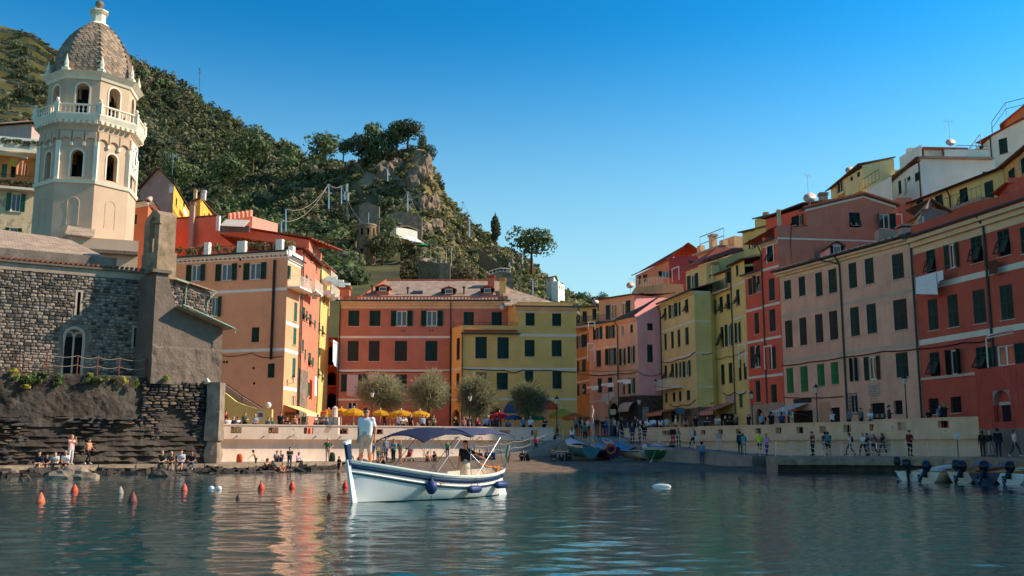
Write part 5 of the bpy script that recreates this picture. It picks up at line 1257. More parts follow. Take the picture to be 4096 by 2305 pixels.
pc_=F.pt(F.hit('L',900,900)[0],0,.6);b=MB();b.box(pc_.x-.7,pc_.x+.7,pc_.y-.5,pc_.y+.5,17.,F.hit('L',900,822)[1]);b.build('chimney',MAUW,h)
bx('terrace_floor',h,F.M,F.hit('L',1380,900)[0],F.L,-2.5,0,F.hit('L',1500,885)[1]-.3,F.hit('L',1500,885)[1],GRP);railing(h,[F.pt(F.hit('L',1380,900)[0],F.hit('L',1500,885)[1],2.4),F.pt(F.L,F.hit('L',1500,885)[1],2.4)],1.,IRON,.6)
h,F,zt=hill_house('weathered_beige_house','weathered beige house with green shutters at the right edge above the rust red house',P(4030,84.2),(gx(4180,76),76.),18.,L_(1790,480),mat('weathered_beige','#c9a86a',.9,.15,.8,streak=.35,patch='#a49684',patch_amt=.42),[L_(1728,570,1782,690,'c'),L_(1830,465,1900,605,'c')],rk='shed',rise=1.5,over=.5)
h,F,zt=hill_house('hilltop_orange_house','orange house with roof rail at the top right corner',at('s',4022,500,120).xy,at('s',4180,500,118).xy,30.,L_(1750,190),mat('hilltop_orange','#cf7a48',.88,.08,.5),[L_(1798,150,1828,195,'c')],rf=False)
slope(h,[F.pt(-.6,zt-.2,.4),F.pt(F.L,zt+3.4,.4),F.pt(F.L,zt+3.4,-6),F.pt(-.6,zt-.2,-6)],TILE);b=MB();b.poly([F.pt(0,zt),F.pt(F.L,zt),F.pt(F.L,zt+3.4)]);b.build('gable_wall',MATS['hilltop_orange'],h)
b=MB();pl_=[F.pt(-1.6,zt-1,.3),F.pt(-1.5,zt+.4,.3),F.pt(.2,zt+2.6,.3),F.pt(3.5,zt+3.,.3)];b.tube(pl_,.05,6);b.tube([q-V3(0,0,.8)for q in pl_[1:]],.04,6)
for q in pl_[1:]:b.tube([q,q-V3(0,0,1.6)],.04,5)
b.build('roof_rail',STEEL,h)
h=house('rooftop_cabin','small grey rooftop cabin with slate roof behind the rust red parapet',(gx(3680,84),84,18));F=Face(P(3664,86),P(3686,83.5));F2_=Face(F.p1.xy,P(3800,83.8));zt=F.hit('L',985,968)[1]
facade(h,F,WHHW,17.,zt,[L_(966,982,1010,1058,'g')],sill=False);facade(h,F2_,mat('grey_render','#7c7d7c',.9,.1),17.,zt+.4,[],name='flank_wall',topf=lambda x:zt+.4+(x*.35 if x<F2_.L*.3 else F2_.L*.105-(x-F2_.L*.3)*.2));slope(h,[F.pt(-.8,zt,.6),F2_.pt(.2,zt+.3,.6),F2_.pt(F2_.L*.32,zt+1.3,.3),F.pt(-.5,zt+1.,-3)],SLATE);slope(h,[F2_.pt(F2_.L*.3,zt+1.3,.3),F2_.pt(F2_.L*1.3,zt-.2,.3),F2_.pt(F2_.L*1.3,zt-.2,-4),F2_.pt(F2_.L*.3,zt+1.3,-4)],DKTILE,name='roof_slope')
h=house('rooftop_dormer_cabin','red rooftop cabin with white window above the rust red parapet',(gx(4000,74),74,18));F=Face(P(4008,76.5),(gx(4046,73.5),73.5));F2_=Face(F.p1.xy,P(4160,73));zt=F.hit('L',1690,740)[1]
facade(h,F,RR2W,17.,zt,[L_(1690,748,1780,860,'g')],sill=False);facade(h,F2_,RR2W,17.,zt+.5,[],name='flank_wall');roof(h,[F.p0.xy,F.p1.xy,(gx(4150,76),76.),(gx(4100,80),80.)],zt,.9,'hip',.4,TILE)
EARTH=mat('dry_earth_slope','#5d5340',.95,.3,.4,bump=.4,bscale=3.)
b=MB();rows=[]
for i in range(12):
 t=i/11;y=86+60*t;rows.append([(28+9*(y<100)+k*9-14*t,y,ZP+(6+k*2.1)*min(1,t*2.4)+k*2.2*t)for k in range(12)])
b.sm=True;b.loft(rows,False);struct(b.build('right_hill',EARTH))
GXV[0]=1350.
# church on the left: rock base, stone wall, buttress, bell-cote, tower
ROCKM=mat('rock_face','#48453f',.92,.3,.9,bump=1.,bscale=5.,patch='#35312c',patch_amt=.52,patch_scale=.55)
def lstone(name,c):return mat(name,c,.9,.25,2.5,bump=.6,bscale=8.)
STN=[lstone('wall_stone_%s'%k,c)for k,c in(('sand','#85807a'),('grey','#77746f'),('pale','#969086'),('brown','#6b6357'))]
STD=[lstone('dark_stone_%s'%k,c)for k,c in(('slate','#41444a'),('brown','#4b463f'),('black','#2b2e34'))]
MORT=mat('old_mortar','#74706a',.95,.25,1.2,bump=.7,bscale=9.)
DMORT=mat('dark_mortar','#5d574d',.95,.3,1.,bump=.9,bscale=7.)
PLAS=mat('grey_rough_render','#6c655d',.95,.14,.9,streak=.12,bump=1.,bscale=5.)
def stone_meshes(mats,n=4,seed=2):
 r_=random.Random(seed);out=[]
 for m in mats:
  for k in range(n):
   b=MB();b.sm=False;N=8;ring=[]
   for i in range(N):
    a=2*PI*i/N;sq=1/max(abs(cos(a)),abs(sin(a)))**.55
    ring.append((.5*cos(a)*sq*r_.uniform(.88,1.06),.5*sin(a)*sq*r_.uniform(.85,1.06)))
   base=[(x,.25,z)for x,z in ring];mid=[(x*.97,-.35+r_.uniform(-.1,.1),z*.97)for x,z in ring];top=[(x*.66,-.8+r_.uniform(-.15,.15),z*.66)for x,z in ring]
   b.loft([base,mid,top]);b.poly(top[::-1]);out.append(b.mesh('stone',m))
 return out
def masonry(parent,F,x0,x1,z0,z1,keep,meshes,w=(.22,.5),hgt=(.16,.28),depth=.12,maxp=300,seed=3,name='stone',skip=.0):
 r_=random.Random(seed);rows=[];z=z0
 while z<z1:
  h=r_.uniform(*hgt);x=x0+r_.uniform(-.2,0)
  while x<x1:
   ww=r_.uniform(*w);cx_,cz_=x+ww/2,z+h/2
   if keep(cx_,cz_)and r_.random()>skip:rows.append((ww*h,cx_,cz_+r_.uniform(-.03,.03),ww*.94,h*.92,r_.choice(meshes),r_.uniform(.6,1.2)*depth,r_.uniform(-.08,.08)))
   x+=ww
  z+=h
 rows.sort(key=lambda t:-t[0])
 rest={}
 for i,(a,cx_,cz_,ww,h,me,dp,rot)in enumerate(rows):
  T=F.M@MT((cx_,0,cz_))@MR(rot,4,'Y')@MD((ww,dp,h,1))
  if i<maxp:add(name,me,parent,T)
  else:rest.setdefault(me.materials[0].name,[]).append((me,T))
 for k,lst in rest.items():
  b=MB()
  for me,T in lst:b.add([T@v.co for v in me.vertices],[tuple(p.vertices)for p in me.polygons])
  o=b.build('small_stones',MATS[k],parent);o['kind']='stuff'
ZW=6.55
FR=Face(RW0,RW1)
rock=thing('rock_wall','rugged rock and rubble retaining wall under the church walkway above the left quay','rock wall',(RW0[0],RW0[1],ZQ))
nx,nz=300,110
xs=np.linspace(-6,FR.L,nx);zs=np.linspace(.3,ZW-.05,nz);Zg,Xg=np.meshgrid(zs,xs,indexing='ij')
t=(Zg-.6)/6;low=np.clip(1.25-t*2.2,0,1)
led=Zg*2.9+2.6*fbm(Xg*.22,Zg*.3,8,4);fr=led-np.floor(led)
strata=(vnoise(np.floor(led)*7.3,Xg*1.1,4)*.6+.25*(1-fr)+.35*vnoise(Xg*1.6,np.floor(led)*3.1,6))*low
rough=fbm(Xg*.7,Zg*.7,21,5)*.9*(1-low)*np.clip((FR.L*.72-Xg)/3,.12,1)+fbm(Xg*2.6,Zg*2.6,31,4)*.22
out=-.35+strata*.9+rough*.75+(1-t)*.5*np.clip((FR.L*.8-Xg)/6,0,1)
out=np.maximum(out,-.25)
Fm=np.array(FR.M);V=np.stack([Xg,-out,Zg,np.ones_like(Xg)],-1).reshape(-1,4)@Fm.T
idx=np.arange(nx*nz).reshape(nz,nx)
add('rock_face',npmesh('rock_face',V[:,:3]-np.array([RW0[0],RW0[1],ZQ]),np.stack([idx[:-1,:-1],idx[:-1,1:],idx[1:,1:],idx[1:,:-1]],-1).reshape(-1,4),ROCKM,False),rock,WM[rock.name])
DSM=stone_meshes(STD+[STN[3]],3,9);LSM=stone_meshes(STN,4,2)
sA=FR.hit('C',1250,400)[0];sB=FR.L
masonry(rock,FR,sA,sB-.1,.75,6.2,lambda x,z:vnoise(np.array(x*.35),np.array(z*.35),3)>(.12 if x>FR.L*.83 else .22),DSM,(.28,.8),(.1,.24),.16,150,5)
masonry(rock,FR,-4,sA,.7,3.6,lambda x,z:vnoise(np.array(x*.5),np.array(z*.5),13)>.25+.1*z,DSM,(.45,1.5),(.1,.3),.95,150,6)
b=MB();F_=Face((gx(-250,62.),62.),(gx(611,69.4),69.4));b.box(0,F_.L,-.15,6,ZW-.1,ZW);b.v=[tuple(F_.M@Vector(v))for v in b.v];struct(b.build('church_walkway',CONC))
b=MB();b.quad((RW1[0]+.3,RW1[1],.3),(WL0[0]-.3,WL0[1]+1,.3),(WL0[0]-.3,WL0[1]+1,6.3),(RW1[0]+.3,RW1[1],6.3));b.build('return_wall',MORT,rock)
GXV[0]=1700.
pil=thing('corner_pillar','weathered stone corner pillar where the rock wall meets the pale harbour wall','pillar',(gx(855,71.6),71.6,ZQ));b=MB()
cxp=gx(855,71.4);prof=[(.5,.4),(.62,1.2),(.5,1.9),(.42,2.15),(.62,2.2),(.6,4.2),(.6,4.3),(.58,6.3)]
rings=[]
for r_,z in prof:
 for zz_ in(z,):rings.append([(cxp+r_*.8*c+RU(-.04,.04),71.6+r_*s_+RU(-.04,.04),zz_)for c,s_ in((-1,-1),(0,-1.05),(1,-1),(1.05,0),(1,1),(-1,1))])
b.loft(rings,True,True);b.build('shaft',mat('worn_pillar_plaster','#857d72',.95,.25,1.4,bump=1.,bscale=5.),pil)
GXV[0]=1350.
rope_rail('rusty post and rope railing along the church walkway',[tuple(at('C',x,y,Y))[:2]+(ZW,)for x,y,Y in((165,125,64.4),(403,145,65.3),(672,155,66.4),(850,160,67.2),(1040,165,68.1),(1275,170,69.0))],2,1.25,.16,mat('rusty_iron','#7c4436',.85,.3,8.),mat('dull_rope','#8f8678',.85,.1,8.),.04,.022)
C0,C1=(gx(-250,64.6),64.6),(gx(587,71.2),71.2)
FC=Face(C0,C1);zt0=FC.hit('B',700,455)[1]
ch=thing('church','old stone church with arched double window and slate roof beside the bell tower','church',(C0[0],C0[1],ZW))
ow=list(FC.rect('B',672,1095,905,1500));ow[1]=ZW+.05;slit=FC.rect('B',828,720,862,960);slit2=FC.rect('B',1435,1100,1462,1310)
b=MB();wall_cells(b,FC,0,FC.L,ZW-.1,zt0,[tuple(ow),slit,slit2],rev=.35);b.build('wall',MORT,ch)
arch_fill(ch,FC,ow,MORT,.35,'arch_head')
holes=[tuple(ow),slit,slit2]
def keep(x,z):
 for o in holes:
  if o[0]-.22<x<o[2]+.22 and o[1]-.2<z<o[3]+.18:return False
 return True
masonry(ch,FC,0,FC.L-.05,ZW,zt0-.5,keep,LSM+LSM+DSM[:6],(.2,.52),(.13,.27),.13,300,12)
DRS=mat('dressed_stone','#aba498',.85,.12,3.)
wn_=add('arched_window',BACK,ch,FC.M@MT((ow[0],.34,ow[1]))@MD((ow[2]-ow[0],1,ow[3]-ow[1],1)))
b=MB();r=(ow[2]-ow[0])/2;cxw=(ow[0]+ow[2])/2;zs_=ow[3]-r
pts=[FC.pt(ow[0]+.06,ow[1],.02)]+[FC.pt(cxw-(r-.06)*cos(PI*i/14),zs_+(r-.06)*sin(PI*i/14),.02)for i in range(15)]+[FC.pt(ow[2]-.06,ow[1],.02)]
b.tube(pts,.11,6);b.build('surround',DRS,wn_)
b=MB();zi=zs_+.05;b.tube([FC.pt(cxw,ow[1],-.15),FC.pt(cxw,zi,-.15)],.07,8)
for s_ in(-1,1):
 c2=cxw+s_*r*.47;b.tube([FC.pt(c2-r*.42*cos(PI*i/10),zi+r*.42*sin(PI*i/10),-.15)for i in range(11)],.075,6);b.tube([FC.pt(c2+s_*r*.42,ow[1],-.15),FC.pt(c2+s_*r*.42,zi,-.15)],.06,6)
b.build('mullion',DRS,wn_)
b=MB();arc=[FC.pt(cxw-(r-.1)*cos(PI*i/14),zs_+(r-.1)*sin(PI*i/14),-.2)for i in range(15)]
b.poly(arc+[FC.pt(cxw+r*.9,zi+r*.42,-.2),FC.pt(cxw-r*.9,zi+r*.42,-.2)]);b.build('tympanum',mat('grey_tympanum','#7b7872',.9,.15),wn_)
for o in(slit,slit2):
 sl_=add('slit_window',BACK,ch,FC.M@MT((o[0],.3,o[1]))@MD((o[2]-o[0],1,o[3]-o[1],1)))
 b=MB();b.box(o[0]-.14,o[0],-.03,.02,o[1]-.1,o[3]+.12);b.box(o[2],o[2]+.14,-.03,.02,o[1]-.1,o[3]+.12);b.box(o[0],o[2],-.03,.02,o[3],o[3]+.12);b.v=[tuple(FC.M@Vector(v))for v in b.v];b.build('surround',DRS,sl_)
bx('cornice_slab',ch,FC.M,-.2,FC.L,-.3,.2,zt0,zt0+.14,PLAS)
b=MB();b.box(0,FC.L,-.12,.3,zt0-.5,zt0-.005);b.v=[tuple(FC.M@Vector(v))for v in b.v];b.build('frieze',mat('grey_frieze','#9a9084',.92,.15,1.,bump=.4),ch)
b=MB()
for i in range(40):x=.3+FC.L*i/40;b.tube([FC.pt(x,zt0+.27,.28),FC.pt(x,zt0+.3,-.1)],.11,6)
b.build('brick_corbels',mat('old_brick','#8b5a45',.9,.3,5.),ch)['kind']='stuff'
zn=FC.hit('B',200,250)[1]
b=MB();b.box(0,FC.L*.82,.1,.6,zt0+.12,zt0+1.0);b.v=[tuple(FC.M@Vector(v))for v in b.v];b.build('attic_wall',MORT,ch)
Fr2=Face(FC.pt(0,0,.02).xy,FC.pt(FC.L*.8,0,.02).xy)
slope(ch,[FC.pt(-1,zt0+1.0,-.3),FC.pt(FC.L*.80,zt0+.75,-.3),FC.pt(FC.L*.62,zt0+3.2,-6.5),FC.pt(-1,zt0+3.6,-6.5)],SLATE,.1,'nave_roof')
b=MB();b.prism([FC.pt(0,0,-.6).xy,FC.pt(FC.L*.98,0,-.6).xy,FC.pt(FC.L*.98,0,-9).xy,FC.pt(0,0,-9).xy],ZW,zt0+.3);b.build('nave_body',MORT,ch)
B0,B1,B2=(gx(563,71.0),71.0),(gx(611,68.7),68.7),(gx(889,72.2),72.2)
FD,FL=Face(B0,B1),Face(B1,B2)
but=thing('buttress','large grey plastered buttress with sloping top beside the church wall','buttress',(B1[0],B1[1],ZW));zb0=FL.hit('C',1500,215)[1]
prof=[FL.hit('B',*a)for a in((1640,505),(1800,505),(1890,895),(2385,1112))]
prof[0]=(0.,prof[0][1])
b=MB();pts2=[(0,zb0),(FL.L,zb0),(FL.L,prof[3][1]),prof[2],prof[1],prof[0]]
n_=len(pts2);dp_=3.2
NX,NZ=70,60
def ptop(x):
 P_=prof
 for(a0,a1),(c0,c1)in zip(P_[:-1],P_[1:]):
  if a0<=x<=c0:return a1+(c1-a1)*(x-a0)/max(1e-6,c0-a0)
 return P_[-1][1]
rows=[]
for k in range(NZ+1):
 row=[]
 for i in range(NX+1):
  x=FL.L*i/NX;z=zb0+(ptop(x)-zb0)*k/NZ
  hh=float(fbm(np.array(x*1.6),np.array(z*1.6),41,5))*(.22 if z<zb0+2.6 else .08)
  row.append(FL.pt(x,z,hh-.05))
 rows.append(row)
b.loft(rows,False);b.build('plaster_face',PLAS,but)
b=MB();b.add([FL.pt(x,z,-.02)for x,z in pts2]+[FL.pt(x,z,-dp_)for x,z in pts2],[(i,(i+1)%n_,n_+(i+1)%n_,n_+i)for i in range(n_)])
b.quad(FD.pt(0,zb0-.3),FD.pt(FD.L,zb0-.3),FD.pt(FD.L,prof[0][1]),FD.pt(0,prof[0][1]));b.build('side_wall',PLAS,but)
b=MB();b.slab([FL.pt(prof[2][0]-.1,prof[2][1]+.02,.85),FL.pt(FL.L+.35,prof[3][1]-.08,.85),FL.pt(FL.L+.35,prof[3][1]-.08,-3.4),FL.pt(prof[2][0]-.1,prof[2][1]+.02,-3.4)],(0,0,.09));b.build('slate_coping',SLATE,but)
b=MB();b.tube([FL.pt(prof[2][0]+.1,prof[2][1]+.15,.92),FL.pt(FL.L+.4,prof[3][1]-.02,.92),FL.pt(FL.L+.55,prof[3][1]-.1,.95),FL.pt(FL.L+.5,prof[3][1]-.35,.95)],.06,6);b.build('gutter',mat('patina_green_gutter','#7fa195',.6,.2,5.),but)
bx('cap',but,FL.M,-.35,prof[1][0]+.25,-.2,1.4,prof[0][1]-.004,prof[0][1]+.22,PLAS)
fl_=FL.hit('C',1795,185);b=MB();b.tube([FL.pt(fl_[0],fl_[1],.05),FL.pt(fl_[0],fl_[1],.45)],.05,6);b.tube([FL.pt(fl_[0],fl_[1]+.15,.42),FL.pt(fl_[0]+.05,fl_[1]-.18,.6)],[.07,.17],8);b.build('floodlight',WHITEP,but)
AP0,AP1=(gx(668,80.5),80.5),(gx(832,84.),84.);FA_=Face(AP0,AP1)
ap=thing('church_chapel','small stone chapel with pale green gutter pipes behind the grey buttress','chapel',(AP0[0],AP0[1],ZW));za,zb_=FA_.hit('B',1830,575)[1],FA_.hit('B',2230,720)[1]
b=MB();zmin=min(za,zb_);wall_cells(b,FA_,0,FA_.L,5,zmin,[],topf=lambda x:za+(zb_-za)*x/FA_.L);b.prism([FA_.pt(0,0,-.3).xy,FA_.pt(FA_.L,0,-.3).xy,FA_.pt(FA_.L,0,-5).xy,FA_.pt(0,0,-5).xy],5,zmin);b.build('wall',MORT,ap)
masonry(ap,FA_,0,FA_.L,FA_.hit('B',2000,1000)[1],za-.3,lambda x,z:z<za+(zb_-za)*x/FA_.L-.3,DSM+LSM[:6],(.3,.6),(.2,.3),.1,120,15)
slope(ap,[FA_.pt(-.3,za+.05,.4),FA_.pt(FA_.L+.4,zb_+.02,.4),FA_.pt(FA_.L+.4,zb_+.8,-4),FA_.pt(-.3,za+.9,-4)],SLATE,.1)
GG=MATS['patina_green_gutter']
b=MB();b.tube([FA_.pt(-.2,za,.45),FA_.pt(FA_.L*.36,za+(zb_-za)*.36-.03,.45),FA_.pt(FA_.L*.36,za-.6,.15),FA_.pt(FA_.L*.36,8,.15)],.07,6);b.build('gutter',GG,ap)
b=MB();b.tube([FA_.pt(FA_.L+.3,zb_,.4),FA_.pt(FA_.L-.2,zb_-.5,.3),FA_.pt(FA_.L-.35,zb_-.9,.12),FA_.pt(FA_.L-.35,8,.12)],.07,6);b.build('downpipe',GG,ap)
BCM=mat('bellcote_stone','#8f826d',.93,.3,1.4,bump=.9,bscale=6.)
bc=thing('bell_cote','small weathered stone bell cote with open arch beside the tower','bell cote',tuple(at('B',1600,500,70.2)))
FB=Face((gx(552,71.2),71.2),(gx(612,69.6),69.6));FB2=Face(FB.p1.xy,(gx(652,71.),71.))
zB=FB.hit('U',200,1390)[1];zP_=FB.hit('U',200,1110)[1];zT=FB.hit('U',200,440)[1];zA=FB.hit('U',170,640)[1];th_=FB2.L
b=MB();b.prism([FB.pt(-.05,0,.05).xy,FB.pt(FB.L+.05,0,.05).xy,FB.pt(FB.L+.05,0,-th_).xy,FB.pt(-.05,0,-th_).xy],zB-.6,zP_);b.build('base',BCM,bc)
for x0,x1 in((0,FB.L*.34),(FB.L*.70,FB.L)):
 b=MB();b.prism([FB.pt(x0,0).xy,FB.pt(x1,0).xy,FB.pt(x1,0,-th_*.9).xy,FB.pt(x0,0,-th_*.9).xy],zP_+.002,zA);b.build('pier',BCM,bc)
b=MB();n_=10;xa,xb=FB.L*.34,FB.L*.70;r=(xb-xa)/2;cc=(xa+xb)/2
prof_=[(0,zA+.002)]+[(cc-r*cos(PI*i/n_),zA+r*sin(PI*i/n_))for i in range(n_+1)]+[(FB.L,zA+.002),(FB.L,zT-.5),(FB.L*.75,zT-.1),(FB.L*.5,zT),(FB.L*.1,zT-.5),(0,zT-.9)]
b.slab([FB.pt(x,z)for x,z in prof_],tuple(FB.n*-th_*.9));b.build('arch_head',BCM,bc)
bx('impost',bc,FB2.M,-.15,FB2.L+.1,-.12,.5,FB2.hit('U',380,612)[1],FB2.hit('U',380,575)[1],BCM)
b=MB();b.sm=True;b.lathe([(.02,.32),(.1,.3),(.14,.1),(.24,0)],10,FB.pt(cc,zA-.35,-th_*.4));b.build('bell',mat('bronze',(.06,.045,.03),.5,.2,metal=.6),bc)
# bell tower
TW=mat('tower_ochre_plaster','#b3a592',.9,.07,.5,streak=.12,bump=.12,bscale=7.,patch='#97907f',patch_amt=.30,patch_scale=.33)
TT=mat('tower_white_trim','#d9d2c6',.88,.08,1.,streak=.2)
DOMEM=[mat('dome_scale_%s'%k,c,.8,.2,3.,bump=.3)for k,c in(('grey','#8a8071'),('warm','#978a76'),('dark','#776e62'))]
TC=(at('A',457,1000,80.).x,80.);TR=3.82
az0=math.atan2(-TC[0],TC[1])
def tv(k,R_,dz=0.):
 a=az0+R(-37.0+45*k);return(TC[0]+R_*sin(a),TC[1]-R_*cos(a))
def tz(y,x=505,dY=4.0):return at('A',x,y,TC[1]-dY*.98).z
zB,zS,zC,zF,zU=11.5,tz(952),tz(742),tz(600),tz(372)
tower=thing('bell_tower','octagonal cream bell tower with scaled dome, balcony and clock','bell tower',(TC[0],TC[1],zB))
def octwall(R_,z0,z1,m,name,ops=None,skip=()):
 b=MB();ar_=[]
 for k in range(8):
  F=Face(tv(k-1,R_),tv(k,R_))
  o=ops(F,k)if ops else None
  wall_cells(b,F,0,F.L,z0,z1,[o]if o else[],rev=.45)
  if o:ar_.append((F,o,k))
 ob=b.build(name,m,tower)
 for F,o,k in ar_:
  arch_fill(tower,F,o,m,.45,'window_arch')
  wv=add('belfry_window',BACK,tower,F.M@MT((o[0],1.6,o[1]))@MD((o[2]-o[0],1,o[3]-o[1],1)))
  q=MB();r=(o[2]-o[0])/2;cx_=(o[0]+o[2])/2;zs2=o[3]-r
  line=[(o[0]-.12,o[1])]+[(cx_-(r+.12)*cos(PI*i/12),zs2+(r+.12)*sin(PI*i/12))for i in range(13)]+[(o[2]+.12,o[1])]
  inn=[(o[0],o[1])]+[(cx_-r*cos(PI*i/12),zs2+r*sin(PI*i/12))for i in range(13)]+[(o[2],o[1])]
  for i in range(len(line)-1):
   q.slab([F.pt(*line[i],.05),F.pt(*line[i+1],.05),F.pt(*inn[i+1],.05),F.pt(*inn[i],.05)],tuple(F.n*-.047))
  q.build('surround',TT,wv)
 return ob
octwall(TR*1.02,zB,zS,TW,'lower_stage')
def mid_ops(F,k):
 c=F.L/2;return(c-.46,tz(922),c+.46,tz(778))
octwall(TR*.97,zS,zF-.3,TW,'middle_stage',mid_ops)
def up_ops(F,k):
 c=F.L/2;return(c-.5,zF+.25,c+.5,tz(420))
octwall(TR*.90,zF,zU,TW,'belfry_stage',up_ops)
def octring(R0,R1,z0,z1,m,name):
 b=MB()
 for k in range(8):
  a,c=tv(k-1,R0),tv(k,R0);a2,c2=tv(k-1,R1),tv(k,R1)
  b.quad((*a,z0),(*c,z0),(*c2,z1),(*a2,z1))
 b.poly([(*tv(k,R1),z1)for k in range(8)]);b.poly([(*tv(7-k,R0),z0)for k in range(8)])
 return b.build(name,m,tower)
octring(TR*1.05,TR*1.07,zS-.12,zS+.16,TT,'string_course')
for k in(0,1,2):
 F=Face(tv(k-1,TR*1.02),tv(k,TR*1.02));q=MB();c=F.L/2;r=.44;za,zb_=tz(1180),tz(1062)
 line=[(c-r,za)]+[(c-r*cos(PI*i/10),zb_+r*sin(PI*i/10))for i in range(11)]+[(c+r,za)]
 q.tube([F.pt(x,z,.0)for x,z in line],.035,5);q.build('blind_arch',TW,tower)
for k in range(8):
 a=tv(k,TR*.98);b=MB();b.prism([(a[0]+.16*c,a[1]+.16*s_)for c,s_ in((-1,-1),(1,-1),(1,1),(-1,1))],zS+.16,zC+.1);b.build('pilaster',TT,tower)
 F=Face(tv(k-1,TR*.97),tv(k,TR*.97));b=MB();n_=3
 for j in range(n_):
  xa,xb=F.L*j/n_+.06,F.L*(j+1)/n_-.06;r=(xb-xa)/2;c=(xa+xb)/2
  pts=[(c-r*cos(PI*i/8),zC+.05+r*.9*sin(PI*i/8))for i in range(9)]
  for(p0,p1),(q0,q1)in zip(pts[:-1],pts[1:]):
   b.slab([F.pt(p0,p1,.16),F.pt(q0,q1,.16),F.pt(q0,zC+.95,.16),F.pt(p0,zC+.95,.16)],tuple(F.n*-.155))
 b.build('corbel_arch',TW,tower)
 for j in range(n_+1):
  x=F.L*j/n_;bx('corbel',tower,F.M,max(0,x-.1),min(F.L,x+.1),-.22,.0,zC-.25,zC+.04,TT)
octring(TR*.995,TR*1.01,zC+1.0,zF-.75,TW,'corbel_wall')
octring(TR*1.01,TR*1.08,zF-.75,zF-.5,TT,'cornice');octring(TR*1.1,TR*1.15,zF-.48,zF-.05,TT,'cornice')
octring(TR*1.15,TR*1.15,zF-.045,zF+.1,TT,'balcony_floor')
for k in range(8):
 F=Face(tv(k-1,TR*1.08),tv(k,TR*1.08))
 for j in range(7):x=F.L*(j+.5)/7;bx('dentil',tower,F.M,x-.12,x+.12,-.16,.05,zF-.72,zF-.49,TT)
BALM=MB();BALM.sm=True;BALM.lathe([(.07,0),(.07,.06),(.04,.1),(.085,.28),(.05,.45),(.04,.5),(.07,.56),(.07,.62)],8);BALM=BALM.mesh('baluster',TT)
for k in range(8):
 F=Face(tv(k-1,TR*1.11),tv(k,TR*1.11));bx('rail',tower,F.M,0.1,F.L-.1,-.1,.1,zF+.74,zF+.86,TT)
 for j in range(9):add('baluster',BALM,tower,F.M@MT((F.L*(j+.9)/9.8,0,zF+.11)))
 a=tv(k,TR*1.11);b=MB();b.prism([(a[0]+.17*c,a[1]+.17*s_)for c,s_ in((-1,-1),(1,-1),(1,1),(-1,1))],zF+.1,zF+.95);b.build('rail_post',TT,tower)
 b=MB();b.sm=True;b.lathe([(.02,0),(.06,.03),(.16,.2),(.12,.33),(.02,.38)],10,(*a,zF+.95));b.build('ball_finial',TT,tower)
octring(TR*.93,TR*.96,zU-.45,zU-.2,TT,'cornice');octring(TR*.97,TR*1.06,zU-.2,zU+.12,TT,'cornice')
zD,zDT=zU+.12,at('A',500,128,TC[1]).z;HD=zDT-zD
def dome_r(t):return TR*.84*(1-max(0,t)**2.15)**.62 if t<1 else .0
prof_t=[i/20 for i in range(21)];b=MB()
rings=[]
for t_ in prof_t:
 rr=max(dome_r(min(t_,.985)),.45);rings.append([(*tv(k,rr),zD+HD*t_)for k in range(8)])
b.loft(rings,True,True);b.build('dome_shell',DOMEM[2],tower)
SC=[]
for m in DOMEM:
 b=MB();P_=[(-.5,0,.5),(.5,0,.5),(.5,0,0.05),(.3,0,-.32),(0,0,-.5),(-.3,0,-.32),(-.5,0,.05)]
 b.slab([(x,-.5 if z<0 else-.35+.3*z,z)for x,_,z in P_],(0,.4,0));SC.append(b.mesh('slate_scale',m))
rows=25;items=[];rs=random.Random(9);camv=V3(0,0,CAM_H)
for i in range(rows):
 t0,t1=i/rows*.97,(i+1)/rows*.97;tm=(t0+t1)/2;r0,r1=dome_r(t0),dome_r(t1);rm=(r0+r1)/2
 for k in range(8):
  a0,c0,a1,c1=V3(*tv(k-1,r0),zD+HD*t0),V3(*tv(k,r0),zD+HD*t0),V3(*tv(k-1,r1),zD+HD*t1),V3(*tv(k,r1),zD+HD*t1)
  am,cm=(a0+a1)/2,(c0+c1)/2;L=(cm-am).length;n_=max(1,round(L/.5));up=((a1+c1)/2-(a0+c0)/2);xd=(cm-am).normalized();nrm=xd.cross(up.normalized())
  for j in range(n_):
   s_=(j+(.5 if i%2 else .25))/n_
   if s_>.97:continue
   p=am.lerp(cm,s_)+nrm*.02;zax=up.normalized();yax=-nrm
   M=Matrix(((xd.x,yax.x,zax.x,p.x),(xd.y,yax.y,zax.y,p.y),(xd.z,yax.z,zax.z,p.z),(0,0,0,1)))@MD((L/n_*.98,.12,up.length*1.75,1))
   items.append((nrm.dot((camv-p).normalized()),M,rs.choice(SC)))
items.sort(key=lambda t:-t[0])
for i,(d_,M,me)in enumerate(items[:300]):add('slate_scale',me,tower,M)
rest={}
for d_,M,me in items[300:]:rest.setdefault(me.materials[0].name,[]).append((M,me))
for k_,lst in rest.items():
 b=MB()
 for M,me in lst:b.add([M@v.co for v in me.vertices],[tuple(p.vertices)for p in me.polygons])
 b.build('more_scales',MATS[k_],tower)['kind']='stuff'
for k in range(8):
 b=MB();a=tv(k,TR*.93);b.prism([(a[0]+.26*c,a[1]+.26*s_)for c,s_ in((-1,-1),(1,-1),(1,1),(-1,1))],zD,zD+.3);b.lathe([(.22,.3),(.16,.5),(.2,.7),(.1,1.1),(.02,1.5)],8,(*a,zD));b.build('pinnacle',TT,tower)
b=MB();z0=zDT-.25;zl=at('A',500,62,TC[1]).z
b.sm=False;b.lathe([(.95,0),(.85,.12),(.62,.3),(.6,1.0),(.75,1.1),(.55,1.25),(.55,zl-z0-.25),(.8,zl-z0-.12),(.8,zl-z0)],8,(*TC,z0));b.build('lantern',TT,tower)
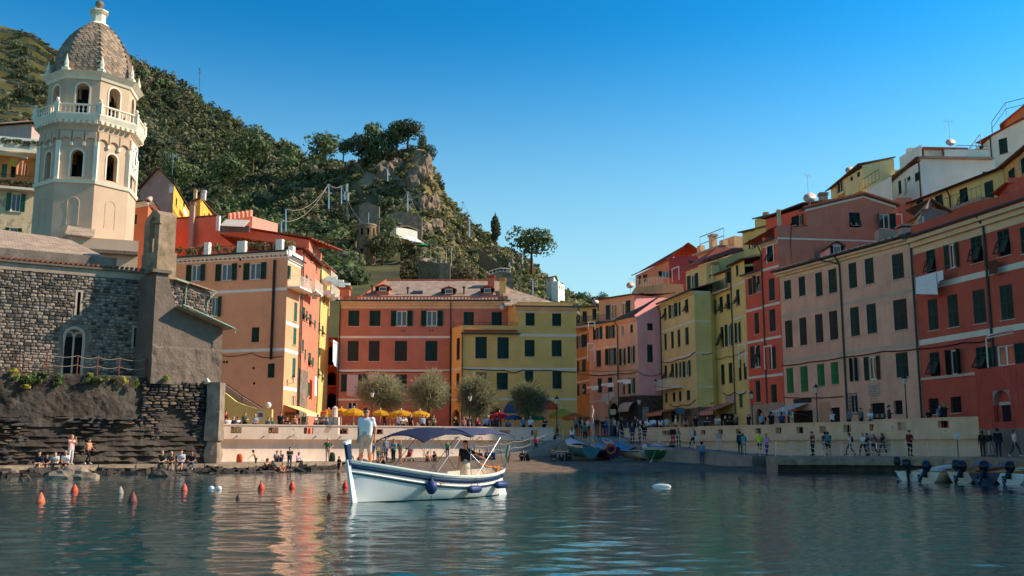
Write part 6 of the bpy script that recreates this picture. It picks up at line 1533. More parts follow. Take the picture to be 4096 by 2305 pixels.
b=MB();b.sm=True;b.lathe([(.1,0),(.12,.25),(.35,.5),(.36,.65),(.3,.85),(.05,1.)],12,(*TC,zl));b.build('ball',mat('lead_ball','#6d675d',.6,.2),tower)
b=MB();zz_=zl+1.;b.tube([(*TC,zz_),(*TC,zz_+1.5)],.05,6);b.tube([(TC[0]-.25,TC[1],zz_+.5),(TC[0]+.25,TC[1],zz_+.5)],.04,5);b.tube([(TC[0],TC[1],zz_+.8),(TC[0]+.5,TC[1],zz_+1.1)],[.2,.03],6);b.build('weathervane',IRON,tower)
F=Face(tv(2,TR*.99),tv(3,TR*.99));zc_=(tz(700)+tz(810))/2;c=F.L/2
b=MB();b.box(c-1.15,c+1.15,-.12,.02,zc_-1.55,zc_+1.3);b.v=[tuple(F.M@Vector(v))for v in b.v];ck=b.build('clock',TT,tower)
b=MB();b.lathe([(1.05,0),(1.05,.06)],28);b.build('dial',WHITEP,ck,MT(F.pt(c,zc_,.12))@F.M.to_3x3().to_4x4()@MR(R(90),4,'X'),local=True)
b=MB()
for i in range(12):a=i*R(30);b.tube([F.pt(c+.82*sin(a),zc_+.82*cos(a),.2),F.pt(c+.96*sin(a),zc_+.96*cos(a),.2)],.035,4)
for a,l_ in((R(165),.5),(R(20),.8)):b.tube([F.pt(c,zc_,.22),F.pt(c+l_*sin(a),zc_+l_*cos(a),.22)],.035,4)
b.build('clock_hands',IRON,ck)
b=MB();pA,pB,pC=at('A',285,1195,75.4),at('A',480,1248,75.),at('A',350,1235,74.)
F=Face((at('A',355,1290,74.2).x,74.2),(at('A',730,1290,76.).x,76.));zt_=F.hit('A',480,1250)[1]
b.prism([F.pt(0,0).xy,F.pt(F.L,0).xy,F.pt(F.L,0,-4).xy,F.pt(0,0,-4).xy],13.5,F.hit('A',600,1262)[1]);b.build('annex',TW,tower)
b=MB();b.slab([F.pt(-.2,zt_+.0,.35),F.pt(F.L*.36,zt_-.1,.35),F.pt(F.L*.36,zt_+1.0,-2.2),F.pt(-.2,zt_+1.15,-2.2)],(0,0,.08));b.build('annex_roof',SLATE,tower)
bx('annex_ledge',tower,F.M,F.L*.2,F.L,-.5,0,F.hit('A',550,1340)[1],F.hit('A',550,1322)[1],PLAS)
# hills behind the town
SOIL=mat('hill_undergrowth','#4a4c26',.95,.35,.06,bump=.6,bscale=.8,patch='#6a6140',patch_amt=.36,patch_scale=.05)
CLIFF=mat('cliff_ground','#66603a',.95,.35,.09,bump=1.,bscale=.9,patch='#8a7a63',patch_amt=.47,patch_scale=.09)
def interp(lst,u):
 a=np.array(lst,dtype=float);return np.interp(u,a[:,0],a[:,1])
class Hill:
 def __init__(s,ridge,foot_v,yr,yf,u0,u1,lift=0.,amp=2.,seed=1,pw=.9):
  s.ridge,s.fv,s.yr,s.yf,s.u0,s.u1,s.lift,s.amp,s.seed,s.pw=ridge,foot_v,yr,yf,u0,u1,lift,amp,seed,pw
 def point(s,u,t):
  u=np.asarray(u,float);t=np.asarray(t,float)
  neg=np.clip(-t*2,0,1);t=np.maximum(t,0)
  vr=interp(s.ridge,u)+s.lift;v=s.fv+(vr-s.fv)*np.minimum(t,1)
  Yr=interp(s.yr,u);Y=s.yf+(Yr-s.yf)*np.minimum(t,1)**s.pw
  a,b=u-CX,CY-v;dy=FPX*CP-b*SP;dz=FPX*SP+b*CP
  X=a*Y/dy;Z=CAM_H+dz*Y/dy
  n_=(fbm(X*.05,Y*.05,s.seed,4)-.47)*2*s.amp*np.clip(np.minimum(t,1)*4,0,1)*np.clip((1.02-np.minimum(t,1))*6,.15,1)
  Y=Y+n_*2.2;Z=Z+n_*.35
  X=X*(1-neg*.4);Y=Y-neg*(Y-135);Z=Z*(1-neg)
  back=np.clip(t-1,0,1);return np.stack([X*(1+back*.25),Y+back*90,Z-back*Z*1.0],-1)
 def mesh(s,name,m,nu=150,nt=80):
  us=np.linspace(s.u0,s.u1,nu);ts=np.concatenate([[-.5,-.25],np.linspace(0,1,nt),[1.15,1.5,2]]);T,U=np.meshgrid(ts,us,indexing='ij')
  V=s.point(U,T);idx=np.arange(T.size).reshape(T.shape)
  o=add(name,npmesh(name,V.reshape(-1,3),np.stack([idx[:-1,:-1],idx[:-1,1:],idx[1:,1:],idx[1:,:-1]],-1).reshape(-1,4),m,True));return struct(o)
MH=Hill([(-500,-250),(-200,-60),(0,62),(120,95),(200,150),(330,190),(520,205),(610,250),(700,290),(800,370),(900,430),(1000,500),(1100,545),(1200,590),(1300,620),(1400,650),(1600,720)],1180,[(-500,640),(0,580),(600,530),(1100,450),(1600,390)],190.,-500,1600,40,4.,3)
MH.mesh('wooded_hill',SOIL)
CH=Hill([(1050,760),(1150,690),(1250,670),(1400,650),(1480,610),(1560,592),(1640,580),(1700,588),(1722,650),(1765,725),(1800,790),(1850,850),(1890,892),(1950,935),(2000,985),(2060,1012),(2120,1045),(2170,1100),(2230,1150),(2290,1190),(2360,1212),(2440,1240),(2560,1262)],1290,[(1050,350),(1600,342),(1720,330),(2000,342),(2300,370),(2560,420)],237.,1050,2560,12,2.2,9)
CH.mesh('cliff_hill',CLIFF,260,120)
# foliage
def crown(seed,nsub=7,nleaf=220,leaf=.16,flat=1.,up=.25,droop=0.,tube=0.):
 r_=np.random.default_rng(seed)
 c=r_.normal(size=(nsub,3));c/=np.linalg.norm(c,axis=1)[:,None];c*=r_.uniform(.25,.62,(nsub,1));c[0]=0
 rad=r_.uniform(.36,.55,nsub);rad[0]=.6
 k=r_.integers(0,nsub,nleaf)
 d=r_.normal(size=(nleaf,3));d[:,2]+=up;d/=np.linalg.norm(d,axis=1)[:,None]
 pos=c[k]+d*(rad[k]*r_.uniform(.72,1.05,nleaf))[:,None]
 nrm=d+r_.normal(size=(nleaf,3))*.45;nrm/=np.linalg.norm(nrm,axis=1)[:,None]
 a=np.cross(nrm,r_.normal(size=(nleaf,3)));a/=np.linalg.norm(a,axis=1)[:,None];b_=np.cross(nrm,a)
 s_=leaf*r_.uniform(.55,1.3,(nleaf,1));e=s_*r_.uniform(.5,1.,(nleaf,1))
 q=np.stack([pos-a*s_,pos-b_*e*.8,pos+a*s_,pos+b_*e*.8],1)
 q[:,:,2]*=flat
 return q
def scatter(name,places,variants,mats,kind='stuff',parent=None):
 Q=[];mi=[]
 for(x,y,z,rx,rz,v,rot,k)in places:
  q=variants[v%len(variants)];c,s_=cos(rot),sin(rot)
  p=np.empty_like(q);p[...,0]=(q[...,0]*c-q[...,1]*s_)*rx+x;p[...,1]=(q[...,0]*s_+q[...,1]*c)*rx+y;p[...,2]=q[...,2]*rz+z
  Q.append(p);mi.append(np.full(len(q),k))
 Q=np.concatenate(Q);V=Q.reshape(-1,3);F_=np.arange(len(V)).reshape(-1,4)
 o=add(name,npmesh(name,V,F_,mats,False,np.concatenate(mi)),parent,WM[parent.name]if parent else None)
 if parent:o.data.transform(WM[parent.name].inverted())
 if kind:o['kind']=kind
 return o
LG=[leafmat('oak_leaves',(0.083,0.090,0.030),(0.200,0.179,0.069)),leafmat('pine_leaves',(0.069,0.100,0.033),(0.159,0.186,0.060)),leafmat('dry_leaves',(0.138,0.109,0.048),(0.276,0.205,0.100)),leafmat('dark_leaves',(0.047,0.059,0.025),(0.117,0.122,0.053))]
VAR=[crown(100+i,7,120,.2)for i in range(9)];VARS=[crown(200+i,5,80,.26)for i in range(6)]
r_=np.random.default_rng(4);places=[]
N=5200;us=r_.uniform(-150,1420,N);ts=r_.uniform(.06,1.0,N)**.92
ok=np.ones(N,bool)
terr=(us<330)&(ts>.35)
ok&=~(terr&(r_.random(N)>.10))
ok&=~((us>560)&(us<780)&(ts>.38)&(ts<.56)&(r_.random(N)>.25))
us,ts=us[ok],ts[ok];P3=MH.point(us,ts)
for i in range(len(us)):
 d_=P3[i,1];s_=r_.uniform(2.5,4.3)*(.7+.3*d_/400)*(1.25 if r_.random()<.18 else 1)
 k=r_.choice([0,0,3,1,0,2,3,3])if not(us[i]>800 and ts[i]<.6)else r_.choice([1,1,3,0])
 places.append((*(P3[i]+[0,0,s_*.45]),s_,s_*r_.uniform(.8,1.15),int(r_.integers(0,99)),r_.uniform(0,6),int(k)))
scatter('forest',places,VAR,LG)['label']='dense dark wood covering the hill behind the town'
TERM=mat('terrace_stone','#8f8a76',.95,.3,.5,bump=.5,bscale=2.)
tw=MB();tp=[]
for i in range(19):
 t_=.30+i*.038;ul=np.linspace(-150,560,150);
 sel=ul<(560 if t_<.55 else 420-120*(t_-.55));ul=ul[sel]
 Pt=MH.point(ul,np.full_like(ul,t_+.006*np.sin(ul*.02+i)))
 for a,c in zip(Pt[:-1],Pt[1:]):
  tw.slab([(a[0],a[1]-.4,a[2]-.4),(c[0],c[1]-.4,c[2]-.4),(c[0],c[1]-.4,c[2]+1.0),(a[0],a[1]-.4,a[2]+1.0)],(0,1.5,0))
 for p in Pt[::1]:
  if r_.random()<.9:tp.append((p[0]+r_.uniform(-2,2),p[1]+1.2,p[2]+1.3,r_.uniform(1.3,2.6),r_.uniform(.8,1.5),int(r_.integers(0,99)),r_.uniform(0,6),int(r_.choice([4,4,2,3]))))
tw.build('vineyard_terraces',TERM);bpy.data.objects['vineyard_terraces']['kind']='structure'
LV=LG+[leafmat('vine_leaves',(0.152,0.154,0.044),(0.304,0.269,0.088))]
scatter('vineyard_rows',tp,VARS,LV)['label']='rows of vines on the terraced hillside left of the tower'
dsw=thing('dry_stone_wall','pale dry stone terrace wall in the wood right of the bell tower','wall',tuple(MH.point(620,.5)))
for k,(ua,ub,va,vb)in enumerate(((585,700,630,690),(640,760,690,740))):
 b=MB();n_=10
 for i in range(n_):
  f0,f1=i/n_,(i+.96)/n_;p,q=at('s',ua+(ub-ua)*f0,va+(vb-va)*f0,392.),at('s',ua+(ub-ua)*f1,va+(vb-va)*f1,392.)
  b.box(p.x,q.x,391.6+RU(-.2,.2),396,p.z-2.,p.z+RU(.2,.8))
 b.build('wall_tier',mat('pale_dry_stone','#a39a88',.95,.25,.6,bump=.5),dsw)
N=5200;us=r_.uniform(1080,2540,N);ts=r_.uniform(-.12,1.0,N)
cl=((us>1530)&(us<1745)&(ts>.72))|((us>1600)&(us<1780)&(ts>.45)&(ts<.72))
ok=~(cl&(r_.random(N)>.55));ok&=~((us>1350)&(us<1500)&(ts>.60)&(ts<.9)&(r_.random(N)>.35));us,ts=us[ok],ts[ok];P3=CH.point(us,ts)
places=[]
for i in range(len(us)):
 s_=r_.uniform(.9,2.2)*(1.35 if us[i]<1350 or us[i]>1950 else 1)*(1.5 if r_.random()<.12 else 1)
 places.append((*(P3[i]+[0,0,s_*.25]),s_,s_*r_.uniform(.7,1.05),int(r_.integers(0,99)),r_.uniform(0,6),int(r_.choice([0,1,2,4,4,3,5]))))
LC=LV+[leafmat('scrub_leaves',(0.166,0.147,0.069),(0.331,0.282,0.150))]
scatter('hillside_scrub',places,VARS+VAR[:2],LC)['label']='mixed green scrub and agaves covering the rocky hill'
ROCKP=mat('pale_outcrop_rock','#7d7262',.95,.35,.5,bump=1.,bscale=1.5,patch='#5f5242',patch_amt=.45,patch_scale=.4)
def boulder_mesh(seed,m,flat=.8,name='rock',sub=2):
 rg=np.random.default_rng(seed);import bmesh
 bm=bmesh.new();bmesh.ops.create_icosphere(bm,subdivisions=sub,radius=1.)
 for v in bm.verts:
  n_=v.co.normalized();k=1+.22*sin(n_.x*3.1+seed)*cos(n_.y*2.7-seed)+.18*rg.uniform(-1,1);v.co=n_*k;v.co.z*=flat
 me=bpy.data.meshes.new(name);bm.to_mesh(me);bm.free();me.materials.append(m);return me
for i,(u,t_,sx,sz)in enumerate(((1545,.86,4.,7.),(1665,.80,4.5,8.),(1700,.86,3.2,8),(1640,.62,3,5),(1690,.66,3,5),(1700,.52,3.2,4),(1590,.90,3,5),(1725,.74,3,6),(1745,.62,3,5))):
 p=CH.point(u,t_);tag(add('rock_outcrop',boulder_mesh(30+i,ROCKP,1.,'rock_outcrop',3),None,MT(p+np.array([0,.8,-.5]))@MD((sx*.8,sx*.9,sz*.8,1))),('tan rock face under the summit pines','tall brown crag below the cross','steep crag at the cliff edge','grey rock ledge in mid cliff','brown rock ledge right of mid cliff','pale boulder above the hillside terrace','small tan crag under the leftmost pines','dark crag on the skyline below the summit','low crag on the right cliff edge')[i],'rock')
 # single trees
HS=1.85
def atH(c,x,y,Y):return at(c,x,y,Y*HS)
BARK=mat('bark_brown','#5a4634',.95,.3,3.,bump=.6)
def tree(name,label,base,h,rx,rz,leaf_m,seed,trunk=.35,nleaf=900,leaf=.085,lobes=9,lean=0.,group=None,kindv=None):
 t=thing(name,label,'tree',base,0,group);x,y,z=base
 b=MB();r0=random.Random(seed);top=V3(x+lean,y,z+h-rz*.7)
 pts=[V3(x,y,z-.6),V3(x,y,z).lerp(top,.45)+V3(r0.uniform(-.15,.15),0,0),top]
 b.tube(pts,[trunk*rx*.16,trunk*rx*.11,trunk*rx*.05],7)
 for k in range(6):
  a=r0.uniform(0,6.3);s_=pts[1].lerp(top,r0.uniform(.1,.9));b.tube([s_,s_+V3(cos(a)*rx*.6,sin(a)*rx*.6,rz*r0.uniform(.1,.5))],[trunk*rx*.1,trunk*rx*.03],5)
 b.build('trunk',BARK,t)
 q=crown(seed,lobes,nleaf,leaf)
 scatter('crown',[(x+lean,y,z+h-rz,rx,rz,0,r0.uniform(0,6),0)],[q],[leaf_m],None,t)
 return t
SUMP=[(1372,640,10,2.6,2.4),(1445,650,14,4.2,4.4),(1492,640,16,4.4,6.0),(1548,645,13,3.4,3.8),(1585,610,14,4.0,4.2),(1630,600,13,4.4,3.6),(1683,600,7,2.2,3.),(1708,610,5,2.4,2.6)]
SLAB=['leftmost thin pine on the hill crest before the summit','broad dark pine second from the left on the crest','tall dark pine left of the summit group','pine in the dip of the summit group','tall pine near the top of the summit group','wide spreading pine at the very summit','narrow tree just under the summit cross','bushy tree on the cliff edge right of the cross']
for i,(u,v,h_,rx,rz)in enumerate(SUMP):
 tree('summit_pine',SLAB[i],tuple(atH('s',u,v+8,182.)),h_*.98,rx*1.45,rz*1.65,LG[3]if i%2 else LG[1],50+i,.5,1100,.085,9,.3,'pines on the summit')
tree('umbrella_pine','round umbrella pine on the right shoulder of the hill against the sky',tuple(atH('X',2130,620,172)),16.5,8.0,6.6,LG[1],71,.45,1600,.075,11)
cy=thing('cypress','tall slim cypress standing on the skyline of the hill','tree',tuple(atH('X',1755,275,178)))
p_=atH('X',1755,265,178);q_=atH('X',1755,42,178);b=MB();b.tube([p_,q_],[.4,.05],6);b.build('trunk',BARK,cy)
hh=q_.z-p_.z;lst=[]
for k in range(26):
 f=k/25;w=(.55+1.25*sin(PI*min(1,f*.9+.12))**.8)*(1-f**5*.8);lst.append((p_.x+RU(-.35,.35),178*HS+RU(-.3,.3),p_.z+.3+hh*f*.96,w*1.35,2.,k,RU(0,6),0))
scatter('crown',lst,[crown(300+k,5,110,.2)for k in range(5)],[LG[3]],None,cy)
for i,(u,v,Y,h_,rx,rz,k,lab)in enumerate(((2335,1235,190,3.6,2.3,1.9,1,'dark pine at the foot of the hill by the white house'),(2375,1240,180,3.4,2.1,1.7,3,'small dark tree right of the white hillside house'),(2415,1244,170,3.6,2.,1.8,1,'rightmost tree at the foot of the hill above the ochre house'),(1865,1160,140,5.,3.,2.4,2,'olive tree with grey crown below the hillside path'),(1570,970,148,5,2.7,2.4,1,'dark green tree beside the round stone tower'),(1530,1060,138,6,3.6,3.,0,'bushy tree right of the round stone tower foot'),(1620,900,158,4,2.6,2.,4,'yellow green bush above the white awning'),(1345,900,160,4,2.4,2.,3,'dark shrub below the antenna mast'),(590,740,178,12,5.2,5.,3,'big dark pine behind the orange house by the tower'),(700,760,165,8,4,4,1,'rounded tree above the yellow houses'),(1190,760,200,11,5.4,5.,1,'pale green pine low on the wooded hill'),(1010,700,215,12,5.4,5.4,1,'large pine in the middle of the wood'),(900,780,195,11,5,4.6,1,'pine at the lower edge of the wood above the salmon roofs'),(1300,690,205,11,5,4.6,1,'pine beside the cliff at the edge of the wood'))):
 tree('hillside_tree',lab,tuple(atH('s',u,v,Y)),h_*1.75,rx*1.75,rz*1.75,LV[k],400+i,.35,900,.09)
 # things on the cliff hill
RUB=brickmat('tower_rubble','#8b7455','#6f5b44','#4a3e31',1.,.55,.3,.03,.95,1.,3.)
yT=139.*HS;c_=atH('X',425,300,yT/HS);rt=(atH('X',525,300,yT/HS).x-atH('X',325,300,yT/HS).x)/2;z0,z1=atH('X',425,520,yT/HS).z,atH('X',425,140,yT/HS).z
rtw=thing('round_stone_tower','round rubble stone tower with openings near the top on the hillside','tower',(c_.x,yT,z0));b=MB();zo0,zo1=atH('X',425,228,(yT-rt)/HS).z,atH('X',425,160,(yT-rt)/HS).z;n_=28
for k in range(n_):
 a0,a1=2*PI*k/n_,2*PI*(k+1)/n_;p0,p1=(c_.x+rt*cos(a0),yT+rt*sin(a0)),(c_.x+rt*cos(a1),yT+rt*sin(a1))
 for za,zb_ in((z0-2,zo0),(zo0,zo1),(zo1,z1)):
  if za==zo0 and k%3==1:continue
  b.quad((*p0,za),(*p1,za),(*p1,zb_),(*p0,zb_))
b.poly([(c_.x+rt*cos(2*PI*k/n_),yT+rt*sin(2*PI*k/n_),zo0)for k in range(n_)]);b.build('shaft',mat('tower_rubble_stone','#7d6850',.95,.4,1.6,bump=1.,bscale=3.),rtw)
b=MB();b.lathe([(rt*1.04,0),(rt*1.04,.35),(rt*.9,.36)],28,(c_.x,yT,z1-.1));b.build('coping',TERM,rtw);b=MB();b.lathe([(rt*.6,0),(rt*.6,zo1-zo0+.3)],12,(c_.x,yT,zo0));b.build('inner_shaft',DARK,rtw)
Fq=Face((c_.x-rt*.55,yT-rt*.9),(c_.x-rt*.05,yT-rt*1.02));bx('window',rtw,Fq.M,rt*.1,rt*.4,-.1,.3,atH('X',388,418,(yT-rt)/HS).z,atH('X',388,370,(yT-rt)/HS).z,DARK)
b=MB();b.tube([(c_.x+.5,yT,z1),(c_.x+.5,yT,atH('X',447,0,yT/HS).z)],.09,6);b.build('flagpole',STEEL,rtw)
hs=thing('stone_cottage','low stone cottage with tiled roof left of the round tower','house',tuple(atH('X',150,380,137)));F=Face(atH('X',-40,330,141).xy,atH('X',318,330,141).xy);zt=F.hit('X',160,285)[1]
facade(hs,F,mat('cottage_stone','#8a775c',.95,.3,1.2,bump=.8),zt-12,zt,[('X',55,308,95,345,'d'),('X',250,290,300,330,'d')]);shell(hs,inner(F,9),zt-12,zt,MATS['cottage_stone']);roof(hs,inner(F,9),zt,1.,'shed',.5,TILE)
hs=thing('stone_annex','stone house wall with terrace rail below the round tower','house',tuple(atH('X',220,600,134)));F=Face(atH('X',120,500,136).xy,atH('X',322,500,136).xy);zt=F.hit('X',220,395)[1];facade(hs,F,MATS['cottage_stone'],zt-16,zt,[('X',230,440,275,480,'d')]);shell(hs,inner(F,9),zt-16,zt,MATS['cottage_stone'])
railing(hs,[F.pt(F.L*.9,F.hit('X',380,510)[1],.5),F.pt(F.L*1.4,F.hit('X',380,510)[1],.5)],1.6,WHITEIRON,1.,r=.04);bx('terrace',hs,F.M,F.L*.2,F.L*1.45,-1,1,F.hit('X',300,535)[1],F.hit('X',300,512)[1],GRP)
rs_=thing('hillside_restaurant','open hillside restaurant with white awning and long flat shade roof','restaurant',tuple(atH('X',1000,380,141)))
def deck(c0,c1,Y0,Y1,th,m,name,dY=8):
 p,q=atH('X',*c0,Y0),atH('X',*c1,Y1);b=MB();b.slab([p,q,(q.x,q.y+dY,q.z+.6),(p.x,p.y+dY,p.z+.6)],(0,0,th));return b.build(name,m,rs_),p,q
deck((868,295),(1005,310),141,141,.12,CLOTHW,'white_awning',4.5)
p,q=atH('X',825,235,145.5),atH('X',1005,308,141);b=MB();b.slab([atH('X',825,236,145),atH('X',935,262,145),atH('X',1005,310,141),atH('X',868,292,141)],(0,0,.1));b.build('awning_top',CLOTHW,rs_)
o_,p,q=deck((1040,318),(1305,378),140,139,.2,mat('grey_shade_roof','#a19c92',.85,.1),'shade_roof',4)
for i in range(6):
 f=i/5;a=p.lerp(q,f);b=MB();b.tube([a+V3(0,.1,0),a+V3(0,.1,-4.4)],.07,6);b.build('post',WHITEIRON,rs_)
b=MB();b.slab([p+V3(-2,0,-4.5),q+V3(0,0,-4.5),q+V3(0,5,-4.5),p+V3(-2,5,-4.5)],(0,0,-9));b.build('terrace_base',mat('restaurant_stone','#6f6552',.95,.3,1.2,bump=.8),rs_)
railing(rs_,[p+V3(-2,0,-4.5),q+V3(0,0,-4.5)],1.,WHITEIRON,.5)
for(x,y,w,mm,lab)in((940,318,60,'#d8d4cb','pale'),(1005,345,55,'#3c8a55','green')):
 pc=atH('X',x,y,139.6);um=thing('hillside_parasol','%s parasol on the hillside restaurant terrace'%lab,'parasol',tuple(pc-V3(0,0,2)));b=MB();b.lathe([(1.7,0),(1.2,.35),(.03,.8)],8,pc);b.build('canopy',mat('parasol_'+lab,mm,.8,.08),um);b=MB();b.tube([pc-V3(0,0,2),pc+V3(0,0,.7)],.04,6);b.build('pole',STEEL,um)
hs=thing('hillside_hut','small white hut with grey roof above the restaurant','hut',tuple(atH('X',690,190,147)));F=Face(atH('X',640,190,148).xy,atH('X',735,190,146).xy);zt=F.hit('X',690,165)[1];facade(hs,F,WHHW,zt-3,zt,[('X',655,182,690,205,'d')]);shell(hs,inner(F,7),zt-3,zt,WHHW);roof(hs,inner(F,7),zt,.7,'gable',.4,SLATE)
def bigwall(label,pts,Y,h,th=1.2,m=None):
 w=thing('terrace_wall',label,'wall',tuple(atH('X',*pts[0],Y)));b=MB()
 for a,c in zip(pts[:-1],pts[1:]):
  p,q=atH('X',*a,Y),atH('X',*c,Y);b.slab([p,q,q-V3(0,0,h*2),p-V3(0,0,h*2)],(0,th,0))
 b.build('wall_body',m or mat('terrace_grey_stone','#857a69',.95,.35,.8,bump=1.,bscale=2.),w)
bigwall('square grey stone terrace wall high above the round tower',[(355,-80),(430,-110),(560,-60)],153,4.5)
bigwall('long dark stone terrace wall above the restaurant',[(640,20),(760,-10),(900,10),(1000,60)],152,3.2)
bigwall('low stone wall below the cactus slope',[(1180,520),(1290,525)],134,2.5)
bigwall('stone wall with white railing above the yellow house roof',[(1690,650),(1800,615),(1935,625)],136,3)
b=MB();ss=thing('hillside_steps','long pale stair ramp descending the right side of the hill','stairs',tuple(atH('X',1720,480,142)))
p,q=atH('X',1590,388,150),atH('X',1880,588,138)
for i in range(24):
 f=i/24;a=p.lerp(q,f);c=p.lerp(q,(i+1)/24);s_=MB();s_.box(a.x,c.x+.1,a.y-1.6,a.y+1.6,c.z-1.2,c.z+.08);s_.build('step',mat('pale_steps','#a89c88',.95,.2,1.),ss)
b.slab([p+V3(0,-1.9,-.2),q+V3(0,-1.9,-.2),q+V3(0,-1.9,-4.2),p+V3(0,-1.9,-4.8)],(0,.3,0));b.build('side_wall',mat('steps_wall','#756a58',.95,.3,1.,bump=.8),ss)
rl_=thing('white_railing','white railing on the hillside terrace above the yellow roof','railing',tuple(atH('X',1690,640,135.8)));railing(rl_,[atH('X',1690,648,135.8),atH('X',1800,613,135.8),atH('X',1910,622,135.8)],1.,WHITEIRON,.8,r=.05)
fl=thing('italian_flag','green white and red flag on a pole on the right slope','flag',tuple(atH('X',1925,540,136)));p=atH('X',1930,545,136);b=MB();b.tube([p,atH('X',1930,478,136)],.04,5);b.build('pole',STEEL,fl)
t_=atH('X',1930,480,136)
for k,(mm,nm)in enumerate((('#2f7d4d','green'),('#dcd8cf','white'),('#b5382f','red'))):
 b=MB();b.slab([t_+V3(-.1-k*.42,0,-.1-k*.5),t_+V3(-.1-(k+1)*.42,0,-.1-(k+1)*.5),t_+V3(-.1-(k+1)*.42,0,-1.1-(k+1)*.5),t_+V3(-.1-k*.42,0,-1.1-k*.5)],(0,.02,0));b.build('stripe',mat('flag_'+nm,mm,.8,.05),fl)
hs=thing('hillside_white_house','small white house with gabled roof on the right shoulder of the hill','house',tuple(atH('X',2340,750,158)));F1,F2=Face(atH('X',2280,700,158).xy,atH('X',2358,700,156).xy),Face(atH('X',2358,700,156).xy,atH('X',2402,700,162).xy);zt=F1.hit('X',2330,672)[1]
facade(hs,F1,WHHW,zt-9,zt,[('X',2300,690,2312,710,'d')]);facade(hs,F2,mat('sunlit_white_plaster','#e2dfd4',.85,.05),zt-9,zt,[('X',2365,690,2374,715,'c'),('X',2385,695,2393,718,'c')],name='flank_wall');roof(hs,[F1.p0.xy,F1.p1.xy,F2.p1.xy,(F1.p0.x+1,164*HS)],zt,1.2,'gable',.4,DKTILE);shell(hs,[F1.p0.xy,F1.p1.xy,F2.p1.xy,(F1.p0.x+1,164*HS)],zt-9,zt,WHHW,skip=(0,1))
hs=thing('hillside_annex','low white annex with three windows beside the white hillside house','house',tuple(atH('X',2440,800,156)));F=Face(atH('X',2402,760,155.5).xy,atH('X',2468,760,160).xy);zt=F.hit('X',2440,735)[1];facade(hs,F,MATS['sunlit_white_plaster'],zt-12,zt,[('X',2412,752,2420,785,'d'),('X',2430,758,2438,788,'d'),('X',2448,765,2456,792,'d')]);shell(hs,inner(F,2),zt-12,zt,WHHW)
def pole(label,c,x,y0,y1,Y,r=.11,name='utility_pole',m=STEEL):
 t=thing(name,label,'pole',tuple(at(c,x,y0,Y)));b=MB();b.tube([at(c,x,y0,Y),at(c,x,y1,Y)],[r*1.15,r*.8],6);b.build('shaft',m,t);bb=MB();p=at(c,x,y1,Y);bb.box(p.x-.2,p.x+.2,p.y-.1,p.y+.1,p.z-.15,p.z);bb.build('bracket',m,t);return at(c,x,y1,Y)
tops=[pole(l_,'F',x,y0,y1,Y)for x,y0,y1,Y,l_ in((118,700,520,160,'grey utility pole left of the antenna mast'),(210,665,532,165,'slightly shorter grey pole just left of the antenna mast'),(690,715,575,155,'grey pole in the middle of the cliff carrying cables'),(1138,905,775,150,'pole among the cactus on the right slope'),(1088,705,648,176,'thin pole on the skyline right of the cliff'),(1522,1100,1022,160,'thin pole left of the umbrella pine'),(1597,1330,1210,135,'thin pole above the yellow house roof'),(545,500,405,178,'dark thin pole below the summit pines'))]
t2=[pole(l_,'D',x,y0,y1,Y)for x,y0,y1,Y,l_ in((1098,900,745,150,'tall grey pole at the left foot of the hill'),(1067,905,825,148,'short pole left of the tall pole at the hill foot'))]
cb=thing('hillside_cables','sagging overhead cables strung between the hillside poles','cables',tuple(tops[0]))
for a,c,sg in((tops[0],tops[1],.3),(tops[1],tops[2],4.),(t2[0],tops[0],1.),(t2[1],tops[0],1.2),(tops[2],tops[3],3.),(tops[4],atH('F',1260,840,170),1.),(tops[5],atH('F',1420,1015,158),.6)):cable(cb,[a,c],.04,sg*1.7,m=mat('pale_cable','#8f8a80',.7,0))
am=thing('antenna_mast','grey lattice antenna mast with white panels on the hillside','antenna mast',tuple(atH('F',247,790,150)));p,q=atH('F',247,785,150),atH('F',250,540,150);b=MB()
for dx,dy in((-.5,-.5),(.5,-.5),(0,.5)):b.tube([p+V3(dx,dy,0),q+V3(dx*.5,dy*.5,-2)],.08,5)
for i in range(14):f=i/14;a=p.lerp(q,f);c=p.lerp(q,(i+1)/14);b.tube([a+V3(-.5,-.5,0),c+V3(.45,-.5,0)],.04,4);b.tube([a+V3(.5,-.5,0),c+V3(-.45,-.5,0)],.04,4)
b.build('lattice',mat('mast_grey','#4d5354',.6,.1),am)
for dx,dz in((-.45,-2.8),(.4,-3.),(.05,-.4)):b=MB();pp=q+V3(dx,-.4,dz);b.box(pp.x-.28,pp.x+.28,pp.y-.15,pp.y+.15,pp.z-1.2,pp.z+1.2);b.build('panel',WHITEP,am)
cr=thing('summit_cross','dark iron cross on top of the cliff','cross',tuple(atH('F',775,190,184)));p,q=atH('F',775,200,184),atH('F',775,138,184);b=MB();b.tube([p,q],.2,6);l0,l1=atH('F',738,166,184),atH('F',812,168,184);b.tube([l0,l1],.16,6)
for f in(.05,.35,.65,.95):a=l0.lerp(l1,f);b.tube([a-V3(0,0,.35),a+V3(0,0,.35)],.1,5)
b.build('cross_bars',IRON,cr)
rm=thing('ridge_mast','thin lattice mast on the wooded ridge against the sky','mast',tuple(atH('s',799,370,320)));p,q=atH('s',799,372,320),atH('s',799,272,320);b=MB();b.tube([p,q],.22,5)
for f in(.8,.9,.97):a=p.lerp(q,f);b.tube([a-V3(.7,0,0),a+V3(.7,0,0)],.12,4)
b.build('mast_frame',mat('mast_grey','#4d5354'),rm)
